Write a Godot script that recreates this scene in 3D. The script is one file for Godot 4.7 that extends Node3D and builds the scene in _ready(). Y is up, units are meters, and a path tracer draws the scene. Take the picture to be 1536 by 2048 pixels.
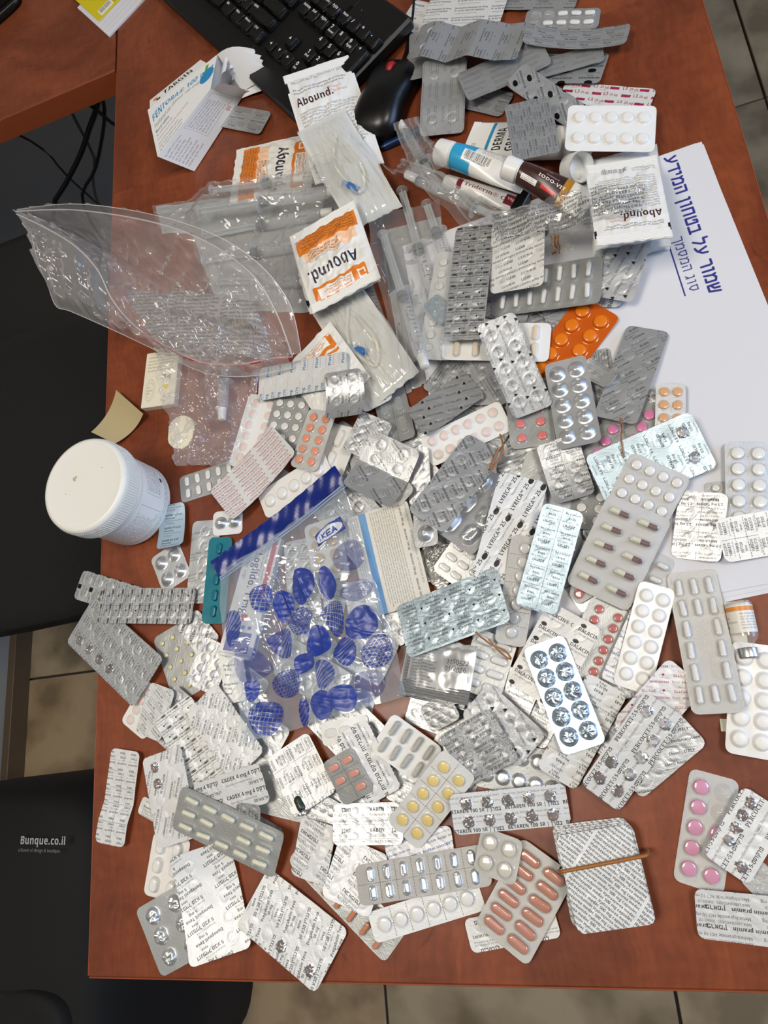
extends Node3D
# A desk top heaped with blister cards, syringes and sachets, seen from above. Metres; y is up; the desk top lies at y = 0.75, its near left corner at x = 0, z = 0.

const MM := 0.001
const DESK := 0.75
var names := {}
var mats := {}
var meshes := {}
var noise := FastNoiseLite.new()
var crumple := FastNoiseLite.new()
var dice := RandomNumberGenerator.new()
var tops := PackedFloat32Array()      # height of what lies on the desk, on a 4 mm grid, for the films that drape over it
const TX := 320
const TZ := 370


func _ready():
	# camera
	var cam := Camera3D.new()
	cam.name = "camera"
	cam.fov = 2.0 * rad_to_deg(atan(1024.0 / 1400.0))
	cam.near = 0.02
	cam.far = 30.0
	add_child(cam)
	cam.transform = Transform3D(Basis(Vector3(0.940837, -0.327431, 0.087262), Vector3(0.175274, 0.249843, -0.952291), Vector3(0.290008, 0.911245, 0.292451)), Vector3(0.53174, 1.37000, -0.20070))
	cam.current = true
	# sky outside the window, exposure
	var sky_mat := ProceduralSkyMaterial.new()
	sky_mat.sky_top_color = Color(0.55, 0.72, 0.95)
	sky_mat.sky_horizon_color = Color(0.86, 0.92, 1.0)
	sky_mat.ground_bottom_color = Color(0.42, 0.42, 0.40)
	sky_mat.ground_horizon_color = Color(0.80, 0.84, 0.88)
	sky_mat.sky_energy_multiplier = 3.2
	sky_mat.ground_energy_multiplier = 1.6
	var env := Environment.new()
	env.background_mode = Environment.BG_SKY
	env.sky = Sky.new()
	env.sky.sky_material = sky_mat
	env.tonemap_mode = Environment.TONE_MAPPER_LINEAR
	env.tonemap_exposure = 0.53
	env.sdfgi_enabled = true
	env.ssao_enabled = true
	env.ssil_enabled = true
	var we := WorldEnvironment.new()
	we.name = "environment"
	we.environment = env
	add_child(we)
	# ceiling panels: glowing diffusers with an area light just below each
	ceiling_panel(Vector3(-0.12, 2.7, -0.25), "square white ceiling light panel nearest the left wall", 1.0)
	ceiling_panel(Vector3(1.55, 2.7, -0.25), "square white ceiling light panel nearest the window", 1.0)

	noise.seed = 5
	noise.frequency = 1.0
	noise.noise_type = FastNoiseLite.TYPE_SIMPLEX
	noise.fractal_type = FastNoiseLite.FRACTAL_NONE
	crumple.seed = 9
	crumple.frequency = 1.0
	crumple.noise_type = FastNoiseLite.TYPE_CELLULAR
	crumple.cellular_return_type = FastNoiseLite.RETURN_DISTANCE2_SUB
	dice.seed = 77
	tops.resize(TX * TZ)
	tops.fill(DESK)
	room()
	desks()
	left_side()
	desk_fixtures()
	heap()
	films()


# ---------------------------------------------------------------- nodes
func numbered(called: String) -> String:
	var n: int = names.get(called, 0)
	names[called] = n + 1
	return called if n == 0 else "%s_%03d" % [called, n]


func thing(called: String, label: String, category: String, at := Vector3.ZERO, turn := Vector3.ZERO, group := "") -> Node3D:
	var o := Node3D.new()
	o.name = numbered(called)
	add_child(o)
	o.position = at
	o.rotation_degrees = turn
	o.set_meta("label", label)
	o.set_meta("category", category)
	if group:
		o.set_meta("group", group)
	return o


func part(called: String, m: Mesh, material: Material, parent: Node3D, at := Transform3D()) -> MeshInstance3D:
	var o := MeshInstance3D.new()
	o.name = called
	o.mesh = m
	if material:
		o.material_override = material
	o.transform = at
	parent.add_child(o, true)
	return o


func structure(called: String, m: Mesh, material: Material, at := Transform3D(), parent: Node3D = self) -> MeshInstance3D:
	var o := part(called, m, material, parent, at)
	if parent == self:
		o.set_meta("kind", "structure")
	return o


# ---------------------------------------------------------------- geometry
class Geo:
	var v := PackedVector3Array()
	var a := PackedVector2Array()
	var b := PackedVector2Array()
	var i := PackedInt32Array()

	func p(q: Vector3, uv := Vector2.ZERO, uv2 := Vector2.ZERO) -> int:
		v.push_back(q)
		a.push_back(uv)
		b.push_back(uv2)
		return v.size() - 1

	func t(x: int, y: int, z: int) -> void:
		i.push_back(x)
		i.push_back(y)
		i.push_back(z)

	func quad(x: int, y: int, z: int, w: int) -> void:
		t(x, y, z)
		t(x, z, w)

	func face(x: Vector3, y: Vector3, z: Vector3, w: Vector3, uvs := Rect2(0, 0, 1, 1)) -> void:
		var e := uvs.end
		var k := p(x, uvs.position, uvs.position)
		p(y, Vector2(e.x, uvs.position.y), Vector2(e.x, uvs.position.y))
		p(z, e, e)
		p(w, Vector2(uvs.position.x, e.y), Vector2(uvs.position.x, e.y))
		quad(k, k + 1, k + 2, k + 3)

	func add(g: Geo, xf: Transform3D) -> void:
		var n := v.size()
		v.append_array(xf * g.v)
		a.append_array(g.a)
		b.append_array(g.b)
		for k in g.i:
			i.push_back(k + n)

	func surface(am: ArrayMesh) -> ArrayMesh:
		var nn := PackedVector3Array()
		nn.resize(v.size())
		for k in range(0, i.size(), 3):
			var x := v[i[k]]
			var q := (v[i[k + 2]] - x).cross(v[i[k + 1]] - x)
			nn[i[k]] += q
			nn[i[k + 1]] += q
			nn[i[k + 2]] += q
		for k in nn.size():
			nn[k] = nn[k].normalized() if nn[k].length_squared() > 1e-24 else Vector3.UP
		var arr := []
		arr.resize(Mesh.ARRAY_MAX)
		arr[Mesh.ARRAY_VERTEX] = v
		arr[Mesh.ARRAY_NORMAL] = nn
		arr[Mesh.ARRAY_TEX_UV] = a
		arr[Mesh.ARRAY_TEX_UV2] = b
		arr[Mesh.ARRAY_INDEX] = i
		am.add_surface_from_arrays(Mesh.PRIMITIVE_TRIANGLES, arr)
		return am

	func mesh() -> ArrayMesh:
		return surface(ArrayMesh.new())


func bevel_box(size: Vector3, r := 0.001, uvm := 1.0) -> Geo:
	# a box with chamfered edges; its base lies at y = 0; uv in metres times uvm
	var g := Geo.new()
	var h := size / 2.0
	for axis in 3:
		for s in [-1.0, 1.0]:
			var n := Vector3.ZERO
			n[axis] = s
			var u := Vector3.ZERO
			u[(axis + 1) % 3] = 1.0
			var w: Vector3 = n.cross(u)
			var hu: float = h[(axis + 1) % 3] - r
			var hw: float = h[(axis + 2) % 3] - r
			var c: Vector3 = n * h[axis]
			var uvk := [Vector2(-hu, -hw), Vector2(hu, -hw), Vector2(hu, hw), Vector2(-hu, hw)]
			var k := g.v.size()
			for q in uvk:
				var pt: Vector3 = c + u * q.x + w * q.y
				var tuv := Vector2(pt.x, pt.z) if axis == 1 else (Vector2(pt.z, pt.y) if axis == 0 else Vector2(pt.x, pt.y))
				g.p(pt + Vector3(0, h.y, 0), tuv * uvm, tuv * uvm)
			g.quad(k, k + 3, k + 2, k + 1)
	# chamfers between neighbouring faces
	for axis in 3:
		var b1 := (axis + 1) % 3
		var b2 := (axis + 2) % 3
		for s1 in [-1.0, 1.0]:
			for s2 in [-1.0, 1.0]:
				var k := g.v.size()
				var pts := []
				for e in [-1.0, 1.0]:
					var q1 := Vector3.ZERO
					q1[axis] = e * (h[axis] - r)
					q1[b1] = s1 * h[b1]
					q1[b2] = s2 * (h[b2] - r)
					var q2 := q1
					q2[b1] = s1 * (h[b1] - r)
					q2[b2] = s2 * h[b2]
					pts.append(q1)
					pts.append(q2)
				for q in pts:
					g.p(q + Vector3(0, h.y, 0), Vector2(q.x, q.z) * uvm, Vector2(q.x, q.z) * uvm)
				if s1 * s2 > 0:
					g.quad(k, k + 2, k + 3, k + 1)
				else:
					g.quad(k, k + 1, k + 3, k + 2)
	for s0 in [-1.0, 1.0]:
		for s1 in [-1.0, 1.0]:
			for s2 in [-1.0, 1.0]:
				var k := g.v.size()
				g.p(Vector3(s0 * h.x, s1 * (h.y - r), s2 * (h.z - r)) + Vector3(0, h.y, 0))
				g.p(Vector3(s0 * (h.x - r), s1 * h.y, s2 * (h.z - r)) + Vector3(0, h.y, 0))
				g.p(Vector3(s0 * (h.x - r), s1 * (h.y - r), s2 * h.z) + Vector3(0, h.y, 0))
				if s0 * s1 * s2 > 0:
					g.t(k, k + 2, k + 1)
				else:
					g.t(k, k + 1, k + 2)
	return g


func lathe(profile: Array, seg := 24, squash := 1.0) -> Geo:
	# profile: Vector2(radius, height) from the bottom up, turned about y
	var g := Geo.new()
	for k in profile.size():
		for j in seg + 1:
			var th := TAU * j / seg
			var uv := Vector2(float(j) / seg, float(k) / (profile.size() - 1))
			g.p(Vector3(cos(th) * profile[k].x, profile[k].y, sin(th) * profile[k].x * squash), uv, uv)
	for k in profile.size() - 1:
		for j in seg:
			var s := k * (seg + 1) + j
			g.quad(s, s + 1, s + seg + 2, s + seg + 1)
	return g


func tube(points: Array, radius: float, seg := 8, closed := false) -> Geo:
	var g := Geo.new()
	var n := points.size()
	var along := 0.0
	for k in n:
		var q0: Vector3 = points[k - 1] if k > 0 else (points[n - 1] if closed else points[0])
		var q1: Vector3 = points[(k + 1) % n] if k < n - 1 or closed else points[n - 1]
		var d := (q1 - q0).normalized()
		var side := d.cross(Vector3.UP)
		if side.length() < 0.01:
			side = d.cross(Vector3.RIGHT)
		side = side.normalized()
		var up := side.cross(d)
		if k > 0:
			along += points[k].distance_to(points[k - 1])
		for j in seg + 1:
			var th := TAU * j / seg
			g.p(points[k] + (side * cos(th) + up * sin(th)) * radius, Vector2(along, float(j) / seg))
	for k in (n if closed else n - 1):
		for j in seg:
			var s := k * (seg + 1) + j
			var e := ((k + 1) % n) * (seg + 1) + j
			g.quad(s, s + 1, e + 1, e)
	return g


func curve_points(ctrl: Array, steps: int) -> Array:
	var c := Curve3D.new()
	for k in ctrl.size():
		var t: Vector3 = (ctrl[mini(k + 1, ctrl.size() - 1)] - ctrl[maxi(k - 1, 0)]) / 6.0
		c.add_point(ctrl[k], -t, t)
	var out := []
	var length := c.get_baked_length()
	for k in steps + 1:
		out.append(c.sample_baked(length * k / steps, true))
	return out


func dome(a: float, r: float, profile: Array, along_u: bool, seg := 20, crush := 0.0, id := 0) -> Geo:
	# rings of a round or long outline: profile holds Vector2(inset from the outline, height)
	var g := Geo.new()
	for k in profile.size():
		for j in seg + 1:
			var th := TAU * j / seg
			var rr: float = maxf(r - profile[k].x, 0.0)
			var q := Vector3(cos(th) * rr + (a if cos(th) > 0.0 else -a), profile[k].y, sin(th) * rr)
			if crush > 0.0 and k > 1:
				var wob := crumple.get_noise_3d(q.x * 260.0 + id * 7.1, q.z * 260.0, id * 3.3) + noise.get_noise_3d(q.x * 300.0, q.z * 300.0, id * 9.0) * 0.6
				q.y *= clampf(0.75 - crush * 0.9 * (0.55 + wob), 0.03, 1.1)
			if not along_u:
				q = Vector3(-q.z, q.y, q.x)
			g.p(q, Vector2(q.x, q.z) / 0.024)
	for k in profile.size() - 1:
		for j in seg:
			var s := k * (seg + 1) + j
			g.quad(s, s + 1, s + seg + 2, s + seg + 1)
	return g


# ---------------------------------------------------------------- lettering
var glyphs := {}
var fonts := {}
var atlases := {}
const PX := 6.0     # texture pixels per millimetre of print

const HEB := {
	"א": [0.9, [[.1, .08, .9, .95], [.82, .08, .8, .4, .62, .6], [.2, .3, .12, .6, .2, .95]]], "ב": [0.9, [[.1, .1, .72, .1, .72, .93], [.05, .93, .95, .93]]],
	"ג": [0.6, [[.2, .1, .6, .1, .65, .95], [.6, .65, .1, .95]]], "ד": [0.85, [[.05, .1, .95, .1], [.74, .1, .74, .95]]], "ה": [0.9, [[.08, .1, .85, .1, .85, .95], [.2, .42, .2, .95]]],
	"ו": [0.45, [[.1, .1, .6, .1, .6, .95]]], "ז": [0.5, [[.05, .1, .9, .1], [.5, .1, .5, .95]]], "ח": [0.9, [[.14, .95, .14, .1, .85, .1, .85, .95]]],
	"ט": [0.9, [[.12, .1, .12, .93, .88, .93, .88, .1, .55, .1, .5, .35]]], "י": [0.4, [[.1, .1, .7, .1, .7, .45]]], "כ": [0.8, [[.1, .1, .82, .1, .82, .93, .1, .93]]],
	"ך": [0.8, [[.1, .1, .82, .1, .82, 1.25]]], "ל": [0.8, [[.14, -.2, .14, .1, .85, .1, .85, .4, .4, .95]]], "מ": [0.95, [[.1, .95, .2, .35, .08, .1], [.2, .3, .5, .1, .88, .2, .88, .93, .5, .93]]],
	"ם": [0.9, [[.12, .1, .86, .1, .86, .93, .12, .93, .12, .1]]], "נ": [0.6, [[.25, .1, .7, .1, .7, .93, .1, .93]]], "ן": [0.4, [[.1, .1, .6, .1, .6, 1.25]]],
	"ס": [0.9, [[.1, .1, .86, .1, .84, .6, .5, .93, .2, .65, .15, .1]]], "ע": [0.9, [[.15, .1, .5, .75], [.86, .1, .82, .5, .45, .85, .05, .97]]],
	"פ": [0.9, [[.35, .45, .12, .42, .12, .1, .84, .1, .84, .93, .1, .93]]], "ף": [0.9, [[.35, .45, .12, .42, .12, .1, .84, .1, .84, 1.25]]], "צ": [0.9, [[.15, .1, .82, .9], [.85, .1, .8, .35, .5, .5], [.82, .93, .1, .93]]],
	"ק": [0.9, [[.1, .1, .86, .1, .86, .4, .55, .85], [.2, .42, .2, 1.25]]], "ר": [0.8, [[.08, .1, .72, .1, .82, .25, .82, .95]]], "ש": [1.0, [[.1, .1, .16, .93, .75, .93, .92, .1], [.52, .1, .5, .5, .16, .7]]],
	"ת": [0.95, [[.15, .1, .85, .1, .85, .95], [.28, .1, .26, .9, .05, .93]]],
}


func font_rid(style: String) -> RID:
	if not fonts.has(style):
		var f := SystemFont.new()
		f.font_names = PackedStringArray([{"r": "Droid Sans", "b": "Droid Sans", "s": "Droid Serif", "S": "Droid Serif", "m": "Droid Sans Mono"}[style]])
		f.font_weight = 700 if style in ["b", "S"] else 400
		fonts[style] = [f, f.get_rids()[0]]
	return fonts[style][1]


func glyph(ch: String, style: String, size: int, ink: Color) -> Array:
	# [picture or null, offset from the pen at the baseline, advance]
	var key := "%s|%s|%d|%s" % [ch, style, size, ink.to_html()]
	if glyphs.has(key):
		return glyphs[key]
	var got := [null, Vector2i.ZERO, size * 0.3]
	if HEB.has(ch):
		var h := size * 0.72
		var w: float = HEB[ch][0] * h * 0.85
		var im := Image.create_empty(int(w) + 3, int(size * 1.3) + 2, false, Image.FORMAT_RGBA8)
		im.fill(Color(ink, 0.0))
		var bold: float = maxf(h * (0.10 if style == "b" else 0.065), 0.55)
		for y in im.get_height():
			for x in im.get_width():
				var best := 99.0
				for line in HEB[ch][1]:
					for k in range(0, line.size() - 2, 2):
						var q := Geometry2D.get_closest_point_to_segment(Vector2(x, y), Vector2(line[k] * w + 1, line[k + 1] * h + size * 0.25), Vector2(line[k + 2] * w + 1, line[k + 3] * h + size * 0.25))
						best = minf(best, q.distance_to(Vector2(x, y)))
				var cover := clampf(bold - best + 0.5, 0.0, 1.0)
				if cover > 0.0:
					im.set_pixel(x, y, Color(ink, cover))
		got = [im, Vector2i(0, -int(h + size * 0.25)), w + size * 0.12]
	elif ch != " ":
		var ts := TextServerManager.get_primary_interface()
		var rid := font_rid(style)
		var g := ts.font_get_glyph_index(rid, size, ch.unicode_at(0), 0)
		var sz := Vector2i(size, 0)
		ts.font_render_glyph(rid, sz, g)
		var rect := ts.font_get_glyph_uv_rect(rid, sz, g)
		var tex := ts.font_get_glyph_texture_idx(rid, sz, g)
		if tex >= 0 and rect.size.x > 0:
			var im := ts.font_get_texture_image(rid, sz, tex).get_region(Rect2i(rect))
			im.convert(Image.FORMAT_RGBA8)
			for y in im.get_height():
				for x in im.get_width():
					im.set_pixel(x, y, Color(ink, im.get_pixel(x, y).a))
			got[0] = im
			got[1] = Vector2i(ts.font_get_glyph_offset(rid, sz, g))
		got[2] = ts.font_get_glyph_advance(rid, size, g).x
	glyphs[key] = got
	return got


func is_hebrew(w: String) -> bool:
	for ch in w:
		if HEB.has(ch):
			return true
	return false


func right_to_left(s: String) -> String:
	# Hebrew runs from the right; a line that starts in Latin keeps its order and turns only its Hebrew runs
	var words := s.split(" ")
	var rtl := is_hebrew(words[0])
	var out := []
	var run := []
	for w in words:
		if rtl:
			out.push_front(w.reverse() if is_hebrew(w) else w)
		elif is_hebrew(w):
			run.push_front(w.reverse())
		else:
			out.append_array(run)
			run = []
			out.append(w)
	out.append_array(run)
	return " ".join(PackedStringArray(out))


func write(im: Image, s: String, x: float, y: float, mm: float, style: String, ink: Color, k: float) -> float:
	# y is the top of the capitals; mm their line size
	var size := maxi(int(round(mm * k)), 4)
	var pen := x * k
	var base := y * k + size * 0.75
	for ch in right_to_left(s):
		var g := glyph(ch, style, size, ink)
		if g[0] != null:
			im.blend_rect(g[0], Rect2i(Vector2i.ZERO, g[0].get_size()), Vector2i(int(pen), int(base)) + g[1])
		pen += g[2]
	return pen / k


var prints := {}


func print_sheet(called: String) -> Array:
	# [texture, width mm, height mm]
	if prints.has(called):
		return prints[called]
	var spec: Array = PRINTS[called]
	var w: float = spec[0]
	var h: float = spec[1]
	var k: float = spec[3] if spec.size() > 3 else PX
	var im := Image.create_empty(int(w * k), int(h * k), false, Image.FORMAT_RGBA8)
	var first := Color(0.08, 0.08, 0.09)
	for e in spec[2]:
		var last = e[e.size() - 1]
		if last is String and last.begins_with("#"):
			first = Color(last)
			break
	im.fill(Color(first, 0.0))
	for e in spec[2]:
		var last = e[e.size() - 1]
		var ink := Color(last) if last is String and last.begins_with("#") else Color(0.08, 0.08, 0.09)
		match e[0]:
			"box":
				im.fill_rect(Rect2i(int(e[1] * k), int(e[2] * k), maxi(int(e[3] * k), 1), maxi(int(e[4] * k), 1)), ink)
			"frame":
				for q in [[e[1], e[2], e[3], 0.2], [e[1], e[2] + e[4], e[3], 0.2], [e[1], e[2], 0.2, e[4]], [e[1] + e[3], e[2], 0.2, e[4]]]:
					im.fill_rect(Rect2i(int(q[0] * k), int(q[1] * k), maxi(int(q[2] * k), 1), maxi(int(q[3] * k), 1)), ink)
			"dot", "ring":
				var c := Vector2(e[1], e[2]) * k
				var r: float = e[3] * k
				for y in range(int(c.y - r * 1.2), int(c.y + r * 1.2) + 1):
					for x in range(int(c.x - r * 1.2), int(c.x + r * 1.2) + 1):
						if x >= 0 and y >= 0 and x < im.get_width() and y < im.get_height():
							var d := Vector2((x - c.x), (y - c.y) * (1.5 if e.size() > 4 and e[4] is float else 1.0)).length()
							if d < r and (e[0] == "dot" or d > r - 1.3):
								im.set_pixel(x, y, ink)
			"tri":
				for y in int(e[3] * k):
					var half := int(y * 0.55)
					im.fill_rect(Rect2i(int(e[1] * k) - half, int(e[2] * k) + y, half * 2 + 1, 1), ink)
			"bars":
				dice.seed = 3
				var x: float = e[1]
				while x < e[1] + e[3]:
					var t := dice.randf_range(0.2, 0.75)
					im.fill_rect(Rect2i(int(x * k), int(e[2] * k), maxi(int(t * k), 1), int(e[4] * k)), ink)
					x += t + dice.randf_range(0.25, 0.7)
			"lines":
				# small text filling a block: x, y, width, height, size, style
				var y: float = e[2]
				var n := int(e[1] * 7 + e[2])
				while y < e[2] + e[4]:
					var x: float = e[1]
					while x < e[1] + e[3] - e[5] * 2.5:
						x = write(im, SMALL[n % SMALL.size()], x, y, e[5], e[6], ink, k) + e[5] * 0.3
						n += 1
					y += e[5] * 1.25
			_:
				write(im, e[0], e[1], e[2], e[3], e[4], ink, k)
	prints[called] = [ImageTexture.create_from_image(im), w, h]
	return prints[called]


const SMALL := ["tablets", "each", "contains", "mg", "film", "coated", "Ltd.", "use", "only", "before", "keep", "out", "of", "reach", "store", "below", "25°C", "for", "oral", "LOT", "EXP", "see", "leaflet", "capsule", "Israel", "made", "by"]


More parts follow.
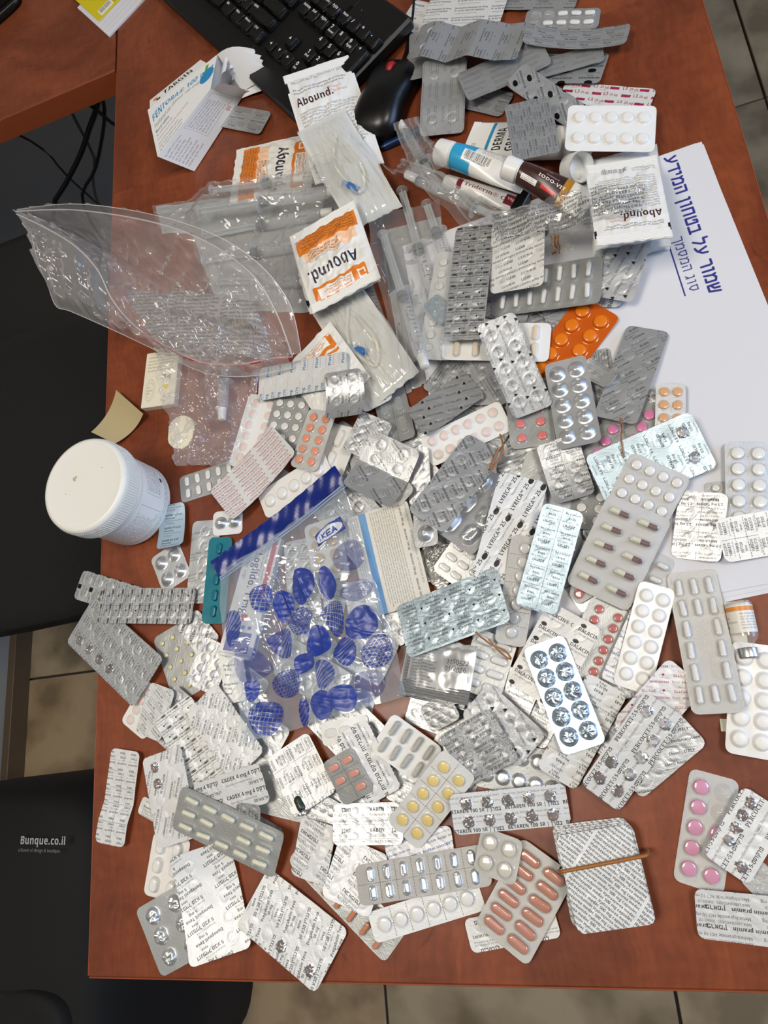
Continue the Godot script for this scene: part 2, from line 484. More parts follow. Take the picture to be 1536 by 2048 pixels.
const PRINTS := {
	"dense": [34.0, 20.0, [["Bisoprolol Fumarate", 1.0, 1.0, 2.3, "b"], ["5 mg tablets", 2.0, 4.2, 1.9, "r"], ["lines", 1.0, 7.0, 32.0, 5.0, 1.7, "r"], ["ביסופרולול", 4.0, 13.0, 2.4, "b"], ["LOT 4402  EXP 11 2025", 2.0, 16.6, 1.8, "r"]]],
	"dense2": [26.0, 18.0, [["CARDILOC 1.25", 1.0, 1.0, 2.0, "b"], ["Bisoprolol fumarate 1.25 mg", 1.0, 3.6, 1.5, "r"], ["ring", 21.0, 4.0, 1.9], ["קרדילוק 1.25", 2.0, 6.6, 2.2, "b"], ["CARDILOC 1.25", 12.0, 10.0, 2.0, "b"], ["ring", 6.0, 12.6, 1.9], ["lines", 11.0, 13.0, 14.0, 4.0, 1.5, "r"]]],
	"faint": [30.0, 16.0, [["lines", 2.0, 1.5, 26.0, 3.0, 1.6, "r", "#5a5c60"], ["lines", 4.0, 9.0, 22.0, 3.0, 1.6, "r", "#5a5c60"]]],
	"tardy": [44.0, 18.0, [["Tardyferon®", 4.0, 1.5, 4.2, "b"], ["Ferrous sulphate 80 mg Fe", 3.0, 7.4, 1.9, "r"], ["25 mg  Retard  Pierre", 14.0, 11.0, 1.8, "r"], ["lines", 2.0, 14.0, 40.0, 2.0, 1.5, "r"]]],
	"quet": [44.0, 13.5, [["Quetiapine Inovamed SR 50mg", 1.5, 1.0, 2.7, "b"], ["קווטיאפין אינובמד אס אר 50", 2.0, 4.6, 2.7, "b"], ["Quetiapine (as fumarate) 50mg", 4.0, 9.0, 1.9, "r"]]],
	"quet2": [30.0, 21.0, [["Quetiapine Inovamed", 1.0, 1.0, 2.2, "b"], ["SR 50mg", 10.0, 4.0, 2.2, "b"], ["קווטיאפין 50", 5.0, 7.0, 2.4, "b"], ["Quetiapine fumarate", 3.0, 11.0, 1.8, "r"], ["Taro", 12.0, 14.5, 1.9, "r"]]],
	"neuron": [28.0, 16.0, [["NEURONTIN®", 2.0, 9.5, 3.2, "b"], ["300 mg", 9.0, 13.0, 2.0, "r"], ["dot", 12.0, 4.5, 4.2, 1.5], ["Gabapentin capsules", 3.0, 0.6, 1.6, "r"]]],
	"ald": [26.0, 15.0, [["Aldactone® 25", 1.0, 2.0, 3.0, "b"], ["Spironolactone", 3.0, 6.0, 1.9, "r"], ["dot", 13.0, 11.2, 3.8, 1.5]]],
	"slant": [24.0, 14.0, [["Tavanic 500", 1.0, 1.0, 2.4, "b"], ["Paroxetine film tablets", 1.0, 4.2, 1.7, "r"], ["טבליות", 12.0, 7.0, 2.4, "b"], ["lines", 1.0, 10.2, 22.0, 2.4, 1.6, "r"]]],
	"pink25": [30.0, 16.0, [["L3", 1.0, 1.0, 4.6, "b", "#8e2347"], ["25 µg", 8.0, 2.0, 3.6, "b", "#a2244f"], ["box", 18.5, 2.4, 9.5, 3.0, "#a2244f"], ["box", 2.5, 10.0, 9.5, 3.0, "#a2244f"], ["L3", 14.0, 9.0, 4.6, "b", "#8e2347"], ["25 µg", 20.5, 10.0, 3.4, "b", "#a2244f"], ["Thyroxine", 9.0, 6.2, 1.5, "r", "#a2244f"]]],
	"colch": [40.0, 15.0, [["Colchicine 0.5 mg  Colchicine", 0.5, 1.0, 2.5, "r"], ["קולכיצין", 8.0, 5.0, 3.4, "b"], ["רפא מעבדות", 20.0, 5.2, 2.8, "b"], ["Colchicine 0.5 mg", 3.0, 10.0, 2.5, "r"], ["RAFA LABORATORIES", 22.0, 10.4, 1.8, "r"]]],
	"viepax": [48.0, 17.0, [["Viepax® XR", 2.0, 1.0, 6.2, "b"], ["Venlafaxine 75 mg   Dexcel Ltd.", 3.0, 10.0, 2.3, "r"], ["lines", 3.0, 13.4, 42.0, 2.0, 1.6, "r"]]],
	"tree": [37.0, 18.0, [["ENCYPALMED", 1.0, 2.0, 2.7, "r"], ["tri", 22.0, 1.2, 3.2], ["box", 20.5, 4.6, 3.2, 0.5], ["RELAXOL", 26.0, 2.0, 2.6, "r"], ["RELAXOL", 3.0, 11.0, 2.6, "r"], ["tri", 16.0, 10.0, 3.2], ["box", 14.5, 13.4, 3.2, 0.5], ["ENCYPALMED", 19.5, 11.0, 2.7, "r"]]],
	"purple": [42.0, 15.0, [["Seroquel 25 mg", 2.0, 1.0, 3.2, "b", "#4b4a86"], ["Quetiapine  Tablets", 5.0, 5.2, 2.0, "r", "#4b4a86"], ["AstraZeneca", 22.0, 8.2, 3.0, "b", "#4b4a86"], ["lines", 2.0, 12.2, 38.0, 2.0, 1.6, "r", "#4b4a86"]]],
	"rok": [42.0, 15.4, [["ROKACET", 2.0, 1.0, 3.0, "S"], ["רוקסט", 22.0, 1.0, 3.2, "b"], ["frame", 33.0, 1.0, 7.0, 3.0], ["TARO", 33.8, 1.6, 2.0, "r"], ["Paracetamol-Caffeine-Codeine", 1.0, 6.0, 2.7, "S"], ["ROKACET", 24.0, 10.6, 2.8, "S"], ["רוקסט", 8.0, 10.6, 3.2, "b"]]],
	"eliq": [15.5, 12.2, [["Eliquis®", 1.0, 1.2, 2.3, "b"], ["box", 9.0, 1.0, 5.6, 2.3], ["2.5 mg", 9.4, 1.3, 1.7, "b", "#c9cacc"], ["film-coated tablets", 1.0, 4.2, 1.8, "b"], ["apixaban", 1.0, 6.7, 1.8, "r"], ["dot", 7.0, 10.0, 0.9], ["Pfizer", 8.4, 9.2, 1.7, "b"]]],
	"concor": [40.0, 18.0, [["Concor 5 mg", 3.0, 2.0, 3.2, "r"], ["Bisoprolol fumarate 5 mg", 3.0, 6.4, 2.0, "r"], ["Merck KGaA Darmstadt Germany", 3.0, 9.4, 2.0, "r"], ["LN 5510  EXP", 3.0, 12.6, 2.0, "r"]]],
	"amio": [25.0, 19.0, [["AmioCard", 2.0, 1.5, 2.4, "b"], ["200 mg", 12.0, 4.4, 2.0, "r"], ["Amiodarone HCl", 4.0, 7.0, 2.0, "r"], ["פרוקור", 3.0, 10.0, 2.6, "b"], ["ring", 18.0, 11.4, 1.8], ["CTS Chem. Ind. Ltd", 3.0, 15.4, 1.6, "r"]]],
	"mido": [23.0, 17.0, [["2.5 mg Tablets", 1.0, 1.0, 2.8, "b"], ["Midodrine", 4.0, 4.8, 2.8, "b"], ["hydrochloride", 4.0, 8.2, 2.2, "r"], ["LOT 122003  EXP 09/2024", 1.0, 11.6, 1.6, "r"]]],
	"ripal": [20.0, 22.0, [["RIPALID", 3.0, 2.0, 3.2, "b"], ["0.5 mg", 6.0, 6.0, 2.6, "b"], ["Repaglinide", 3.0, 10.0, 1.8, "r"], ["ריפאליד 0.5", 2.0, 14.0, 3.0, "b"], ["Dexcel", 6.0, 18.4, 1.8, "r"]]],
	"fusid": [17.0, 20.0, [["FUSID®", 4.0, 1.4, 2.8, "b"], ["TABLETS", 3.4, 4.6, 2.6, "b"], ["Furosemide 40 mg", 2.0, 7.8, 1.5, "r"], ["פוסיד", 5.0, 10.2, 2.8, "b"], ["טבליות", 4.0, 13.4, 2.6, "b"], ["teva", 5.0, 16.6, 2.4, "b"]]],
	"loriv": [17.0, 17.0, [["לוריבן 2", 4.0, 1.6, 2.6, "b"], ["Lorazepam 2 mg", 2.0, 5.0, 1.8, "r"], ["teva", 5.0, 7.6, 3.0, "b"], ["Lorivan 2 mg", 2.0, 12.0, 2.0, "b"]]],
	"brot": [19.0, 15.0, [["teva", 2.0, 1.0, 3.4, "b"], ["Brotizolam", 1.5, 5.0, 2.2, "r"], ["0.25 mg", 4.0, 7.8, 2.2, "r"], ["ברוטיזולם", 2.0, 10.8, 2.6, "b"]]],
	"risp": [20.0, 17.0, [["RISPOND 1", 2.0, 1.0, 2.2, "r"], ["ring", 8.0, 8.0, 3.0], ["Risperidone 1 mg", 2.0, 12.6, 1.8, "r"]]],
	"perph": [20.0, 18.0, [["PERPHENAN", 1.0, 1.0, 2.7, "b"], ["8 mg", 8.0, 4.4, 2.2, "b"], ["Perphenazine", 3.0, 7.2, 1.9, "r"], ["פרפנן 8", 4.0, 10.4, 3.0, "b"], ["TARO", 7.0, 14.6, 1.8, "r"]]],
	"lyr": [40.0, 12.0, [["LYRICA™ 25 mg", 2.0, 1.0, 5.0, "b"], ["dot", 34.0, 4.0, 3.4, 1.5], ["Pregabalin hard capsules", 14.0, 7.4, 2.0, "r"]]],
	"dior": [24.0, 14.0, [["DIOGEN 0.25", 1.0, 1.0, 2.4, "b"], ["KERN PHARMA", 1.0, 4.4, 2.2, "b"], ["tri", 20.0, 1.0, 2.6], ["דיגוקסין", 2.0, 8.0, 3.0, "b"], ["0.25 mg tablets", 2.0, 11.6, 1.6, "r"], ["Dioxin tablets", 13.0, 8.6, 1.5, "r"]]],
	"dala": [30.0, 14.0, [["dot", 4.0, 2.0, 2.6, 1.5], ["DALACIN® C", 1.0, 4.2, 4.2, "b"], ["300 mg", 3.0, 8.8, 1.9, "r"], ["CLINDAMYCIN", 8.0, 8.8, 1.9, "r"]]],
	"assi": [18.0, 16.0, [["Assival®", 3.0, 1.4, 2.6, "r"], ["5 mg", 5.0, 4.6, 2.4, "b"], ["אסיול 5", 4.0, 7.4, 2.6, "b"], ["teva", 4.0, 11.0, 3.6, "b"]]],
	"pred": [24.0, 12.0, [["PREDNISONE", 1.0, 1.0, 2.4, "b", "#9c2a55"], ["20 mg", 17.0, 1.0, 2.2, "r", "#9c2a55"], ["dot", 5.0, 7.4, 0.9, "#9c2a55"], ["ring", 6.4, 6.2, 1.4, "#9c2a55"], ["פרדניזון", 11.0, 5.6, 2.6, "b", "#9c2a55"], ["20 mg", 13.0, 9.0, 1.8, "r", "#9c2a55"]]],
	"chiesi": [44.0, 16.0, [["Clenil beclometasone", 2.0, 1.0, 3.0, "b"], ["Beclomethasone dipropionate", 2.0, 5.2, 1.9, "r"], ["ring", 4.4, 11.4, 1.4], ["Chiesi - ITALY", 7.0, 9.8, 3.0, "b"]]],
	"perc": [50.0, 14.6, [["PERCOCET-5", 1.0, 1.0, 4.2, "S"], ["פרקוסט-5", 28.0, 1.0, 3.6, "b"], ["frame", 1.0, 8.0, 6.4, 3.2], ["TARO", 1.7, 8.6, 2.1, "b"], ["Oxycodone Hydrochloride-Paracetamol", 9.0, 8.2, 2.5, "s"]]],
	"plav": [48.0, 16.0, [["Plavix 75 mg", 3.0, 1.0, 4.8, "b", "#1c6fa8"], ["Clopidogrel hydrogen sulfate", 3.0, 6.4, 1.5, "r", "#1c6fa8"], ["פלביקס 75", 14.0, 9.0, 4.0, "b", "#1c6fa8"], ["lines", 3.0, 13.6, 42.0, 1.6, 1.4, "r", "#1c6fa8"]]],
	"zeo": [26.0, 15.0, [["Rizeo", 4.0, 1.0, 3.0, "b"], ["3.5 mg", 8.0, 4.6, 2.4, "b"], ["Tablets", 5.0, 7.6, 2.0, "r"], ["Frovatriptan", 5.0, 10.4, 2.2, "b"]]],
	"bil": [20.0, 22.0, [["Bilaxen", 4.0, 2.0, 2.6, "b"], ["20 mg", 6.0, 5.4, 2.0, "r"], ["בילקסן", 5.0, 9.0, 2.6, "b"], ["Bilastine 20 mg", 2.0, 13.4, 1.8, "r"]]],
	"favo": [35.0, 6.6, [["FAVOXIL 50 פבוקסיל 50", 1.0, 0.5, 2.6, "b", "#a3262b"], ["Fluvoxamine maleate 50 mg", 4.0, 3.9, 1.8, "b", "#a3262b"]]],
	"week": [30.0, 22.0, [["Diovan® 80 mg", 3.0, 1.0, 2.6, "b"], ["Film-Coated Tablets", 4.0, 4.6, 1.9, "r"], ["ring", 15.0, 13.6, 5.0], ["Saturday", 11.2, 11.8, 1.8, "r"], ["Sunday", 12.0, 14.4, 1.6, "r"]]],
	"alpha": [34.0, 15.0, [["ALPHA D3 0.25", 2.0, 1.0, 3.0, "b"], ["Alfacalcidol", 2.0, 4.8, 2.2, "b"], ["(1α-Hydroxycholecalciferol)", 2.0, 7.8, 1.9, "r"], ["30 Capsules", 3.0, 10.8, 2.0, "r"]]],
	"esop": [26.0, 22.0, [["Esopro S.K. 40mg", 2.0, 3.0, 2.6, "s"], ["Esomeprazole", 6.0, 7.0, 1.7, "r"], ["K.S.KIM INTERNATIONAL LTD", 1.0, 10.0, 1.5, "r"]]],
	"abst": [104.0, 70.0, [["box", 0.0, 48.0, 104.0, 8.0, "#6f9fd0"], ["Abstral® 100 µg    Abstral® 100 µg    Abstral® 100 µg    Abstral® 100 µg", 3.0, 9.0, 2.9, "b"], ["LOT 5401268 EXP 2022   LOT 5401268 EXP 2022   LOT 5401268 EXP 2022", 3.0, 3.0, 2.4, "m"], ["lines", 2.0, 16.0, 100.0, 28.0, 2.1, "r"], ["lines", 2.0, 58.0, 100.0, 10.0, 2.0, "r"]]],
	"cliva": [20.0, 17.0, [["box", 2.0, 2.0, 5.0, 5.0], ["CLIVA 2.5", 9.0, 3.0, 2.4, "b"], ["tablets", 9.0, 6.0, 1.6, "r"], ["קליבה", 4.0, 10.0, 2.4, "b"], ["lines", 2.0, 13.4, 16.0, 2.0, 1.5, "r"]]],
	"allo": [34.0, 14.0, [["ALLORIL 100", 2.0, 1.4, 4.2, "b"], ["Allopurinol 100 mg", 4.0, 6.4, 2.2, "r"], ["Dexcel Ltd", 12.0, 10.0, 2.0, "r"]]],
	"preg75": [26.0, 18.0, [["Pregabalin", 2.0, 2.0, 3.0, "b"], ["75 mg", 2.0, 6.0, 3.0, "b"], ["teva", 4.0, 11.0, 3.0, "b"]]],
	"ezet": [18.0, 10.0, [["EZETO 10", 1.0, 1.0, 2.0, "b"], ["אזטו 10", 2.0, 4.0, 2.0, "b"], ["ring", 13.4, 4.4, 2.0], ["Ezetimibe 10mg", 1.0, 7.2, 1.5, "r"]]],
	"reci": [25.0, 14.0, [["RECITAL 20", 1.5, 1.0, 2.7, "b"], ["Citalopram 20 mg", 2.0, 4.2, 1.8, "r"], ["רסיטל 20", 3.0, 7.0, 2.8, "b"], ["ring", 19.6, 8.0, 2.6], ["UNIPHARM", 3.0, 11.0, 1.7, "r"]]],
	"omep": [32.0, 17.0, [["OMEPRADEX", 1.0, 1.0, 2.7, "b"], ["CAPLETS 20 mg", 3.0, 4.2, 2.2, "r"], ["אומפרדקס 20", 4.0, 7.4, 2.8, "b"], ["Omeprazole 20 mg Dexcel Ltd.", 1.0, 11.4, 1.8, "r"]]],
	"cadex": [50.0, 16.0, [["CADEX 4 mg", 3.0, 1.0, 4.8, "b"], ["4 קדקס", 32.0, 1.0, 4.8, "b"], ["Doxazosin (as mesylate) 4 mg", 6.0, 7.2, 2.1, "r"], ["דקסל פארמה", 30.0, 10.4, 3.4, "b"]]],
	"heb": [24.0, 12.0, [["לוריון", 4.0, 1.0, 3.6, "b"], ["דקסל בעמ", 6.0, 6.0, 2.4, "b"], ["lines", 2.0, 9.4, 20.0, 2.0, 1.5, "r"]]],
	"lund": [40.0, 14.0, [["H. Lundbeck A/S", 4.0, 3.0, 4.2, "r"], ["lines", 4.0, 9.0, 30.0, 3.0, 1.6, "r"]]],
	"tram": [36.0, 16.0, [["טרמדקס טבליות", 2.0, 1.0, 4.6, "b"], ["Tramadex tablets", 4.0, 7.4, 2.6, "b"], ["Dexcel Ltd", 10.0, 11.6, 2.2, "r"]]],
	"card": [26.0, 14.0, [["CARDILOC 1.25", 1.0, 1.0, 2.6, "b"], ["ring", 22.0, 3.6, 2.6], ["Bisoprolol fumarate 1.25", 1.0, 4.6, 1.7, "r"], ["קרדילוק 1.25", 5.0, 7.4, 2.8, "b"], ["ring", 2.8, 9.4, 2.4], ["UNIPHARM", 12.0, 11.2, 1.7, "r"]]],
	"prof": [46.0, 14.0, [["Profiten tablets", 2.0, 1.0, 3.0, "b", "#2b3c8f"], ["פרופיטן טבליות", 24.0, 1.0, 3.2, "b", "#2b3c8f"], ["Perrigo   Ibuprofen 400 mg", 4.0, 5.6, 2.2, "r", "#2b3c8f"], ["GLIGAN  Perrigo  Israel Ltd", 8.0, 9.6, 2.4, "b", "#2b3c8f"]]],
	"vaben": [44.0, 16.4, [["VABEN     ואבן", 1.0, 1.0, 4.0, "b"], ["Oxazepam  10 mg", 1.0, 5.6, 3.0, "r"], ["box", 0.0, 9.4, 44.0, 0.25], ["RAFA LABORATORIES", 1.0, 10.6, 2.6, "r"], ["box", 0.0, 14.4, 44.0, 0.25]]],
	"betar": [46.0, 15.4, [["BETAREN 100 SR | בטרן", 1.0, 1.0, 3.9, "b"], ["Dexcel Ltd. Diclofenac Sodium 100mg דקסל", 1.0, 6.4, 2.2, "r"], ["lines", 1.0, 10.6, 44.0, 2.0, 1.6, "r", "#77797c"]]],
	"gaba": [31.0, 15.6, [["GABAPENTIN", 1.0, 1.0, 3.6, "r"], ["INOVAMED 300 MG", 3.0, 5.2, 2.1, "r"], ["גאבאפנטין", 3.0, 8.0, 3.8, "b"], ["אינובמד 300", 5.0, 12.4, 2.2, "r"]]],
	"done": [40.0, 21.0, [["Donepezil Teva", 2.0, 1.0, 3.9, "b"], ["5 mg", 16.0, 5.4, 3.6, "b"], ["Donepezil HCl 5 mg", 6.0, 9.6, 2.2, "r"], ["דונפזיל טבע 5", 6.0, 12.8, 4.0, "b"], ["teva", 20.0, 17.4, 3.0, "b"]]],
	"preg": [32.0, 23.0, [["Pregabalin Teva", 2.0, 1.0, 3.5, "b"], ["50 mg", 9.0, 5.0, 3.2, "b"], ["Pregabalin 50 mg", 5.0, 8.8, 2.0, "r"], ["teva", 10.0, 11.2, 3.4, "b"], ["פרגבלין טבע 50", 3.0, 16.0, 3.5, "b"], ["Pregabalin 50 mg", 6.0, 20.2, 1.8, "r"]]],
	"logo": [40.0, 20.0, [["Loratrim", 4.0, 3.0, 3.4, "b"], ["lines", 4.0, 8.0, 30.0, 3.0, 1.7, "r"], ["לורטרים", 8.0, 13.0, 4.0, "b"]]],
	"lexa": [13.4, 15.6, [["Lexadin®", 1.0, 1.2, 2.3, "b"], ["Lexotan 3 mg", 2.0, 4.4, 1.5, "r"], ["לקסדין", 2.0, 7.0, 2.3, "b"], ["teva", 4.0, 10.8, 2.8, "b"]]],
	"hydro": [53.0, 6.6, [["Hydroxyurea medac 500 mg capsules", 0.5, 0.6, 2.8, "b"], ["Hydroxycarbamide Hydroxyurea medac", 0.5, 3.9, 2.7, "b"]]],
	"pramin": [44.0, 13.0, [["pramin", 1.0, 1.0, 3.9, "b"], ["פראמין", 18.0, 1.0, 4.0, "b"], ["pramin", 31.0, 1.0, 3.6, "b"], ["RAFA LABORATORIES  708001 CP", 2.0, 5.6, 2.3, "r"], ["Metoclopramide HCl 10 mg", 2.0, 9.0, 3.0, "r"]]],
	# sachets, tubes, cartons and the rest: one sheet per face
	"sachet_front": [80.0, 84.0, [["box", 10.0, 6.0, 62.0, 15.0, "#dd7d27"], ["box", 26.0, 8.6, 40.0, 9.6, "#f4efe8"], ["Aroma Strawberry", 28.0, 9.2, 3.3, "r", "#b9531b"], ["Orange/Orange Sabores", 28.0, 12.4, 3.0, "r", "#b9531b"], ["food for special medical use", 28.0, 15.4, 2.0, "r", "#3a3a48"], ["box", 12.0, 9.0, 8.0, 1.5, "#f4efe8"], ["box", 18.5, 9.0, 1.5, 8.0, "#f4efe8"], ["box", 12.0, 15.5, 8.0, 1.5, "#f4efe8"], ["box", 12.0, 12.0, 1.5, 5.0, "#f4efe8"], ["Abound.", 14.0, 26.0, 14.5, "b", "#26263c"], ["box", 8.0, 47.0, 62.0, 11.0, "#f3c9a8"], ["box", 4.0, 58.0, 72.0, 22.0, "#dd7d27"], ["lines", 28.0, 45.0, 40.0, 10.0, 2.4, "r", "#26263c"], ["lines", 7.0, 61.0, 66.0, 16.0, 2.4, "r", "#3b2a20"]], 5.0],
	"sachet_back": [76.0, 100.0, [["7B032500 Best Before End 11 2026  N21", 6.0, 8.0, 3.4, "m"], ["box", 0.0, 8.0, 2.4, 9.0], ["box", 73.6, 8.0, 2.4, 9.0], ["lines", 6.0, 16.0, 62.0, 5.0, 2.2, "b"], ["Abound.", 6.0, 25.0, 10.5, "b", "#3a1c20"], ["Strawberry", 44.0, 24.0, 3.0, "r", "#d06a2a"], ["Orange/Naranja", 42.0, 27.6, 3.0, "r", "#d06a2a"], ["lines", 6.0, 38.0, 64.0, 40.0, 2.3, "r"], ["bars", 34.0, 84.0, 26.0, 11.0], ["lines", 4.0, 84.0, 26.0, 12.0, 2.2, "r"]], 5.0],
	"sachet_strip": [70.0, 80.0, [["box", 8.0, 6.0, 54.0, 20.0, "#dd7d27"], ["box", 14.0, 9.0, 42.0, 12.0, "#f4efe8"], ["Aroma Strawberry", 16.0, 10.0, 4.0, "r", "#b9531b"], ["Orange/Orange/Naranja", 15.0, 14.0, 3.4, "r", "#b9531b"], ["food for special medical use", 16.0, 18.0, 2.0, "r", "#3a3a48"], ["box", 8.0, 29.0, 54.0, 3.0, "#dd7d27"]], 5.0],
	"sachet_plain": [70.0, 80.0, [["lines", 6.0, 8.0, 58.0, 50.0, 2.3, "r"], ["7B032500 B21", 30.0, 70.0, 3.0, "m"]], 4.0],
	"barcode": [40.0, 34.0, [["bars", 6.0, 8.0, 26.0, 13.0], ["11905  2", 8.0, 22.0, 4.0, "r"], ["lines", 3.0, 2.0, 30.0, 4.0, 1.8, "r"]]],
	"date": [62.0, 50.0, [["1150522", 36.0, 14.0, 5.4, "r"], ["01/2026", 36.0, 20.0, 5.4, "r"], ["lines", 3.0, 5.0, 26.0, 36.0, 2.2, "r"]]],
	"tube_blue": [86.0, 44.0, [["box", 17.0, 0.0, 20.0, 44.0, "#2d9fce"], ["box", 28.0, 16.0, 26.0, 18.0, "#f2f2ef"], ["bars", 30.0, 17.0, 22.0, 12.0, "#16161a"], ["0995800860", 31.0, 29.4, 3.4, "r", "#16161a"], ["lines", 42.0, 2.0, 22.0, 12.0, 2.0, "r", "#16161a"], ["lines", 66.0, 4.0, 14.0, 30.0, 1.9, "r", "#16161a"]], 5.0],
	"tube_derma": [70.0, 110.0, [["box", 2.0, 20.0, 66.0, 3.4, "#2a86b8"], ["DERMA", 12.0, 27.0, 12.0, "b", "#16161a"], ["GRAN® -B", 8.0, 40.0, 12.0, "b", "#16161a"], ["דרמהגרן", 14.0, 54.0, 11.0, "b", "#16161a"], ["box", 2.0, 67.0, 66.0, 1.6, "#2a86b8"], ["הידרופילית", 16.0, 71.0, 6.0, "r", "#16161a"], ["box", 2.0, 80.0, 66.0, 1.6, "#2a86b8"], ["E W F 02", 10.0, 6.0, 5.0, "r", "#16161a"]], 4.0],
	"tube_brown": [86.0, 40.0, [["box", 16.0, 0.0, 42.0, 40.0, "#3b211d"], ["box", 58.0, 0.0, 7.0, 40.0, "#b5812d"], ["IODO-VIT", 34.0, 16.0, 6.0, "b", "#ebe4dc"], ["Ointment", 40.0, 11.0, 3.0, "r", "#d9cfc4"], ["Povidone iodine 10%", 20.0, 6.0, 2.6, "r", "#d9cfc4"], ["box", 20.0, 28.0, 16.0, 7.0, "#e8e4de"], ["lines", 21.0, 29.0, 14.0, 5.0, 1.6, "r", "#201512"], ["box", 40.0, 28.0, 16.0, 5.0, "#c22f28"]], 5.0],
	"tube_red": [90.0, 24.0, [["box", 16.0, 6.0, 6.0, 16.0, "#7a2330"], ["ORGANON", 30.0, 2.0, 3.6, "r", "#3a3a44"], ["Triderm® Cream", 24.0, 9.0, 7.4, "S", "#7c2230"], ["box", 68.0, 4.0, 12.0, 14.0, "#7a2330"], ["15g", 70.0, 7.6, 4.6, "b", "#eee6e4"]], 5.0],
	"scale": [60.0, 26.0, [["box", 6.0, 4.0, 0.4, 18.0], ["box", 10.0, 4.0, 0.4, 5.0], ["box", 14.0, 4.0, 0.4, 5.0], ["box", 18.0, 4.0, 0.4, 8.0], ["box", 22.0, 4.0, 0.4, 5.0], ["box", 26.0, 4.0, 0.4, 5.0], ["box", 30.0, 4.0, 0.4, 8.0], ["box", 34.0, 4.0, 0.4, 5.0], ["box", 38.0, 4.0, 0.4, 5.0], ["box", 42.0, 4.0, 0.4, 8.0], ["box", 46.0, 4.0, 0.4, 5.0], ["ring", 54.0, 8.5, 3.6, "#2c3f96"], ["ring", 54.0, 15.0, 3.6, "#2c3f96"], ["5 10 15", 20.0, 12.4, 3.4, "r"], ["20 ml", 40.0, 17.0, 3.4, "r"]], 5.0],
	"wrapper": [90.0, 60.0, [["lines", 1.0, 1.0, 88.0, 58.0, 3.7, "b"]], 5.0],
	"carton_face": [92.0, 46.0, [["FENTORA® 100 mcg", 4.0, 9.0, 9.0, "b", "#2b85b5"], ["Fentanyl (as citrate) 100 mcg", 5.0, 18.6, 5.2, "r", "#40464c"], ["Buccal tablets", 5.0, 25.0, 3.4, "b", "#40464c"], ["For oromucosal use", 5.0, 29.0, 3.0, "r", "#40464c"], ["Treatment only for patients already receiving", 5.0, 33.0, 2.5, "r", "#c23b3b"], ["box", 78.0, 4.0, 4.0, 10.0, "#6aa52f"], ["dot", 82.0, 20.0, 9.0, "#2b85b5"], ["lines", 5.0, 37.0, 40.0, 7.0, 2.4, "r", "#40464c"]], 5.0],
	"carton_side": [92.0, 36.0, [["frame", 40.0, 4.0, 48.0, 24.0, "#48403c"], ["lines", 42.0, 6.0, 44.0, 20.0, 2.4, "r", "#48403c"], ["lines", 3.0, 5.0, 30.0, 26.0, 2.6, "r", "#48403c"], ["01", 74.0, 29.0, 5.0, "b", "#c23b3b"]], 5.0],
	"carton_tab": [60.0, 18.0, [["TARGIN", 14.0, 3.0, 9.0, "b", "#18181c"], ["box", 4.0, 4.0, 4.0, 4.0, "#d97f28"], ["box", 7.0, 8.0, 4.0, 3.0, "#18181c"]], 5.0],
	"flat_carton": [110.0, 30.0, [["box", 2.0, 2.0, 56.0, 4.4, "#c9342b"], ["Logildo. 1 mg", 16.0, 13.0, 9.0, "b", "#2a2f62"], ["suspendible  Logic", 10.0, 23.0, 4.0, "r", "#4a4f8c"], ["lines", 6.0, 8.0, 40.0, 3.0, 2.2, "r", "#2a2f62"], ["box", 74.0, 12.0, 6.0, 6.0, "#d8442c"], ["box", 84.0, 6.0, 3.0, 3.0, "#4a479c"], ["box", 84.0, 12.0, 3.0, 3.0, "#4a479c"], ["box", 84.0, 18.0, 3.0, 3.0, "#4a479c"], ["box", 90.0, 4.0, 18.0, 22.0, "#4a3f9a"]], 4.0],
	"jar_label": [210.0, 52.0, [["frame", 20.0, 4.0, 54.0, 36.0], ["lines", 22.0, 6.0, 50.0, 32.0, 2.6, "r"], ["frame", 84.0, 8.0, 34.0, 26.0], ["lines", 86.0, 10.0, 30.0, 22.0, 2.4, "r"], ["dot", 100.0, 38.0, 2.2], ["lines", 124.0, 6.0, 50.0, 38.0, 2.6, "r"], ["lines", 22.0, 43.0, 90.0, 6.0, 2.4, "r"]], 5.0],
	"memo": [420.0, 297.0, [["שמור על בטחון המידע", 4.0, 19.0, 15.0, "b", "#1f2480"], ["סוג המסמך", 92.0, 36.0, 11.5, "r", "#1f2480"], ["box", 80.0, 49.0, 74.0, 1.6, "#1f2480"]], 3.0],
	"notepad": [70.0, 90.0, [["A5", 30.0, 58.0, 14.0, "b", "#26262a"], ["box", 8.0, 74.0, 24.0, 13.0, "#f1f0ea"], ["bars", 10.0, 75.0, 20.0, 8.0, "#26262a"], ["lines", 34.0, 78.0, 20.0, 9.0, 2.4, "r", "#5a5a2a"], ["box", 44.0, 62.0, 12.0, 8.0, "#2a2f7c"]], 4.0],
	"ruled": [70.0, 90.0, [["box", 0.0, 8.0, 70.0, 0.3, "#8d90a8"], ["box", 0.0, 16.0, 70.0, 0.3, "#8d90a8"], ["box", 0.0, 24.0, 70.0, 0.3, "#8d90a8"], ["box", 0.0, 32.0, 70.0, 0.3, "#8d90a8"], ["box", 0.0, 40.0, 70.0, 0.3, "#8d90a8"], ["box", 0.0, 48.0, 70.0, 0.3, "#8d90a8"], ["box", 0.0, 56.0, 70.0, 0.3, "#8d90a8"], ["box", 0.0, 64.0, 70.0, 0.3, "#8d90a8"], ["box", 0.0, 72.0, 70.0, 0.3, "#8d90a8"], ["box", 0.0, 80.0, 70.0, 0.3, "#8d90a8"]], 4.0],
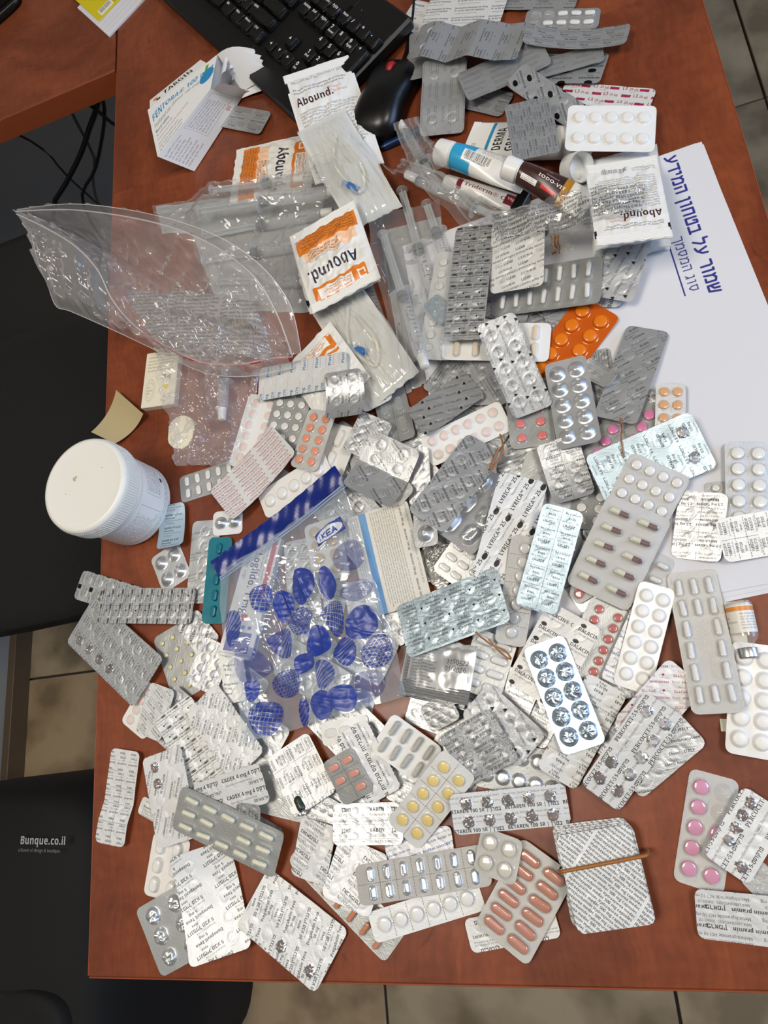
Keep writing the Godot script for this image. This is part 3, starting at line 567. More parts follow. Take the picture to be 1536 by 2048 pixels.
	"leaflet": [62.0, 46.0, [["lines", 6.0, 4.0, 50.0, 12.0, 2.2, "r"], ["ring", 14.0, 32.0, 9.0], ["ring", 14.0, 32.0, 6.6], ["lines", 9.0, 29.0, 11.0, 6.0, 2.0, "r"], ["100 mg", 34.0, 20.0, 5.0, "b"], ["box", 38.0, 28.0, 10.0, 5.0, "#e6cf2a"], ["Lot", 40.0, 37.0, 3.4, "r"], ["Exp", 40.0, 41.0, 3.4, "r"]], 5.0],
	"vial": [60.0, 24.0, [["Cefazolin", 4.0, 3.0, 4.4, "b"], ["Powder for injection", 4.0, 8.0, 3.0, "r"], ["1 gram  IM / IV", 4.0, 12.0, 3.0, "b", "#c43a34"], ["box", 0.0, 19.0, 60.0, 4.0, "#d98a35"], ["lines", 34.0, 3.0, 24.0, 14.0, 2.0, "r"]], 5.0],
	"backpack": [80.0, 20.0, [["Bunque.co.il", 2.0, 1.0, 11.0, "b", "#a9adb4"], ["a Bunch of design & boutique", 0.5, 13.4, 4.4, "r", "#7b7f86"]], 4.0],
	"keys": [170.0, 150.0, [], 6.0],
}


# ---------------------------------------------------------------- materials
func plain(called: String, color: Color, rough := 0.5, metal := 0.0) -> StandardMaterial3D:
	if not mats.has(called):
		var m := StandardMaterial3D.new()
		m.resource_name = called
		m.albedo_color = color
		m.roughness = rough
		m.metallic = metal
		mats[called] = m
	return mats[called]


func clear_film(called: String, color: Color, alpha: float, rough := 0.06) -> StandardMaterial3D:
	if not mats.has(called):
		var m := StandardMaterial3D.new()
		m.resource_name = called
		m.albedo_color = Color(color, alpha)
		m.roughness = rough
		m.transparency = BaseMaterial3D.TRANSPARENCY_ALPHA
		m.cull_mode = BaseMaterial3D.CULL_DISABLED
		mats[called] = m
	return mats[called]


func relief(called: String) -> Texture2D:
	# normal maps: "knurl" is the pressed lattice of blister foil, "foil" its soft crinkles, "cloth" a coarse weave, "paper" a fine tooth
	var key := "relief " + called
	if not mats.has(key):
		var n := 256
		var im := Image.create_empty(n, n, false, Image.FORMAT_RGBA8)
		var f := FastNoiseLite.new()
		f.seed = 21
		f.frequency = 1.0
		f.noise_type = FastNoiseLite.TYPE_SIMPLEX
		for y in n:
			for x in n:
				var u := float(x) / n
				var w := float(y) / n
				var h := 0.5
				match called:
					"knurl":
						var s := sin(TAU * 22.0 * (u + w)) * sin(TAU * 22.0 * (u - w))
						h = 0.5 + 0.28 * s + 0.16 * looped(f, u, w, 1.1)
					"foil":
						h = 0.5 + 0.30 * looped(f, u, w, 0.8) + 0.16 * looped(f, u, w, 2.2) + 0.05 * sin(TAU * 30.0 * (u + w)) * sin(TAU * 30.0 * (u - w))
					"cloth":
						h = 0.5 + 0.3 * sin(TAU * 40.0 * u) * sin(TAU * 40.0 * w) + 0.1 * looped(f, u, w, 3.0)
					"paper":
						h = 0.5 + 0.25 * looped(f, u, w, 1.2) + 0.2 * looped(f, u, w, 5.0)
				im.set_pixel(x, y, Color(h, h, h))
		im.bump_map_to_normal_map({"knurl": 5.0, "foil": 7.0, "cloth": 4.0, "paper": 3.0}[called])
		mats[key] = ImageTexture.create_from_image(im)
	return mats[key]


func looped(f: FastNoiseLite, u: float, w: float, k: float) -> float:
	# noise that repeats at the edges of the tile
	var p := Vector2(cos(TAU * u), sin(TAU * u)) * k
	var q := Vector2(cos(TAU * w), sin(TAU * w)) * k
	return f.get_noise_3d(p.x + q.x * 1.7, p.y + q.y * 1.3, p.x * 0.6 - q.y * 0.9 + q.x)


const TONES := {
	# colour, roughness, metal, relief, relief strength
	"foil": [Color(0.74, 0.75, 0.76), 0.38, 0.66, "foil", 0.34],
	"white": [Color(0.845, 0.85, 0.85), 0.40, 0.12, "foil", 0.26],
	"grey": [Color(0.70, 0.71, 0.71), 0.38, 0.62, "foil", 0.3],
	"knurl": [Color(0.78, 0.78, 0.775), 0.33, 0.75, "knurl", 0.6],
	"alu": [Color(0.83, 0.84, 0.85), 0.36, 0.70, "foil", 0.3],
	"blue": [Color(0.74, 0.81, 0.85), 0.34, 0.65, "foil", 0.35],
		"paper": [Color(0.87, 0.86, 0.83), 0.7, 0.0, "paper", 0.4],
	"amber": [Color(0.80, 0.36, 0.05), 0.25, 0.15, "foil", 0.2],
	"teal": [Color(0.05, 0.45, 0.52), 0.3, 0.0, "foil", 0.2],
	"pvc": [Color(0.90, 0.90, 0.895), 0.22, 0.0, "foil", 0.15],
}


func foil(tone: String, sheet := "") -> StandardMaterial3D:
	var key := "foil %s %s" % [tone, sheet]
	if not mats.has(key):
		var t: Array = TONES[tone]
		var m := StandardMaterial3D.new()
		m.resource_name = key
		m.albedo_color = t[0]
		m.roughness = t[1]
		m.metallic = t[2]
		m.normal_enabled = true
		m.normal_texture = relief(t[3])
		m.normal_scale = t[4]
		if sheet:
			m.detail_enabled = true
			m.detail_albedo = print_sheet(sheet)[0]
			m.detail_uv_layer = BaseMaterial3D.DETAIL_UV_2
			m.detail_blend_mode = BaseMaterial3D.BLEND_MODE_MIX
		mats[key] = m
	return mats[key]


func printed(called: String, base: Color, rough: float, sheet: String, metal := 0.0) -> StandardMaterial3D:
	# a surface with one print laid on it through UV2
	if not mats.has(called):
		var m := plain(called, base, rough, metal)
		m.detail_enabled = true
		m.detail_albedo = print_sheet(sheet)[0]
		m.detail_uv_layer = BaseMaterial3D.DETAIL_UV_2
		m.detail_blend_mode = BaseMaterial3D.BLEND_MODE_MIX
	return mats[called]


func ink_only(called: String, sheet: String) -> StandardMaterial3D:
	# the ink of a print without its ground, for lettering on clear film
	if not mats.has(called):
		var m := StandardMaterial3D.new()
		m.resource_name = called
		m.albedo_texture = print_sheet(sheet)[0]
		m.transparency = BaseMaterial3D.TRANSPARENCY_ALPHA_SCISSOR
		m.alpha_scissor_threshold = 0.45
		m.roughness = 0.5
		mats[called] = m
	return mats[called]


func grain_image(w: int, h: int, metres: Vector2, dark: Color, light: Color, fleck: Color) -> ImageTexture:
	# cherry laminate: long fibres along v
	var im := Image.create_empty(w, h, false, Image.FORMAT_RGB8)
	var f := FastNoiseLite.new()
	f.seed = 31
	f.frequency = 1.0
	f.noise_type = FastNoiseLite.TYPE_SIMPLEX
	for y in h:
		for x in w:
			var p := Vector2(metres.x * x / w, metres.y * y / h)
			var warp := f.get_noise_2d(p.x * 5.0, p.y * 2.2) * 0.03
			var broad := f.get_noise_2d((p.x + warp) * 14.0, p.y * 1.6)
			var fine := f.get_noise_2d((p.x + warp * 0.4) * 240.0, p.y * 9.0)
			var vein := f.get_noise_2d((p.x + warp) * 60.0, p.y * 5.0 + 9.0)
			var c := dark.lerp(light, clampf(0.5 + 0.42 * broad + 0.20 * fine + 0.16 * f.get_noise_2d(p.x * 40.0, p.y * 40.0), 0.0, 1.0))
			if vein > 0.62:
				c = c.lerp(fleck, clampf((vein - 0.62) * 2.4, 0.0, 0.5))
			im.set_pixel(x, y, c)
	return ImageTexture.create_from_image(im)


func wood() -> StandardMaterial3D:
	if not mats.has("wood"):
		var m := plain("wood", Color.WHITE, 0.34)
		m.albedo_texture = grain_image(640, 1024, Vector2(0.8, 1.9), Color(0.385, 0.182, 0.106), Color(0.56, 0.292, 0.172), Color(0.28, 0.11, 0.065))
		m.metallic_specular = 0.45
	return mats["wood"]


# ---------------------------------------------------------------- the room
func ceiling_panel(at: Vector3, label: String, power: float) -> void:
	var o := thing("ceiling_panel_light", label, "ceiling light", at, Vector3.ZERO, "ceiling light panels")
	var g := bevel_box(Vector3(0.62, 0.02, 0.62), 0.004)
	part("frame", g.mesh(), plain("panel frame", Color(0.9, 0.9, 0.9), 0.5), o, Transform3D(Basis(), Vector3(0, -0.02, 0)))
	var d := plain("panel diffuser", Color(0.95, 0.95, 0.95), 0.6)
	d.emission_enabled = true
	d.emission = Color(1.0, 0.965, 0.91)
	d.emission_energy_multiplier = 3.0
	var face := Geo.new()
	face.face(Vector3(-0.29, 0, 0.29), Vector3(0.29, 0, 0.29), Vector3(0.29, 0, -0.29), Vector3(-0.29, 0, -0.29))
	part("diffuser", face.mesh(), d, o, Transform3D(Basis(), Vector3(0, -0.0212, 0)))
	var l := AreaLight3D.new()
	l.name = "panel_light"
	l.area_size = Vector2(0.58, 0.58)
	l.light_color = Color(1.0, 0.965, 0.91)
	l.light_energy = 3.9 * power
	l.area_range = 12.0
	l.area_attenuation = 2.0
	l.shadow_enabled = true
	o.add_child(l)
	l.position = Vector3(0, -0.03, 0)
	l.rotation_degrees = Vector3(-90, 0, 0)


const ROOM_LEFT := -0.862
const ROOM_RIGHT := 3.0
const ROOM_BACK := -2.0
const ROOM_FRONT := 2.3


func slab(called: String, size: Vector3, at: Vector3, m: Material, parent: Node3D = self) -> MeshInstance3D:
	return structure(called, bevel_box(size, 0.001).mesh(), m, Transform3D(Basis(), at), parent)


func room() -> void:
	var wall := plain("wall paint", Color(0.60, 0.595, 0.58), 0.8)
	var depth := ROOM_FRONT - ROOM_BACK
	var wide := ROOM_RIGHT - ROOM_LEFT
	var mid := Vector3((ROOM_LEFT + ROOM_RIGHT) / 2, 0, (ROOM_BACK + ROOM_FRONT) / 2)
	slab("wall_left", Vector3(0.12, 2.84, depth + 0.24), Vector3(ROOM_LEFT - 0.06, -0.06, mid.z), wall)
	slab("wall_back", Vector3(wide, 2.84, 0.12), Vector3(mid.x, -0.06, ROOM_BACK - 0.06), wall)
	slab("wall_front", Vector3(wide, 2.84, 0.12), Vector3(mid.x, -0.06, ROOM_FRONT + 0.06), wall)
	# the right wall leaves a window opening
	var g := Geo.new()
	var z0 := -1.5
	var z1 := 0.9
	g.add(bevel_box(Vector3(0.12, 0.95, depth + 0.24), 0.001), Transform3D(Basis(), Vector3(0, -0.06, mid.z)))
	g.add(bevel_box(Vector3(0.12, 0.48, depth + 0.24), 0.001), Transform3D(Basis(), Vector3(0, 2.3, mid.z)))
	g.add(bevel_box(Vector3(0.12, 1.42, z0 - ROOM_BACK + 0.12), 0.001), Transform3D(Basis(), Vector3(0, 0.885, (z0 + ROOM_BACK - 0.12) / 2)))
	g.add(bevel_box(Vector3(0.12, 1.42, ROOM_FRONT + 0.12 - z1), 0.001), Transform3D(Basis(), Vector3(0, 0.885, (z1 + ROOM_FRONT + 0.12) / 2)))
	structure("wall_right", g.mesh(), wall, Transform3D(Basis(), Vector3(ROOM_RIGHT + 0.06, 0, 0)))
	var w := Node3D.new()
	w.name = "window_1"
	add_child(w)
	w.position = Vector3(ROOM_RIGHT + 0.05, 0.89, (z0 + z1) / 2)
	w.set_meta("kind", "structure")
	var fr := Geo.new()
	for s in [-1.0, 0.0, 1.0]:
		fr.add(bevel_box(Vector3(0.05, 1.4, 0.05), 0.003), Transform3D(Basis(), Vector3(0, 0, s * ((z1 - z0) / 2 - 0.03))))
	for y in [0.0, 1.36]:
		fr.add(bevel_box(Vector3(0.05, 0.05, z1 - z0), 0.003), Transform3D(Basis(), Vector3(0, y, 0)))
	part("window_frame", fr.mesh(), plain("window frame", Color(0.82, 0.83, 0.83), 0.4), w)
	for s in [-1.0, 1.0]:
		part("pane", bevel_box(Vector3(0.004, 1.32, (z1 - z0) / 2 - 0.06), 0.001).mesh(), clear_film("window glass", Color(0.95, 0.98, 1.0), 0.04, 0.0), w, Transform3D(Basis(), Vector3(0, 0.045, s * (z1 - z0) / 4)))
	slab("ceiling", Vector3(wide + 0.24, 0.1, depth + 0.24), Vector3(mid.x, 2.72, mid.z), plain("ceiling paint", Color(0.78, 0.78, 0.765), 0.85))
	# floor: grout slab with a tile for each one that the picture could show
	var floor_node := slab("floor", Vector3(wide + 0.24, 0.06, depth + 0.24), Vector3(mid.x, -0.068, mid.z), plain("grout", Color(0.17, 0.16, 0.145), 0.9))
	var tex := NoiseTexture2D.new()
	tex.width = 256
	tex.height = 256
	tex.seamless = true
	var fn := FastNoiseLite.new()
	fn.seed = 12
	fn.frequency = 0.012
	fn.fractal_octaves = 5
	tex.noise = fn
	var ramp := Gradient.new()
	ramp.offsets = PackedFloat32Array([0.25, 0.5, 0.75])
	ramp.colors = PackedColorArray([Color(0.45, 0.395, 0.31), Color(0.555, 0.495, 0.395), Color(0.63, 0.565, 0.46)])
	tex.color_ramp = ramp
	var tile_size := 0.496
	var shapes := []
	for k in 3:
		shapes.append(bevel_box(Vector3(tile_size - 0.005, 0.008, tile_size - 0.005), 0.0012, 1.6 + 0.21 * k).mesh())
	for ix in range(-2, 5):
		for iz in range(-5, 4):
			var c := Vector3(0.0145 + (ix + 0.5) * tile_size, 0, 0.2 + (iz + 0.5) * tile_size - 0.09)
			if c.x - tile_size / 2 > ROOM_RIGHT or c.z < ROOM_BACK or c.z > 1.2:
				continue
			var key := "tile %d" % ((ix * 5 + iz * 3 + 60) % 4)
			if not mats.has(key):
				var m := plain(key, [Color(1, 1, 1), Color(0.95, 0.95, 0.95), Color(1.0, 0.97, 0.94), Color(0.97, 0.98, 0.96)][mats.size() % 4], 0.42)
				m.albedo_texture = tex
			var size_ok := c.x - tile_size / 2 > ROOM_LEFT - 0.2
			if size_ok:
				part("tile", shapes[(ix * 7 + iz + 60) % 3], mats[key], floor_node, Transform3D(Basis(Vector3.UP, PI / 2 * ((ix + iz) & 1)), c + Vector3(0, -0.008 + 0.068 - 0.0, 0) - floor_node.position + Vector3(0, -0.06 - 0.008, 0)))
	slab("baseboard_left", Vector3(0.02, 0.05, depth), Vector3(ROOM_LEFT + 0.01, 0.0, mid.z), plain("baseboard tile", Color(0.34, 0.28, 0.21), 0.45))
	slab("baseboard_back", Vector3(wide, 0.05, 0.02), Vector3(mid.x, 0.0, ROOM_BACK + 0.01), plain("baseboard tile", Color(0.34, 0.28, 0.21), 0.45))


func desks() -> void:
	# the main desk: a laminate top on two side panels, its edge band a little more orange
	var band := plain("edge band", Color(0.55, 0.27, 0.14), 0.4)
	var d := thing("office_desk", "cherry laminate desk top heaped with medicine packs", "desk", Vector3(0.36, 0, -0.9), Vector3.ZERO)
	part("desk_top", bevel_box(Vector3(0.7195, 0.028, 1.8), 0.0015, 1.0).mesh(), wood(), d, Transform3D(Basis(), Vector3(0, DESK - 0.028, 0)))
	for s in [-1.0, 1.0]:
		part("edge_band", bevel_box(Vector3(0.0012, 0.0266, 1.798), 0.0003).mesh(), band, d, Transform3D(Basis(), Vector3(s * 0.3602, DESK - 0.0275, 0)))
		part("side_panel", bevel_box(Vector3(0.66, DESK - 0.03, 0.025), 0.001, 1.0).mesh(), wood(), d, Transform3D(Basis(), Vector3(0, 0, s * 0.82)))
	part("edge_band", bevel_box(Vector3(0.7185, 0.0266, 0.0012), 0.0003).mesh(), band, d, Transform3D(Basis(), Vector3(0, DESK - 0.0275, 0.9004)))
	# the side desk joins at the left and runs back
	var e := thing("side_desk", "second cherry laminate desk joining the main one at the upper left", "desk", Vector3(-0.4315, 0, -1.5545), Vector3.ZERO)
	var top := bevel_box(Vector3(0.855, 0.034, 0.858), 0.0015, 1.0)
	for k in top.a.size():
		top.a[k] = Vector2(top.a[k].y, top.a[k].x) + Vector2(0.31, 0.2)
	part("desk_top", top.mesh(), wood(), e, Transform3D(Basis(), Vector3(0, DESK - 0.034, 0.008)))
	part("edge_band", bevel_box(Vector3(0.853, 0.0326, 0.0012), 0.0003).mesh(), band, e, Transform3D(Basis(), Vector3(0.0, DESK - 0.0335, 0.4378)))
	part("back_panel", bevel_box(Vector3(0.84, DESK - 0.04, 0.02), 0.001).mesh(), plain("grey panel", Color(0.66, 0.66, 0.65), 0.6), e, Transform3D(Basis(), Vector3(0, 0.0, 0.22)))


func left_side() -> void:
	# cables hanging in front of the side desk's panel
	var cables := [
		[0.0045, Color(0.02, 0.02, 0.025), [Vector3(-0.10, 0.715, -1.2), Vector3(-0.106, 0.666, -1.2), Vector3(-0.159, 0.624, -1.2), Vector3(-0.214, 0.584, -1.2), Vector3(-0.287, 0.54, -1.2), Vector3(-0.347, 0.504, -1.2), Vector3(-0.42, 0.40, -1.21), Vector3(-0.44, 0.10, -1.22), Vector3(-0.40, 0.006, -1.23)], "thick black cable hanging below the side desk"],
		[0.003, Color(0.03, 0.025, 0.06), [Vector3(-0.095, 0.715, -1.205), Vector3(-0.10, 0.667, -1.205), Vector3(-0.124, 0.63, -1.205), Vector3(-0.167, 0.587, -1.205), Vector3(-0.219, 0.542, -1.205), Vector3(-0.293, 0.489, -1.205), Vector3(-0.34, 0.35, -1.21), Vector3(-0.33, 0.005, -1.22)], "thin blue-black cable bulging beside the thick one"],
		[0.0028, Color(0.32, 0.31, 0.29), [Vector3(-0.165, 0.715, -1.225), Vector3(-0.174, 0.666, -1.225), Vector3(-0.188, 0.625, -1.225), Vector3(-0.203, 0.579, -1.225), Vector3(-0.219, 0.542, -1.225), Vector3(-0.256, 0.505, -1.225), Vector3(-0.29, 0.44, -1.225), Vector3(-0.28, 0.005, -1.225)], "grey cable curving behind the black ones"],
		[0.002, Color(0.16, 0.155, 0.15), [Vector3(-0.32, 0.68, -1.235), Vector3(-0.314, 0.655, -1.235), Vector3(-0.294, 0.614, -1.235), Vector3(-0.289, 0.574, -1.235), Vector3(-0.296, 0.53, -1.235), Vector3(-0.30, 0.40, -1.24), Vector3(-0.36, 0.004, -1.25)], "thin dark grey cable sloping across the grey panel"],
		[0.0028, Color(0.02, 0.02, 0.02), [Vector3(-0.135, 0.70, -1.19), Vector3(-0.128, 0.669, -1.195), Vector3(-0.124, 0.641, -1.2), Vector3(-0.112, 0.60, -1.2), Vector3(-0.05, 0.5, -1.22), Vector3(0.05, 0.3, -1.25)], "short black cable running back under the main desk"],
	]
	for c in cables:
		var o := part("cable", tube(curve_points(c[2], 30), c[0], 8).mesh(), plain("cable %s" % c[3], c[1], 0.45), self)
		o.name = numbered("cable")
		o.set_meta("label", c[3])
		o.set_meta("category", "cable")
	# office chair pushed against the desk, seat seen from above
	var cloth := plain("navy mesh cloth", Color(0.020, 0.024, 0.036), 0.85)
	cloth.normal_enabled = true
	cloth.normal_texture = relief("cloth")
	cloth.uv1_scale = Vector3(5, 5, 5)
	cloth.rim_enabled = true
	cloth.rim = 0.3
	var dark := plain("chair plastic", Color(0.035, 0.037, 0.042), 0.5)
	var ch := thing("office_chair", "black office chair with a navy mesh seat beside the desk", "chair", Vector3(-0.43, 0, -0.69), Vector3(0, 2, 0))
	part("seat", cushion(Vector3(0.48, 0.07, 0.56), 0.09).mesh(), cloth, ch, Transform3D(Basis(), Vector3(0, 0.42, 0)))
	part("backrest", cushion(Vector3(0.46, 0.05, 0.22), 0.10).mesh(), plain("chair back cloth", Color(0.06, 0.062, 0.068), 0.8), ch, Transform3D(Basis(Vector3.RIGHT, 0.5), Vector3(-0.05, 0.44, -0.37)))
	part("column", lathe([Vector2(0.03, 0.08), Vector2(0.03, 0.25), Vector2(0.022, 0.26), Vector2(0.022, 0.42)], 16).mesh(), dark, ch)
	for k in 5:
		var th := TAU * k / 5 + 0.3
		part("base_arm", tube([Vector3(cos(th) * 0.02, 0.10, sin(th) * 0.02), Vector3(cos(th) * 0.16, 0.085, sin(th) * 0.16), Vector3(cos(th) * 0.28, 0.06, sin(th) * 0.28)], 0.02, 8).mesh(), dark, ch)
		part("castor", lathe([Vector2(0, -0.012), Vector2(0.024, -0.010), Vector2(0.026, 0), Vector2(0.024, 0.010), Vector2(0, 0.012)], 14).mesh(), dark, ch, Transform3D(Basis(Vector3(cos(th), 0, sin(th)).normalized(), PI / 2), Vector3(cos(th) * 0.28, 0.027, sin(th) * 0.28)))
	# black backpack leaning on the desk side at the lower left, with its lettering
	var bp := thing("backpack", "black fabric backpack with pale lettering on the floor at the lower left", "backpack", Vector3(-0.50, 0, 0.09), Vector3(0, 0, 0))
	var bcloth := plain("backpack cloth", Color(0.008, 0.009, 0.013), 0.8)
	part("body", cushion(Vector3(0.50, 0.44, 0.52), 0.10).mesh(), bcloth, bp)
	var lab := Geo.new()
	lab.face(Vector3(-0.052, 0, -0.014), Vector3(0.052, 0, -0.014), Vector3(0.052, 0, 0.014), Vector3(-0.052, 0, 0.014))
	part("lettering", lab.mesh(), ink_only("backpack ink", "backpack"), bp, Transform3D(Basis(Vector3.UP, -0.05), Vector3(0.163, 0.4555, -0.166)))
	part("pocket", cushion(Vector3(0.34, 0.05, 0.22), 0.05).mesh(), bcloth, bp, Transform3D(Basis(), Vector3(0.04, 0.41, 0.13)))
	part("strap", tube(curve_points([Vector3(-0.2, 0.44, 0.03), Vector3(-0.05, 0.455, 0.06), Vector3(0.1, 0.45, 0.03), Vector3(0.24, 0.40, -0.02)], 20), 0.008, 8).mesh(), bcloth, bp)
	part("button", lathe([Vector2(0, 0), Vector2(0.016, 0), Vector2(0.017, 0.003), Vector2(0.012, 0.005), Vector2(0, 0.005)], 20).mesh(), plain("button", Color(0.05, 0.05, 0.055), 0.35), bp, Transform3D(Basis(), Vector3(0.10, 0.458, 0.14)))
	part("zip_pull", lathe([Vector2(0, 0), Vector2(0.004, 0), Vector2(0.005, 0.003), Vector2(0, 0.004)], 12).mesh(), plain("zip pull", Color(0.5, 0.46, 0.40), 0.3, 0.8), bp, Transform3D(Basis(), Vector3(0.115, 0.46, 0.135)))


func cushion(size: Vector3, r: float) -> Geo:
	# a rounded, slightly domed slab; its base lies at y = 0
	var g := Geo.new()
	var n := 40
	var rings := [[1.0, 0.0], [1.0, 0.55], [0.985, 0.8], [0.95, 0.93], [0.85, 0.99], [0.5, 1.03], [0.0, 1.05]]
	for k in rings.size():
		for j in n + 1:
			var th := TAU * j / n
			var c := Vector2(cos(th), sin(th))
			var ex := 2.0 / 5.0
			var q: Vector2 = Vector2(signf(c.x) * pow(absf(c.x), ex) * size.x / 2, signf(c.y) * pow(absf(c.y), ex) * size.z / 2) * rings[k][0]
			g.p(Vector3(q.x, size.y * rings[k][1], q.y), q * 4.0)
	for k in rings.size() - 1:
		for j in n:
			var s := k * (n + 1) + j
			g.quad(s, s + 1, s + n + 2, s + n + 1)
	var c0 := g.p(Vector3.ZERO)
	for j in n:
		g.t(c0, j + 1, j)
	return g


# ---------------------------------------------------------------- what lies on the desk
func note_top(xf: Transform3D, l: float, w: float, h: float) -> void:
	# remember how high this thing stands, for the films that drape over it
	var nu := maxi(int(l / 0.0035), 2)
	var nv := maxi(int(w / 0.0035), 2)
	for iu in nu + 1:
		for iv in nv + 1:
			var p := xf * Vector3((float(iu) / nu - 0.5) * l, h, (float(iv) / nv - 0.5) * w)
			var ix := int((p.x + 0.32) / 0.004)
			var iz := int((p.z + 1.34) / 0.004)
			if ix >= 0 and iz >= 0 and ix < TX and iz < TZ:
				tops[iz * TX + ix] = maxf(tops[iz * TX + ix], p.y)


func top_at(x: float, z: float) -> float:
	var ix := clampi(int((x + 0.32) / 0.004), 1, TX - 2)
	var iz := clampi(int((z + 1.34) / 0.004), 1, TZ - 2)
	var best := tops[iz * TX + ix]
	for k in [-1, 1]:
		best = maxf(best, maxf(tops[iz * TX + ix + k], tops[(iz + k) * TX + ix]))
	return best


class Bent:
	# the long section of a bent or folded sheet
	var l: float
	var n := 64
	var at := PackedVector2Array()
	var ang := PackedFloat32Array()

	func _init(length: float, bend: float, folds: Array) -> void:
		l = length
		var p := Vector2.ZERO
		for k in n + 1:
			var s := float(k) / n
			var a := deg_to_rad(bend) * (s - 0.5)
			for f in folds:
				a += deg_to_rad(f[1]) * smoothstep(f[0] - 0.02, f[0] + 0.02, s)
			ang.push_back(a)
			at.push_back(p)
			p += Vector2(cos(a), sin(a)) * l / n
		var chord := at[n] - at[0]
		var turn := -chord.angle()
		var low := 1e9
		var mid := (at[0] + at[n]) / 2.0
		for k in n + 1:
			at[k] = (at[k] - mid).rotated(turn)
			ang[k] += turn
			low = minf(low, at[k].y)
		for k in n + 1:
			at[k].y -= low

	func frame(u: float) -> Transform3D:
		var s := clampf((u / l + 0.5) * n, 0.0, n - 0.001)
		var k := int(s)
		var q := at[k].lerp(at[k + 1], s - k)
		var a := lerpf(ang[k], ang[k + 1], s - k)
		return Transform3D(Basis(Vector3(cos(a), sin(a), 0), Vector3(-sin(a), cos(a), 0), Vector3(0, 0, 1)), Vector3(q.x, q.y, 0))

	func pt(u: float, h: float, v: float) -> Vector3:
		return frame(u) * Vector3(0, h, v)


const POCKETS := {
	# half straight length, radius, height, in mm
	"r3": [0.0, 2.9, 2.6], "r4": [0.0, 4.8, 3.0], "r5": [0.0, 5.4, 3.4], "r6": [0.0, 7.0, 3.8], "r8": [0.0, 8.6, 4.2], "cap": [5.0, 3.5, 5.0], "capl": [6.0, 3.7, 5.2], "cap8": [7.0, 5.6, 6.0],
	"ova": [2.6, 3.2, 3.2], "ova8": [4.0, 4.4, 4.4], "obl": [5.0, 4.4, 5.0], "cone": [0.5, 6.8, 4.6], "cone8": [3.0, 8.6, 6.5],
}
const PILLS := {
	"white": Color(0.90, 0.895, 0.88), "cream": Color(0.86, 0.79, 0.68), "amber": Color(0.93, 0.60, 0.08), "coral": Color(0.88, 0.38, 0.36), "pink": Color(0.86, 0.40, 0.65), "pink2": Color(0.83, 0.53, 0.68),
	"tan": Color(0.87, 0.62, 0.36), "palepink": Color(0.88, 0.79, 0.77), "orange": Color(0.92, 0.54, 0.33), "pearl": Color(0.80, 0.80, 0.80), "coralred": Color(0.74, 0.25, 0.19), "yellow": Color(0.85, 0.82, 0.58),
	"yellow2": Color(0.90, 0.79, 0.42), "salmon": Color(0.86, 0.56, 0.47), "peach": Color(0.73, 0.43, 0.31), "stone": Color(0.80, 0.78, 0.72), "ivory": Color(0.86, 0.85, 0.74), "grey": Color(0.66, 0.65, 0.61),
	"orangecap": Color(0.80, 0.44, 0.13), "beige": Color(0.83, 0.71, 0.46), "red": Color(0.36, 0.07, 0.065), "green": Color(0.03, 0.16, 0.09),
}


func pill_material(colour: String) -> StandardMaterial3D:
	var m := plain("pill " + colour, PILLS[colour], 0.38)
	m.clearcoat_enabled = colour in ["pink", "amber", "ivory", "orangecap", "red", "cream", "green"]
	m.clearcoat = 0.4
	return m


func pill_mesh(a: float, r: float, h: float, kind: String, along_u: bool) -> ArrayMesh:
	var key := "%s %.4f %.4f %.4f %s" % [kind, a, r, h, along_u]
	if meshes.has(key):
		return meshes[key]
	var am: ArrayMesh
	if kind == "capsule":
		# body and a slightly wider cap, turned about the long axis
		am = ArrayMesh.new()
		for half in 2:
			var w := r * (1.0 if half else 0.955)
			var prof := []
			if half:
				prof = [Vector2(w * 0.94, 0.0), Vector2(w, 0.0)]
			else:
				prof = [Vector2(w, 0.0)]
			for k in 7:
				var th := PI / 2 * k / 6
				prof.append(Vector2(cos(th) * w, a + sin(th) * w * 0.95))
			var g := lathe(prof, 18)
			var turned := Geo.new()
			var b := Basis(Vector3(0, 0, 1), -PI / 2 if half else PI / 2)
			if not along_u:
				b = Basis(Vector3.UP, PI / 2) * b
			turned.add(g, Transform3D(b, Vector3.ZERO))
			turned.surface(am)
	else:
		# biconvex tablet with a rounded rim; long ones have straight sides
		var prof := []
		for e in [[0.999, -0.5], [0.55, -0.46], [0.22, -0.38], [0.04, -0.26], [0.0, -0.18], [0.0, 0.18], [0.04, 0.26], [0.22, 0.38], [0.55, 0.46], [0.8, 0.49], [0.999, 0.5]]:
			prof.append(Vector2(e[0] * r, e[1] * h))
		am = dome(a, r, prof, along_u, 22).mesh()
	meshes[key] = am
	return am


func pocket_profile(r: float, h: float, style: String) -> Array:
	var out := []
	var list: Array
	match style:
		"cone":
			list = [[-0.18, 0.0], [-0.10, 0.07], [0.0, 0.10], [0.10, 0.22], [0.40, 0.66], [0.62, 0.90], [0.74, 0.99], [0.80, 1.0], [0.92, 0.985], [1.0, 0.98]]
		"soft":
			list = [[-0.14, 0.0], [-0.06, 0.05], [0.02, 0.22], [0.10, 0.60], [0.22, 0.86], [0.42, 0.97], [0.72, 1.0], [1.0, 1.0]]
		_:
			list = [[-0.16, 0.0], [-0.09, 0.05], [-0.04, 0.06], [0.0, 0.14], [0.05, 0.55], [0.12, 0.84], [0.26, 0.96], [0.52, 1.0], [1.0, 1.0]]
	for e in list:
		out.append(Vector2(e[0] * r, e[1] * h))
	return out


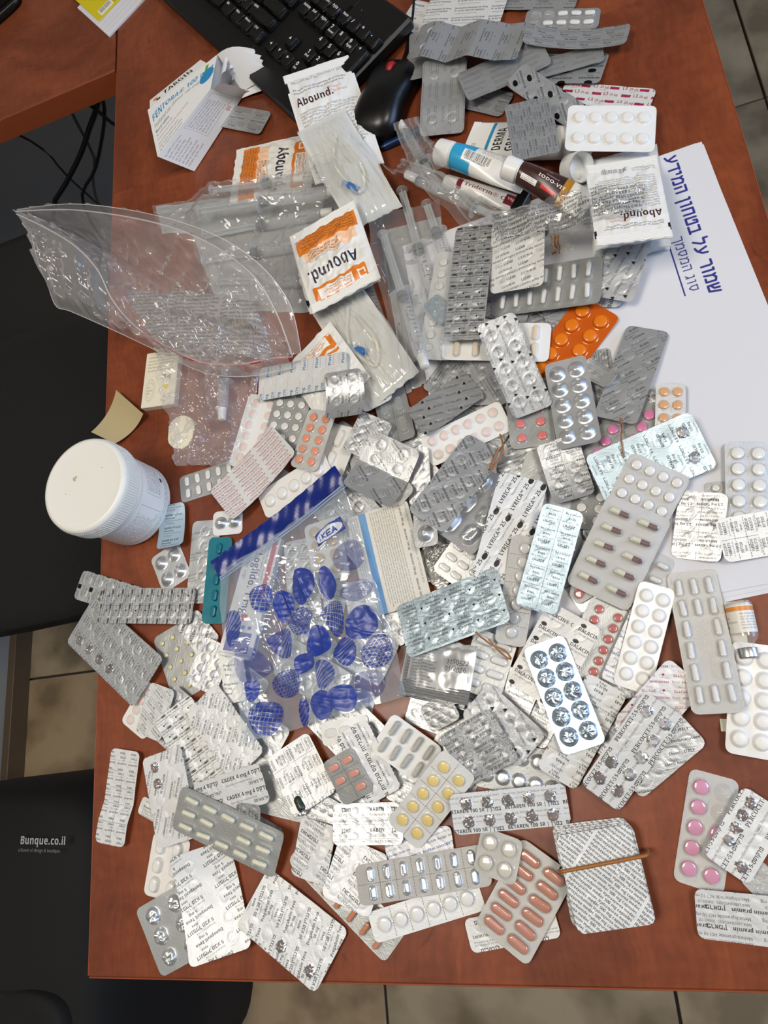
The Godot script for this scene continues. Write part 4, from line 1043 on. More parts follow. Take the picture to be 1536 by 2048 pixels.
func corner_pull(u: float, v: float, hl: float, hw: float, rc: float) -> Vector2:
	# pulls grid points outside a rounded corner onto its arc
	var cu := hl - rc
	var cv := hw - rc
	var d := Vector2(absf(u) - cu, absf(v) - cv)
	if d.x > 0.0 and d.y > 0.0 and d.length() > rc:
		d = d.normalized() * rc
		return Vector2(signf(u) * (cu + d.x), signf(v) * (cv + d.y))
	return Vector2(u, v)


func card(at: Vector3, turn: Vector3, length: float, width: float, thick: float, side: String, sheet: String, angle: float, o: Dictionary, label: String) -> void:
	# side "F": printed foil up, pockets hidden below; side "P": pockets up
	var l := length * MM
	var w := width * MM
	var th := thick * MM
	var root := thing("blister_card", label, "blister pack", at, turn, "blister cards heaped on the desk")
	note_top(root.transform, l, w, th)
	var id := int(names["blister_card"])
	dice.seed = id * 13 + 5
	var bent := Bent.new(l, o.get("bend", 0.0), o.get("fold", []))
	var nu: int = o["n"][0]
	var nv: int = o["n"][1]
	var pk: Array = POCKETS[o.get("pk", "r5")]
	var along_u: bool = o.get("o", "u") == "u"
	var mu := 0.05 * l
	var mv := 0.05 * w
	var du := (l - 2 * mu) / nu
	var dv := (w - 2 * mv) / nv
	var a: float = pk[0] * MM
	var r: float = pk[1] * MM
	var long_room := (du if along_u else dv) * 0.93
	var side_room := (dv if along_u else du) * 0.90
	var fit := minf(1.0, minf(side_room / (2.16 * r), long_room / (2.16 * r + 2 * a)))
	if fit < 0.75 and a > 0.0:
		a = maxf(long_room / 2 - r * 1.15 * 0.85, 0.0)
		fit = minf(1.0, minf(side_room / (2.3 * r), long_room / (2.3 * r + 2 * a)))
	a *= fit
	r *= fit
	var cells := []
	for iu in nu:
		for iv in nv:
			cells.append(Vector2(-l / 2 + mu + (iu + 0.5) * du, -w / 2 + mv + (iv + 0.5) * dv))
	var film_kind: String = o.get("film", "clear")
	var tone: String = o.get("tone", "foil" if side == "F" else "grey")
	var burst: Array = o.get("burst", [])
	var gaps: Array = o.get("gap", [])
	var film_mat: StandardMaterial3D
	match film_kind:
		"white":
			film_mat = plain("white pvc", Color(0.90, 0.90, 0.895), 0.20)
		"alu":
			film_mat = plain("pressed aluminium", Color(0.85, 0.86, 0.87), 0.38, 0.82)
		"amber":
			film_mat = clear_film("amber pvc", Color(0.95, 0.48, 0.05), 0.45, 0.05)
		"teal":
			film_mat = plain("teal pvc", Color(0.04, 0.42, 0.50), 0.25)
		_:
			film_mat = clear_film("clear pvc", Color(0.93, 0.94, 0.95), 0.11, 0.07)
	if tone == "blue" and film_kind == "alu":
		film_mat = plain("bluish aluminium", Color(0.78, 0.84, 0.90), 0.32, 0.92)
	var domes := Geo.new()
	if side == "F":
		var g := foil_sheet(l, w, th, bent, cells, a, r, along_u, burst, sheet, angle, id)
		part("foil", g.mesh(), foil(tone, sheet), root)
		var low := th - 0.0005
		var ph := low - 0.0001
		var d := dome(a, r, pocket_profile(r, ph, "soft"), along_u, 14)
		for k in cells.size():
			domes.add(d, bent.frame(cells[k].x) * Transform3D(Basis(Vector3.RIGHT, PI), Vector3(0, low, cells[k].y)))
		part("pocket_film", domes.mesh(), film_mat if film_kind != "clear" or burst.size() else plain("pocket film", Color(0.72, 0.73, 0.73), 0.25), root)
		for k in burst:
			if k < cells.size():
				part("torn_flap", torn_flap(r + a * 0.5, id * 31 + k).mesh(), plain("torn aluminium", Color(0.80, 0.80, 0.80), 0.3, 0.9), root, bent.frame(cells[k].x) * Transform3D(Basis(Vector3.UP, k * 2.1 + id), Vector3(0, th, cells[k].y)))
				part("burst_pocket", dome(a, r * 0.9, pocket_profile(r * 0.9, 0.0022, "soft"), along_u, 26, 0.35, id * 7 + k).mesh(), clear_film("burst pvc", Color(0.93, 0.94, 0.95), 0.10, 0.04), root, bent.frame(cells[k].x) * Transform3D(Basis(), Vector3(0, th - 0.0006, cells[k].y)))
		if o.has("green"):
			part("capsule", pill_mesh(0.0035, 0.0042, 0.006, "capsule", true), pill_material("green"), root, bent.frame(l * 0.36) * Transform3D(Basis(), Vector3(0, th - 0.0012, w * 0.28)))
			part("torn_flap", torn_flap(0.007, id * 31 + 7).mesh(), plain("torn aluminium", Color(0.80, 0.80, 0.80), 0.26, 0.9), root, bent.frame(l * 0.43) * Transform3D(Basis(), Vector3(0, th + 0.0003, w * 0.30)))
	else:
		var sheet_tone := tone
		if film_kind == "white":
			sheet_tone = "pvc"
		part("foil", plate(l, w, 0.0005, bent, id).mesh(), foil(sheet_tone, sheet), root)
		var style := "cone" if o.get("pk", "") in ["cone", "cone8"] else ("soft" if film_kind in ["white", "alu"] else "clear")
		var ph := th - 0.0006
		if film_kind == "white":
			ph *= 0.85
		var d := dome(a, r, pocket_profile(r, ph, style), along_u, 24)
		var kind := "capsule" if o.get("pk", "") in ["cap", "capl"] else "tablet"
		var ph_pill := minf(ph * 0.86, 2.0 * r * 0.9)
		for k in cells.size():
			if k in gaps:
				continue
			var xf := bent.frame(cells[k].x) * Transform3D(Basis(), Vector3(0, 0.0005, cells[k].y))
			if k in burst or o.has("crush") or (film_kind == "alu" and dice.randf() < 0.2):
				domes.add(dome(a, r, pocket_profile(r, ph, "soft"), along_u, 30, 0.75 if k in burst or o.has("crush") else 0.3, id * 7 + k), xf)
				continue
			domes.add(d, xf)
			var colour: String = o.get("pill", "")
			if colour == "" or film_kind == "alu" or film_kind == "teal":
				continue
			if film_kind == "white":
				# white film clings to the tablet: a proud disc of the tablet shows through it
				part("tablet", pill_mesh(a, r * 0.74, ph * 0.5, "tablet", along_u), pill_material(colour), root, xf * Transform3D(Basis(), Vector3(0, ph * 0.84, 0)))
				continue
			var tilt := Basis(Vector3(dice.randf_range(-1, 1), 0, dice.randf_range(-1, 1)).normalized(), deg_to_rad(dice.randf_range(0, 5))) * Basis(Vector3.UP, dice.randf_range(-0.06, 0.06))
			if kind == "capsule":
				var cr := minf(r * 0.80, ph * 0.45)
				var am := pill_mesh(a + r * 0.05, cr, 0.0, "capsule", along_u)
				var p := part("capsule", am, null, root, xf * Transform3D(tilt, Vector3(0, cr + 0.0002, 0)))
				if colour == "redcream":
					var flip := dice.randf() < 0.3
					p.set_surface_override_material(0, pill_material("red" if flip else "ivory"))
					p.set_surface_override_material(1, pill_material("ivory" if flip else "red"))
				else:
					p.set_surface_override_material(0, pill_material(colour))
					p.set_surface_override_material(1, pill_material(colour))
			else:
				part("tablet", pill_mesh(a, r * 0.84, ph_pill * 0.86, "tablet", along_u), pill_material(colour), root, xf * Transform3D(tilt, Vector3(0, ph_pill * 0.46, 0)))
		part("pocket_film", domes.mesh(), film_mat, root)
	if o.get("perf", 0):
		var gp := Geo.new()
		var y := th + 0.00016 if side == "F" else 0.00068
		for iu in range(1, nu):
			dashes(gp, bent, Vector2(-l / 2 + mu + iu * du, -w / 2 + 0.001), Vector2(-l / 2 + mu + iu * du, w / 2 - 0.001), y)
		if nv > 1:
			dashes(gp, bent, Vector2(-l / 2 + 0.001, 0), Vector2(l / 2 - 0.001, 0), y)
		part("perforation", gp.mesh(), plain("perforation", Color(0.25, 0.25, 0.25), 0.7), root)


func dashes(g: Geo, bent: Bent, from: Vector2, to: Vector2, y: float) -> void:
	var n := int(from.distance_to(to) / 0.0021)
	var d := (to - from) / n
	var s := d.normalized().orthogonal() * 0.00016
	for k in n:
		var p := from + d * (k + 0.15)
		var q := from + d * (k + 0.85)
		g.face(bent.pt(p.x - s.x, y, p.y - s.y), bent.pt(q.x - s.x, y, q.y - s.y), bent.pt(q.x + s.x, y, q.y + s.y), bent.pt(p.x + s.x, y, p.y + s.y))


func plate(l: float, w: float, th: float, bent: Bent, id: int) -> Geo:
	# the flat sheet of a card that lies pockets up: both faces and the rim
	var g := Geo.new()
	var nu := 30
	var nv := 14
	var rc := minf(0.0055, w * 0.2)
	for face in 2:
		for iu in nu + 1:
			for iv in nv + 1:
				var q := corner_pull((float(iu) / nu - 0.5) * l, (float(iv) / nv - 0.5) * w, l / 2, w / 2, rc)
				var wave := noise.get_noise_3d(q.x * 45.0, q.y * 45.0, id * 3.0) * 0.00018
				g.p(bent.pt(q.x, (th if face == 0 else 0.0) + wave, q.y), q / 0.024, q / 0.03)
	var n := (nu + 1) * (nv + 1)
	for iu in nu:
		for iv in nv:
			var s := iu * (nv + 1) + iv
			g.quad(s, s + nv + 1, s + nv + 2, s + 1)
			g.quad(n + s, n + s + 1, n + s + nv + 2, n + s + nv + 1)
	rim(g, nu, nv, n)
	return g


func rim(g: Geo, nu: int, nv: int, n: int) -> void:
	var loop := []
	for iu in nu:
		loop.append(iu * (nv + 1))
	for iv in nv:
		loop.append(nu * (nv + 1) + iv)
	for iu in nu:
		loop.append((nu - iu) * (nv + 1) + nv)
	for iv in nv:
		loop.append(nv - iv)
	var k0 := g.v.size()
	for k in loop:
		g.p(g.v[k], g.a[k], g.b[k])
		g.p(g.v[k + n], g.a[k], g.b[k])
	for k in loop.size():
		var e := (k + 1) % loop.size()
		g.quad(k0 + k * 2, k0 + k * 2 + 1, k0 + e * 2 + 1, k0 + e * 2)


func foil_sheet(l: float, w: float, th: float, bent: Bent, cells: Array, a: float, r: float, along_u: bool, burst: Array, sheet: String, angle: float, id: int) -> Geo:
	# printed lid foil with the pockets pressing through, torn open over the burst ones
	var g := Geo.new()
	var nu := int(l / 0.0013)
	var nv := int(w / 0.0013)
	var rc := minf(0.0055, w * 0.2)
	var tile := Vector2(0.03, 0.03)
	if sheet:
		var ps := print_sheet(sheet)
		tile = Vector2(ps[1], ps[2]) * MM
	var ca := cos(deg_to_rad(angle))
	var sa := sin(deg_to_rad(angle))
	var gone := PackedByteArray()
	gone.resize((nu + 1) * (nv + 1))
	var shift := Vector2(id * 0.37, id * 0.61)
	if sheet in ["eliq", "fusid", "lexa", "loriv", "abst"]:
		shift = Vector2.ZERO
	for face in 2:
		for iu in nu + 1:
			for iv in nv + 1:
				var q := corner_pull((float(iu) / nu - 0.5) * l, (float(iv) / nv - 0.5) * w, l / 2, w / 2, rc)
				var h := th
				h += noise.get_noise_3d(q.x * 38.0, q.y * 38.0, id * 3.0) * 0.00030
				if face == 0:
					var near := 1.0
					var which := -1
					for k in cells.size():
						var c: Vector2 = cells[k]
						var e := q - c
						if absf(e.x) > 0.016 or absf(e.y) > 0.016:
							continue
						if along_u:
							e.x = maxf(absf(e.x) - a, 0.0)
						else:
							e.y = maxf(absf(e.y) - a, 0.0)
						var d := e.length() - r
						if d < near:
							near = d
							which = k
					if which >= 0:
						var bumpy := noise.get_noise_3d(q.x * 420.0, q.y * 420.0, id * 5.0 + which)
						h -= 0.00028 * exp(-pow(near / 0.0007, 2.0))
						if near < 0.0:
							h += 0.00020 * smoothstep(0.0, -0.003, near) + bumpy * 0.00012
						if which in burst:
							var ragged := near + bumpy * 0.0011
							if near < 0.0012:
								h += (0.5 + bumpy) * 0.0009 * exp(-absf(ragged + r * 0.18) / 0.0012)
							var rim_gap := -r * 0.12 - ragged
							if absf(rim_gap) < 0.0009:
								# bring the grid onto the torn edge
								var away := q - (cells[which] as Vector2)
								if along_u:
									away.x = signf(away.x) * maxf(absf(away.x) - a, 0.0)
								else:
									away.y = signf(away.y) * maxf(absf(away.y) - a, 0.0)
								q += away.normalized() * rim_gap
							elif rim_gap > 0.0:
								gone[iu * (nv + 1) + iv] = 1
				else:
					h -= 0.0004
				var tuv := Vector2((q.x + l / 2) * ca + (q.y + w / 2) * sa, -(q.x + l / 2) * sa + (q.y + w / 2) * ca) / tile + shift
				if sheet == "abst":
					tuv = Vector2(q.x / l + 0.5, 0.5 - (q.y / w)) if true else tuv
					tuv = Vector2(q.x / l + 0.5, q.y / w + 0.5)
				g.p(bent.pt(q.x, h, q.y), q / 0.024 + Vector2(id * 0.13, id * 0.29), tuv)
	var n := (nu + 1) * (nv + 1)
	for iu in nu:
		for iv in nv:
			var s := iu * (nv + 1) + iv
			if gone[s] or gone[s + 1] or gone[s + nv + 1] or gone[s + nv + 2]:
				continue
			g.quad(s, s + nv + 1, s + nv + 2, s + 1)
			g.quad(n + s, n + s + 1, n + s + nv + 2, n + s + nv + 1)
	rim(g, nu, nv, n)
	return g


func torn_flap(r: float, id: int) -> Geo:
	# a crumpled bit of foil standing at the edge of a burst pocket
	var g := Geo.new()
	var d := RandomNumberGenerator.new()
	d.seed = id
	var n := 7
	for k in n + 1:
		var th := -0.9 + 1.8 * k / n
		var e := Vector3(cos(th), 0, sin(th)) * r * 0.92
		g.p(e + Vector3(0, 0.0002, 0))
		g.p(e * d.randf_range(0.55, 0.8) + Vector3(0, d.randf_range(0.0004, 0.0022), 0))
		g.p(e * d.randf_range(0.25, 0.55) + Vector3(0, d.randf_range(-0.0008, 0.0022), 0))
	for k in n:
		for j in 2:
			var s := k * 3 + j
			g.quad(s, s + 1, s + 4, s + 3)
	return g


func sachet(at: Vector3, turn: Vector3, length: float, width: float, thick: float, o: Dictionary, label: String) -> void:
	var root := thing("sachet", label, "sachet", at, turn, "drink powder sachets")
	var l := length * MM
	var w := width * MM
	var th := thick * MM
	note_top(root.transform, l, w, th)
	var base := Color(0.90, 0.90, 0.89)
	part("pouch", pillow(l, w, th, int(names["sachet"])).mesh(), printed("sachet " + o["pr"], base, 0.36, "sachet_" + o["pr"]), root)
	for e in [-1.0, 1.0]:
		var seal := Geo.new()
		for k in 25:
			for j in 9:
				seal.p(Vector3(e * (l / 2 - 0.0005 - k * 0.00045), th * 0.18 + 0.0007 + 0.0005 * absf(sin(k * PI / 4.0)), (j / 8.0 - 0.5) * (w - 0.002)), Vector2(k, j))
		for k in 24:
			for j in 8:
				var s := k * 9 + j
				seal.quad(s, s + 9, s + 10, s + 1)
		part("crimped_seal", seal.mesh(), plain("sachet seal", base, 0.4), root)


func pillow(l: float, w: float, th: float, id: int, crinkle := 0.0006) -> Geo:
	# two sheets sealed along the edge, plump in the middle; print runs across v, top at -u
	var g := Geo.new()
	var nu := 46
	var nv := 40
	for face in 2:
		for iu in nu + 1:
			for iv in nv + 1:
				var s := float(iu) / nu
				var t := float(iv) / nv
				var plump := pow(sin(PI * clampf((s - 0.09) / 0.82, 0.0, 1.0)), 0.6) * pow(sin(PI * clampf((t - 0.03) / 0.94, 0.0, 1.0)), 0.5)
				var wob := noise.get_noise_3d(s * 5.0, t * 5.0, id * 4.0) + 0.7 * noise.get_noise_3d(s * 13.0, t * 11.0, id * 4.0 + 2.0)
				if crinkle < 0.0005:
					wob = 1.2 * noise.get_noise_3d(s * 2.4, t * 1.6, id * 4.0) + 0.35 * (1.0 - 2.0 * absf(noise.get_noise_3d(s * 2.0 + t, t * 5.0, id * 4.0 + 2.0)))
				var y := th * 0.18 + (0.82 * th * plump * (0.72 + 0.28 * wob) + crinkle * wob * 0.9 if face == 0 else -0.17 * th * plump)
				if face == 0:
					y += 0.00035
				g.p(Vector3((s - 0.5) * l + noise.get_noise_2d(t * 6.0, id) * 0.0008, maxf(y, 0.0), (t - 0.5) * w), Vector2(s * l, t * w) / 0.024, Vector2(1.0 - t, s))
	var n := (nu + 1) * (nv + 1)
	for iu in nu:
		for iv in nv:
			var s := iu * (nv + 1) + iv
			g.quad(s, s + nv + 1, s + nv + 2, s + 1)
			g.quad(n + s, n + s + 1, n + s + nv + 2, n + s + nv + 1)
	rim(g, nu, nv, n)
	return g


func barcode_sachet(at: Vector3, turn: Vector3, length: float, width: float, thick: float, _o: Dictionary, label: String) -> void:
	var root := thing("sachet", label, "sachet", at, turn)
	note_top(root.transform, length * MM, width * MM, thick * MM)
	part("pouch", pillow(length * MM, width * MM, thick * MM, 61).mesh(), printed("barcode sachet", Color(0.78, 0.78, 0.77), 0.3, "barcode", 0.4), root)


func silver_sachet(at: Vector3, turn: Vector3, length: float, width: float, thick: float, _o: Dictionary, label: String) -> void:
	var root := thing("foil_sachet", label, "sachet", at, turn, "silver crimped sachets")
	var l := length * MM
	var w := width * MM
	note_top(root.transform, l, w, thick * MM)
	var m := printed("silver sachet", Color(0.86, 0.87, 0.88), 0.30, "date", 0.65)
	part("pouch", pillow(l, w, thick * MM, int(names["foil_sachet"]) + 40, 0.0004).mesh(), m, root)
	var seal := Geo.new()
	for k in 41:
		for j in 9:
			seal.p(Vector3(l / 2 - 0.0003 - k * 0.0003, thick * MM * 0.2 + 0.0008 + 0.0009 * absf(sin(k * PI / 8.0)), (j / 8.0 - 0.5) * w), Vector2(k, j))
	for k in 40:
		for j in 8:
			var s := k * 9 + j
			seal.quad(s, s + 9, s + 10, s + 1)
	part("crimped_seal", seal.mesh(), plain("silver seal", Color(0.85, 0.86, 0.87), 0.2, 0.95), root)


func ointment(at: Vector3, turn: Vector3, length: float, width: float, thick: float, o: Dictionary, label: String) -> void:
	# a squeeze tube: round shoulder at the cap, flat crimp at the far end
	var root := thing("ointment_tube", label, "tube", at, turn)
	var l := length * MM
	var w := width * MM
	var th := thick * MM
	note_top(root.transform, l, w * 0.9, th)
	var col: String = o["col"]
	var g := Geo.new()
	var nu := 30
	var nv := 28
	var cap_l := 0.17 * l
	for iu in nu + 1:
		var s := float(iu) / nu
		var x := -l / 2 + cap_l + (l - cap_l) * s
		var k := smoothstep(0.0, 1.0, s)
		var hw := lerpf(minf(w, th) * 0.49, w * 0.5, clampf(s * 1.6, 0.0, 1.0)) if s > 0.02 else minf(w, th) * 0.36
		var hh := lerpf(th * 0.49, 0.0011, pow(k, 1.5))
		for iv in nv + 1:
			var a := TAU * iv / nv + PI / 2
			var e := 1.0 - 0.25 * k
			var q := Vector3(x, th * 0.5 * (1.0 - 0.5 * k) + signf(sin(a)) * pow(absf(sin(a)), e) * hh, cos(a) * hw)
			g.p(q, Vector2(s, float(iv) / nv), Vector2(s * (1.0 - cap_l / l) + cap_l / l, clampf(0.5 + cos(a) * 0.5, 0.0, 1.0)) if sin(a) > -0.3 else Vector2(0.02, 0.02))
	for iu in nu:
		for iv in nv:
			var s := iu * (nv + 1) + iv
			g.quad(s, s + nv + 1, s + nv + 2, s + 1)
	if col == "derma":
		for k in g.b.size():
			g.b[k] = Vector2(g.b[k].y, 1.0 - g.b[k].x)
	var body := printed("tube " + col, Color(0.90, 0.90, 0.89), 0.28, "tube_" + col)
	part("body", g.mesh(), body, root)
	# crimp
	var cr := Geo.new()
	for k in 4:
		cr.add(tube([Vector3(l / 2 - 0.001 - k * 0.002, th * 0.25, -w * 0.49), Vector3(l / 2 - 0.001 - k * 0.002, th * 0.25, w * 0.49)], 0.0013, 6), Transform3D())
	part("crimp", cr.mesh(), plain("tube white", Color(0.90, 0.90, 0.89), 0.3), root)
	var cw := minf(w, th) * 0.5
	var prof := [Vector2(0.0, -0.0005), Vector2(cw * 0.90, 0.0), Vector2(cw, 0.0015), Vector2(cw, cap_l * 0.93), Vector2(cw * 0.96, cap_l), Vector2(cw * 0.6, cap_l + 0.0005)]
	part("cap", lathe(prof, 32).mesh(), plain("tube cap", Color(0.90, 0.90, 0.885), 0.35), root, Transform3D(Basis(Vector3(0, 0, 1), -PI / 2), Vector3(-l / 2, th * 0.5, 0)))
	if col == "red":
		part("clip", bevel_box(Vector3(0.012, th * 0.9, w * 1.15), 0.001).mesh(), plain("black clip", Color(0.02, 0.02, 0.02), 0.3), root, Transform3D(Basis(), Vector3(l * 0.46, 0.0, 0)))
	if col == "derma":
		var open := [Vector2(0.0, 0.001), Vector2(0.012, 0.001), Vector2(0.0135, 0.0), Vector2(0.0145, 0.001), Vector2(0.0145, 0.017), Vector2(0.0132, 0.017), Vector2(0.0128, 0.003), Vector2(0.0, 0.003)]
		part("cap_lid", lathe(open, 32).mesh(), plain("tube cap", Color(0.90, 0.90, 0.885), 0.35), root, Transform3D(Basis(Vector3(0, 0, 1), 0.9) * Basis(Vector3.RIGHT, -0.3), Vector3(-l * 0.42, 0.013, -0.026)))


func syringe(at: Vector3, turn: Vector3, length: float, width: float, thick: float, _o: Dictionary, label: String) -> void:
	# lies along x: cap at -x, thumb plate at +x
	var root := thing("syringe", label, "syringe", at, turn, "wrapped clear syringes")
	var l := length * MM
	var r := thick * MM * 0.40
	note_top(root.transform, l, r * 2.2, thick * MM)
	var b := Basis(Vector3(0, 0, 1), -PI / 2)
	var y := thick * MM * 0.5
	var clear := clear_film("syringe plastic", Color(0.90, 0.92, 0.93), 0.13, 0.05)
	var x0 := -l * 0.5
	var cap_l := 0.014
	var barrel_l := minf(l * 0.48, 0.085)
	part("cap", lathe([Vector2(0, 0), Vector2(r * 0.58, 0.0), Vector2(r * 0.68, 0.0012), Vector2(r * 0.74, cap_l), Vector2(r * 0.5, cap_l + 0.0005)], 22).mesh(), plain("syringe cap", Color(0.88, 0.88, 0.87), 0.45), root, Transform3D(b, Vector3(x0, y, 0)))
	var bx := x0 + cap_l
	var barrel := part("barrel", lathe([Vector2(r * 0.35, -0.001), Vector2(r * 0.9, 0.0005), Vector2(r, 0.003), Vector2(r, barrel_l), Vector2(r * 0.86, barrel_l), Vector2(r * 0.86, 0.004), Vector2(r * 0.3, 0.002)], 26).mesh(), clear, root, Transform3D(b, Vector3(bx, y, 0)))
	part("flange", dome(r * 0.75, r * 1.15, [Vector2(r * 1.0, 0.0), Vector2(0.0003, 0.0), Vector2(0.0, 0.0008), Vector2(0.0003, 0.0018), Vector2(r * 1.0, 0.0018)], false, 26).mesh(), clear_film("syringe flange", Color(0.88, 0.90, 0.91), 0.3, 0.1), root, Transform3D(b, Vector3(bx + barrel_l, y, 0)))
	part("stopper", lathe([Vector2(0, 0.0), Vector2(r * 0.5, 0.001), Vector2(r * 0.84, 0.003), Vector2(r * 0.84, 0.005), Vector2(r * 0.74, 0.006), Vector2(r * 0.84, 0.007), Vector2(r * 0.84, 0.010), Vector2(0.0, 0.0102)], 22).mesh(), plain("stopper rubber", Color(0.06, 0.06, 0.065), 0.55), root, Transform3D(b, Vector3(bx + barrel_l * 0.88, y, 0)))
	var rod := Geo.new()
	var rl := l - cap_l - barrel_l * 0.95 - 0.003
	rod.add(bevel_box(Vector3(rl, r * 1.25, 0.0012), 0.0003), Transform3D(Basis(), Vector3(0, -r * 0.62, 0)))
	rod.add(bevel_box(Vector3(rl, 0.0012, r * 1.25), 0.0003), Transform3D(Basis(), Vector3(0, -0.0006, 0)))
	var clear_rod := clear_film("plunger plastic", Color(0.84, 0.86, 0.87), 0.34, 0.12)
	part("plunger", rod.mesh(), clear_rod, root, Transform3D(Basis(), Vector3(bx + barrel_l * 0.95 + rl / 2, y, 0)))
	part("thumb_plate", lathe([Vector2(0, 0), Vector2(r * 0.92, 0.0), Vector2(r * 0.96, 0.001), Vector2(r * 0.9, 0.002), Vector2(0, 0.002)], 24).mesh(), clear_rod, root, Transform3D(b, Vector3(l * 0.5 - 0.002, y, 0)))
	# the printed scale is a thin sleeve on the barrel
	var sl := Geo.new()
	var nv := 14
	for k in 2:
		for j in nv + 1:
			var a := lerpf(-1.25, 1.25, float(j) / nv)
			sl.p(Vector3(-barrel_l / 2 + k * barrel_l, cos(a) * r * 1.012, sin(a) * r * 1.012), Vector2(1.0 - k, 1.0 - float(j) / nv))
	for j in nv:
		sl.quad(j, nv + 1 + j, nv + 2 + j, j + 1)
	part("scale_print", sl.mesh(), ink_only("syringe scale", "scale"), barrel, barrel.transform.affine_inverse() * Transform3D(Basis(), Vector3(bx + barrel_l / 2, y, 0)))


func pouch(at: Vector3, turn: Vector3, length: float, width: float, thick: float, _o: Dictionary, label: String) -> void:
	# sterile pouch: paper back, clear film front, a soft tube with a blue fitting inside
	var root := thing("sterile_pouch", label, "pouch", at, turn, "sterile pouches")
	var l := length * MM
	var w := width * MM
	var th := thick * MM
	note_top(root.transform, l, w * 0.9, th)
	var id := int(names["sterile_pouch"]) + 70
	var back := pillow(l, w, 0.0012, id, 0.0012)
	part("paper_back", back.mesh(), plain("pouch paper", Color(0.84, 0.84, 0.82), 0.65), root)
	var g := Geo.new()
	var nu := 70
	var nv := 44
	for iu in nu + 1:
		for iv in nv + 1:
			var s := float(iu) / nu
			var t := float(iv) / nv
			var plump := pow(sin(PI * clampf((s - 0.05) / 0.9, 0.0, 1.0)), 0.5) * pow(sin(PI * clampf((t - 0.06) / 0.88, 0.0, 1.0)), 0.55)
			var wr := (1.0 - absf(noise.get_noise_3d(s * 2.0 + t * 1.2, t * 6.5 + s, id)) * 1.8) * 0.75 + (1.0 - absf(noise.get_noise_3d(s * 5.0 - t * 3.0, t * 15.0 + s * 4.0, id + 3.0)) * 1.8) * 0.28
			g.p(Vector3((s - 0.5) * l, 0.0022 + plump * (th * 0.55 + wr * th * 0.75), (t - 0.5) * w * (1.0 - 0.07 * sin(s * 9.0))), Vector2(s, t))
	for iu in nu:
		for iv in nv:
			var s := iu * (nv + 1) + iv
			g.quad(s, s + nv + 1, s + nv + 2, s + 1)
	part("film_front", g.mesh(), clear_film("pouch film", Color(0.90, 0.91, 0.90), 0.36, 0.10), root)
	part("soft_tube", tube(curve_points([Vector3(-l * 0.3, 0.004, -w * 0.1), Vector3(-l * 0.05, 0.005, w * 0.2), Vector3(l * 0.25, 0.005, w * 0.05), Vector3(l * 0.1, 0.006, -w * 0.2), Vector3(-l * 0.2, 0.005, -w * 0.15)], 40), 0.0018, 8).mesh(), plain("soft tube", Color(0.85, 0.84, 0.78), 0.4), root)
	var side := 0.25 if id % 2 == 0 else -0.2
	part("fitting", lathe([Vector2(0, 0), Vector2(0.004, 0), Vector2(0.0045, 0.002), Vector2(0.0042, 0.014), Vector2(0.003, 0.016), Vector2(0.003, 0.022), Vector2(0, 0.022)], 20).mesh(), plain("blue fitting", Color(0.22, 0.42, 0.66), 0.4), root, Transform3D(Basis(Vector3(0, 0, 1), PI / 2) * Basis(Vector3.RIGHT, 0.5), Vector3(l * side * (1.0 if id % 2 == 0 else -0.6), 0.0055, w * 0.05)))


func flat_carton(at: Vector3, turn: Vector3, length: float, width: float, thick: float, _o: Dictionary, label: String) -> void:
	var root := thing("medicine_carton", label, "carton", at, turn)
	var l := length * MM
	var w := width * MM
	note_top(root.transform, l, w, thick * MM)
	var g := bevel_box(Vector3(l, thick * MM, w), 0.0006)
	for k in g.b.size():
		g.b[k] = Vector2(g.v[k].x / l + 0.5, g.v[k].z / w + 0.5) if g.v[k].y > thick * MM * 0.9 else Vector2(0.995, 0.995)
	part("box", g.mesh(), printed("flat carton", Color(0.90, 0.90, 0.90), 0.45, "flat_carton"), root)
	part("end_flap", bevel_box(Vector3(0.003, thick * MM * 0.8, w * 0.9), 0.0006).mesh(), plain("carton white", Color(0.90, 0.90, 0.90), 0.45), root, Transform3D(Basis(), Vector3(l / 2 + 0.0015, thick * MM * 0.1, 0)))


func lying(called: String, label: String, category: String, at: Vector3, yaw: float) -> Node3D:
	return thing(called, label, category, at, Vector3(0, yaw, 0))


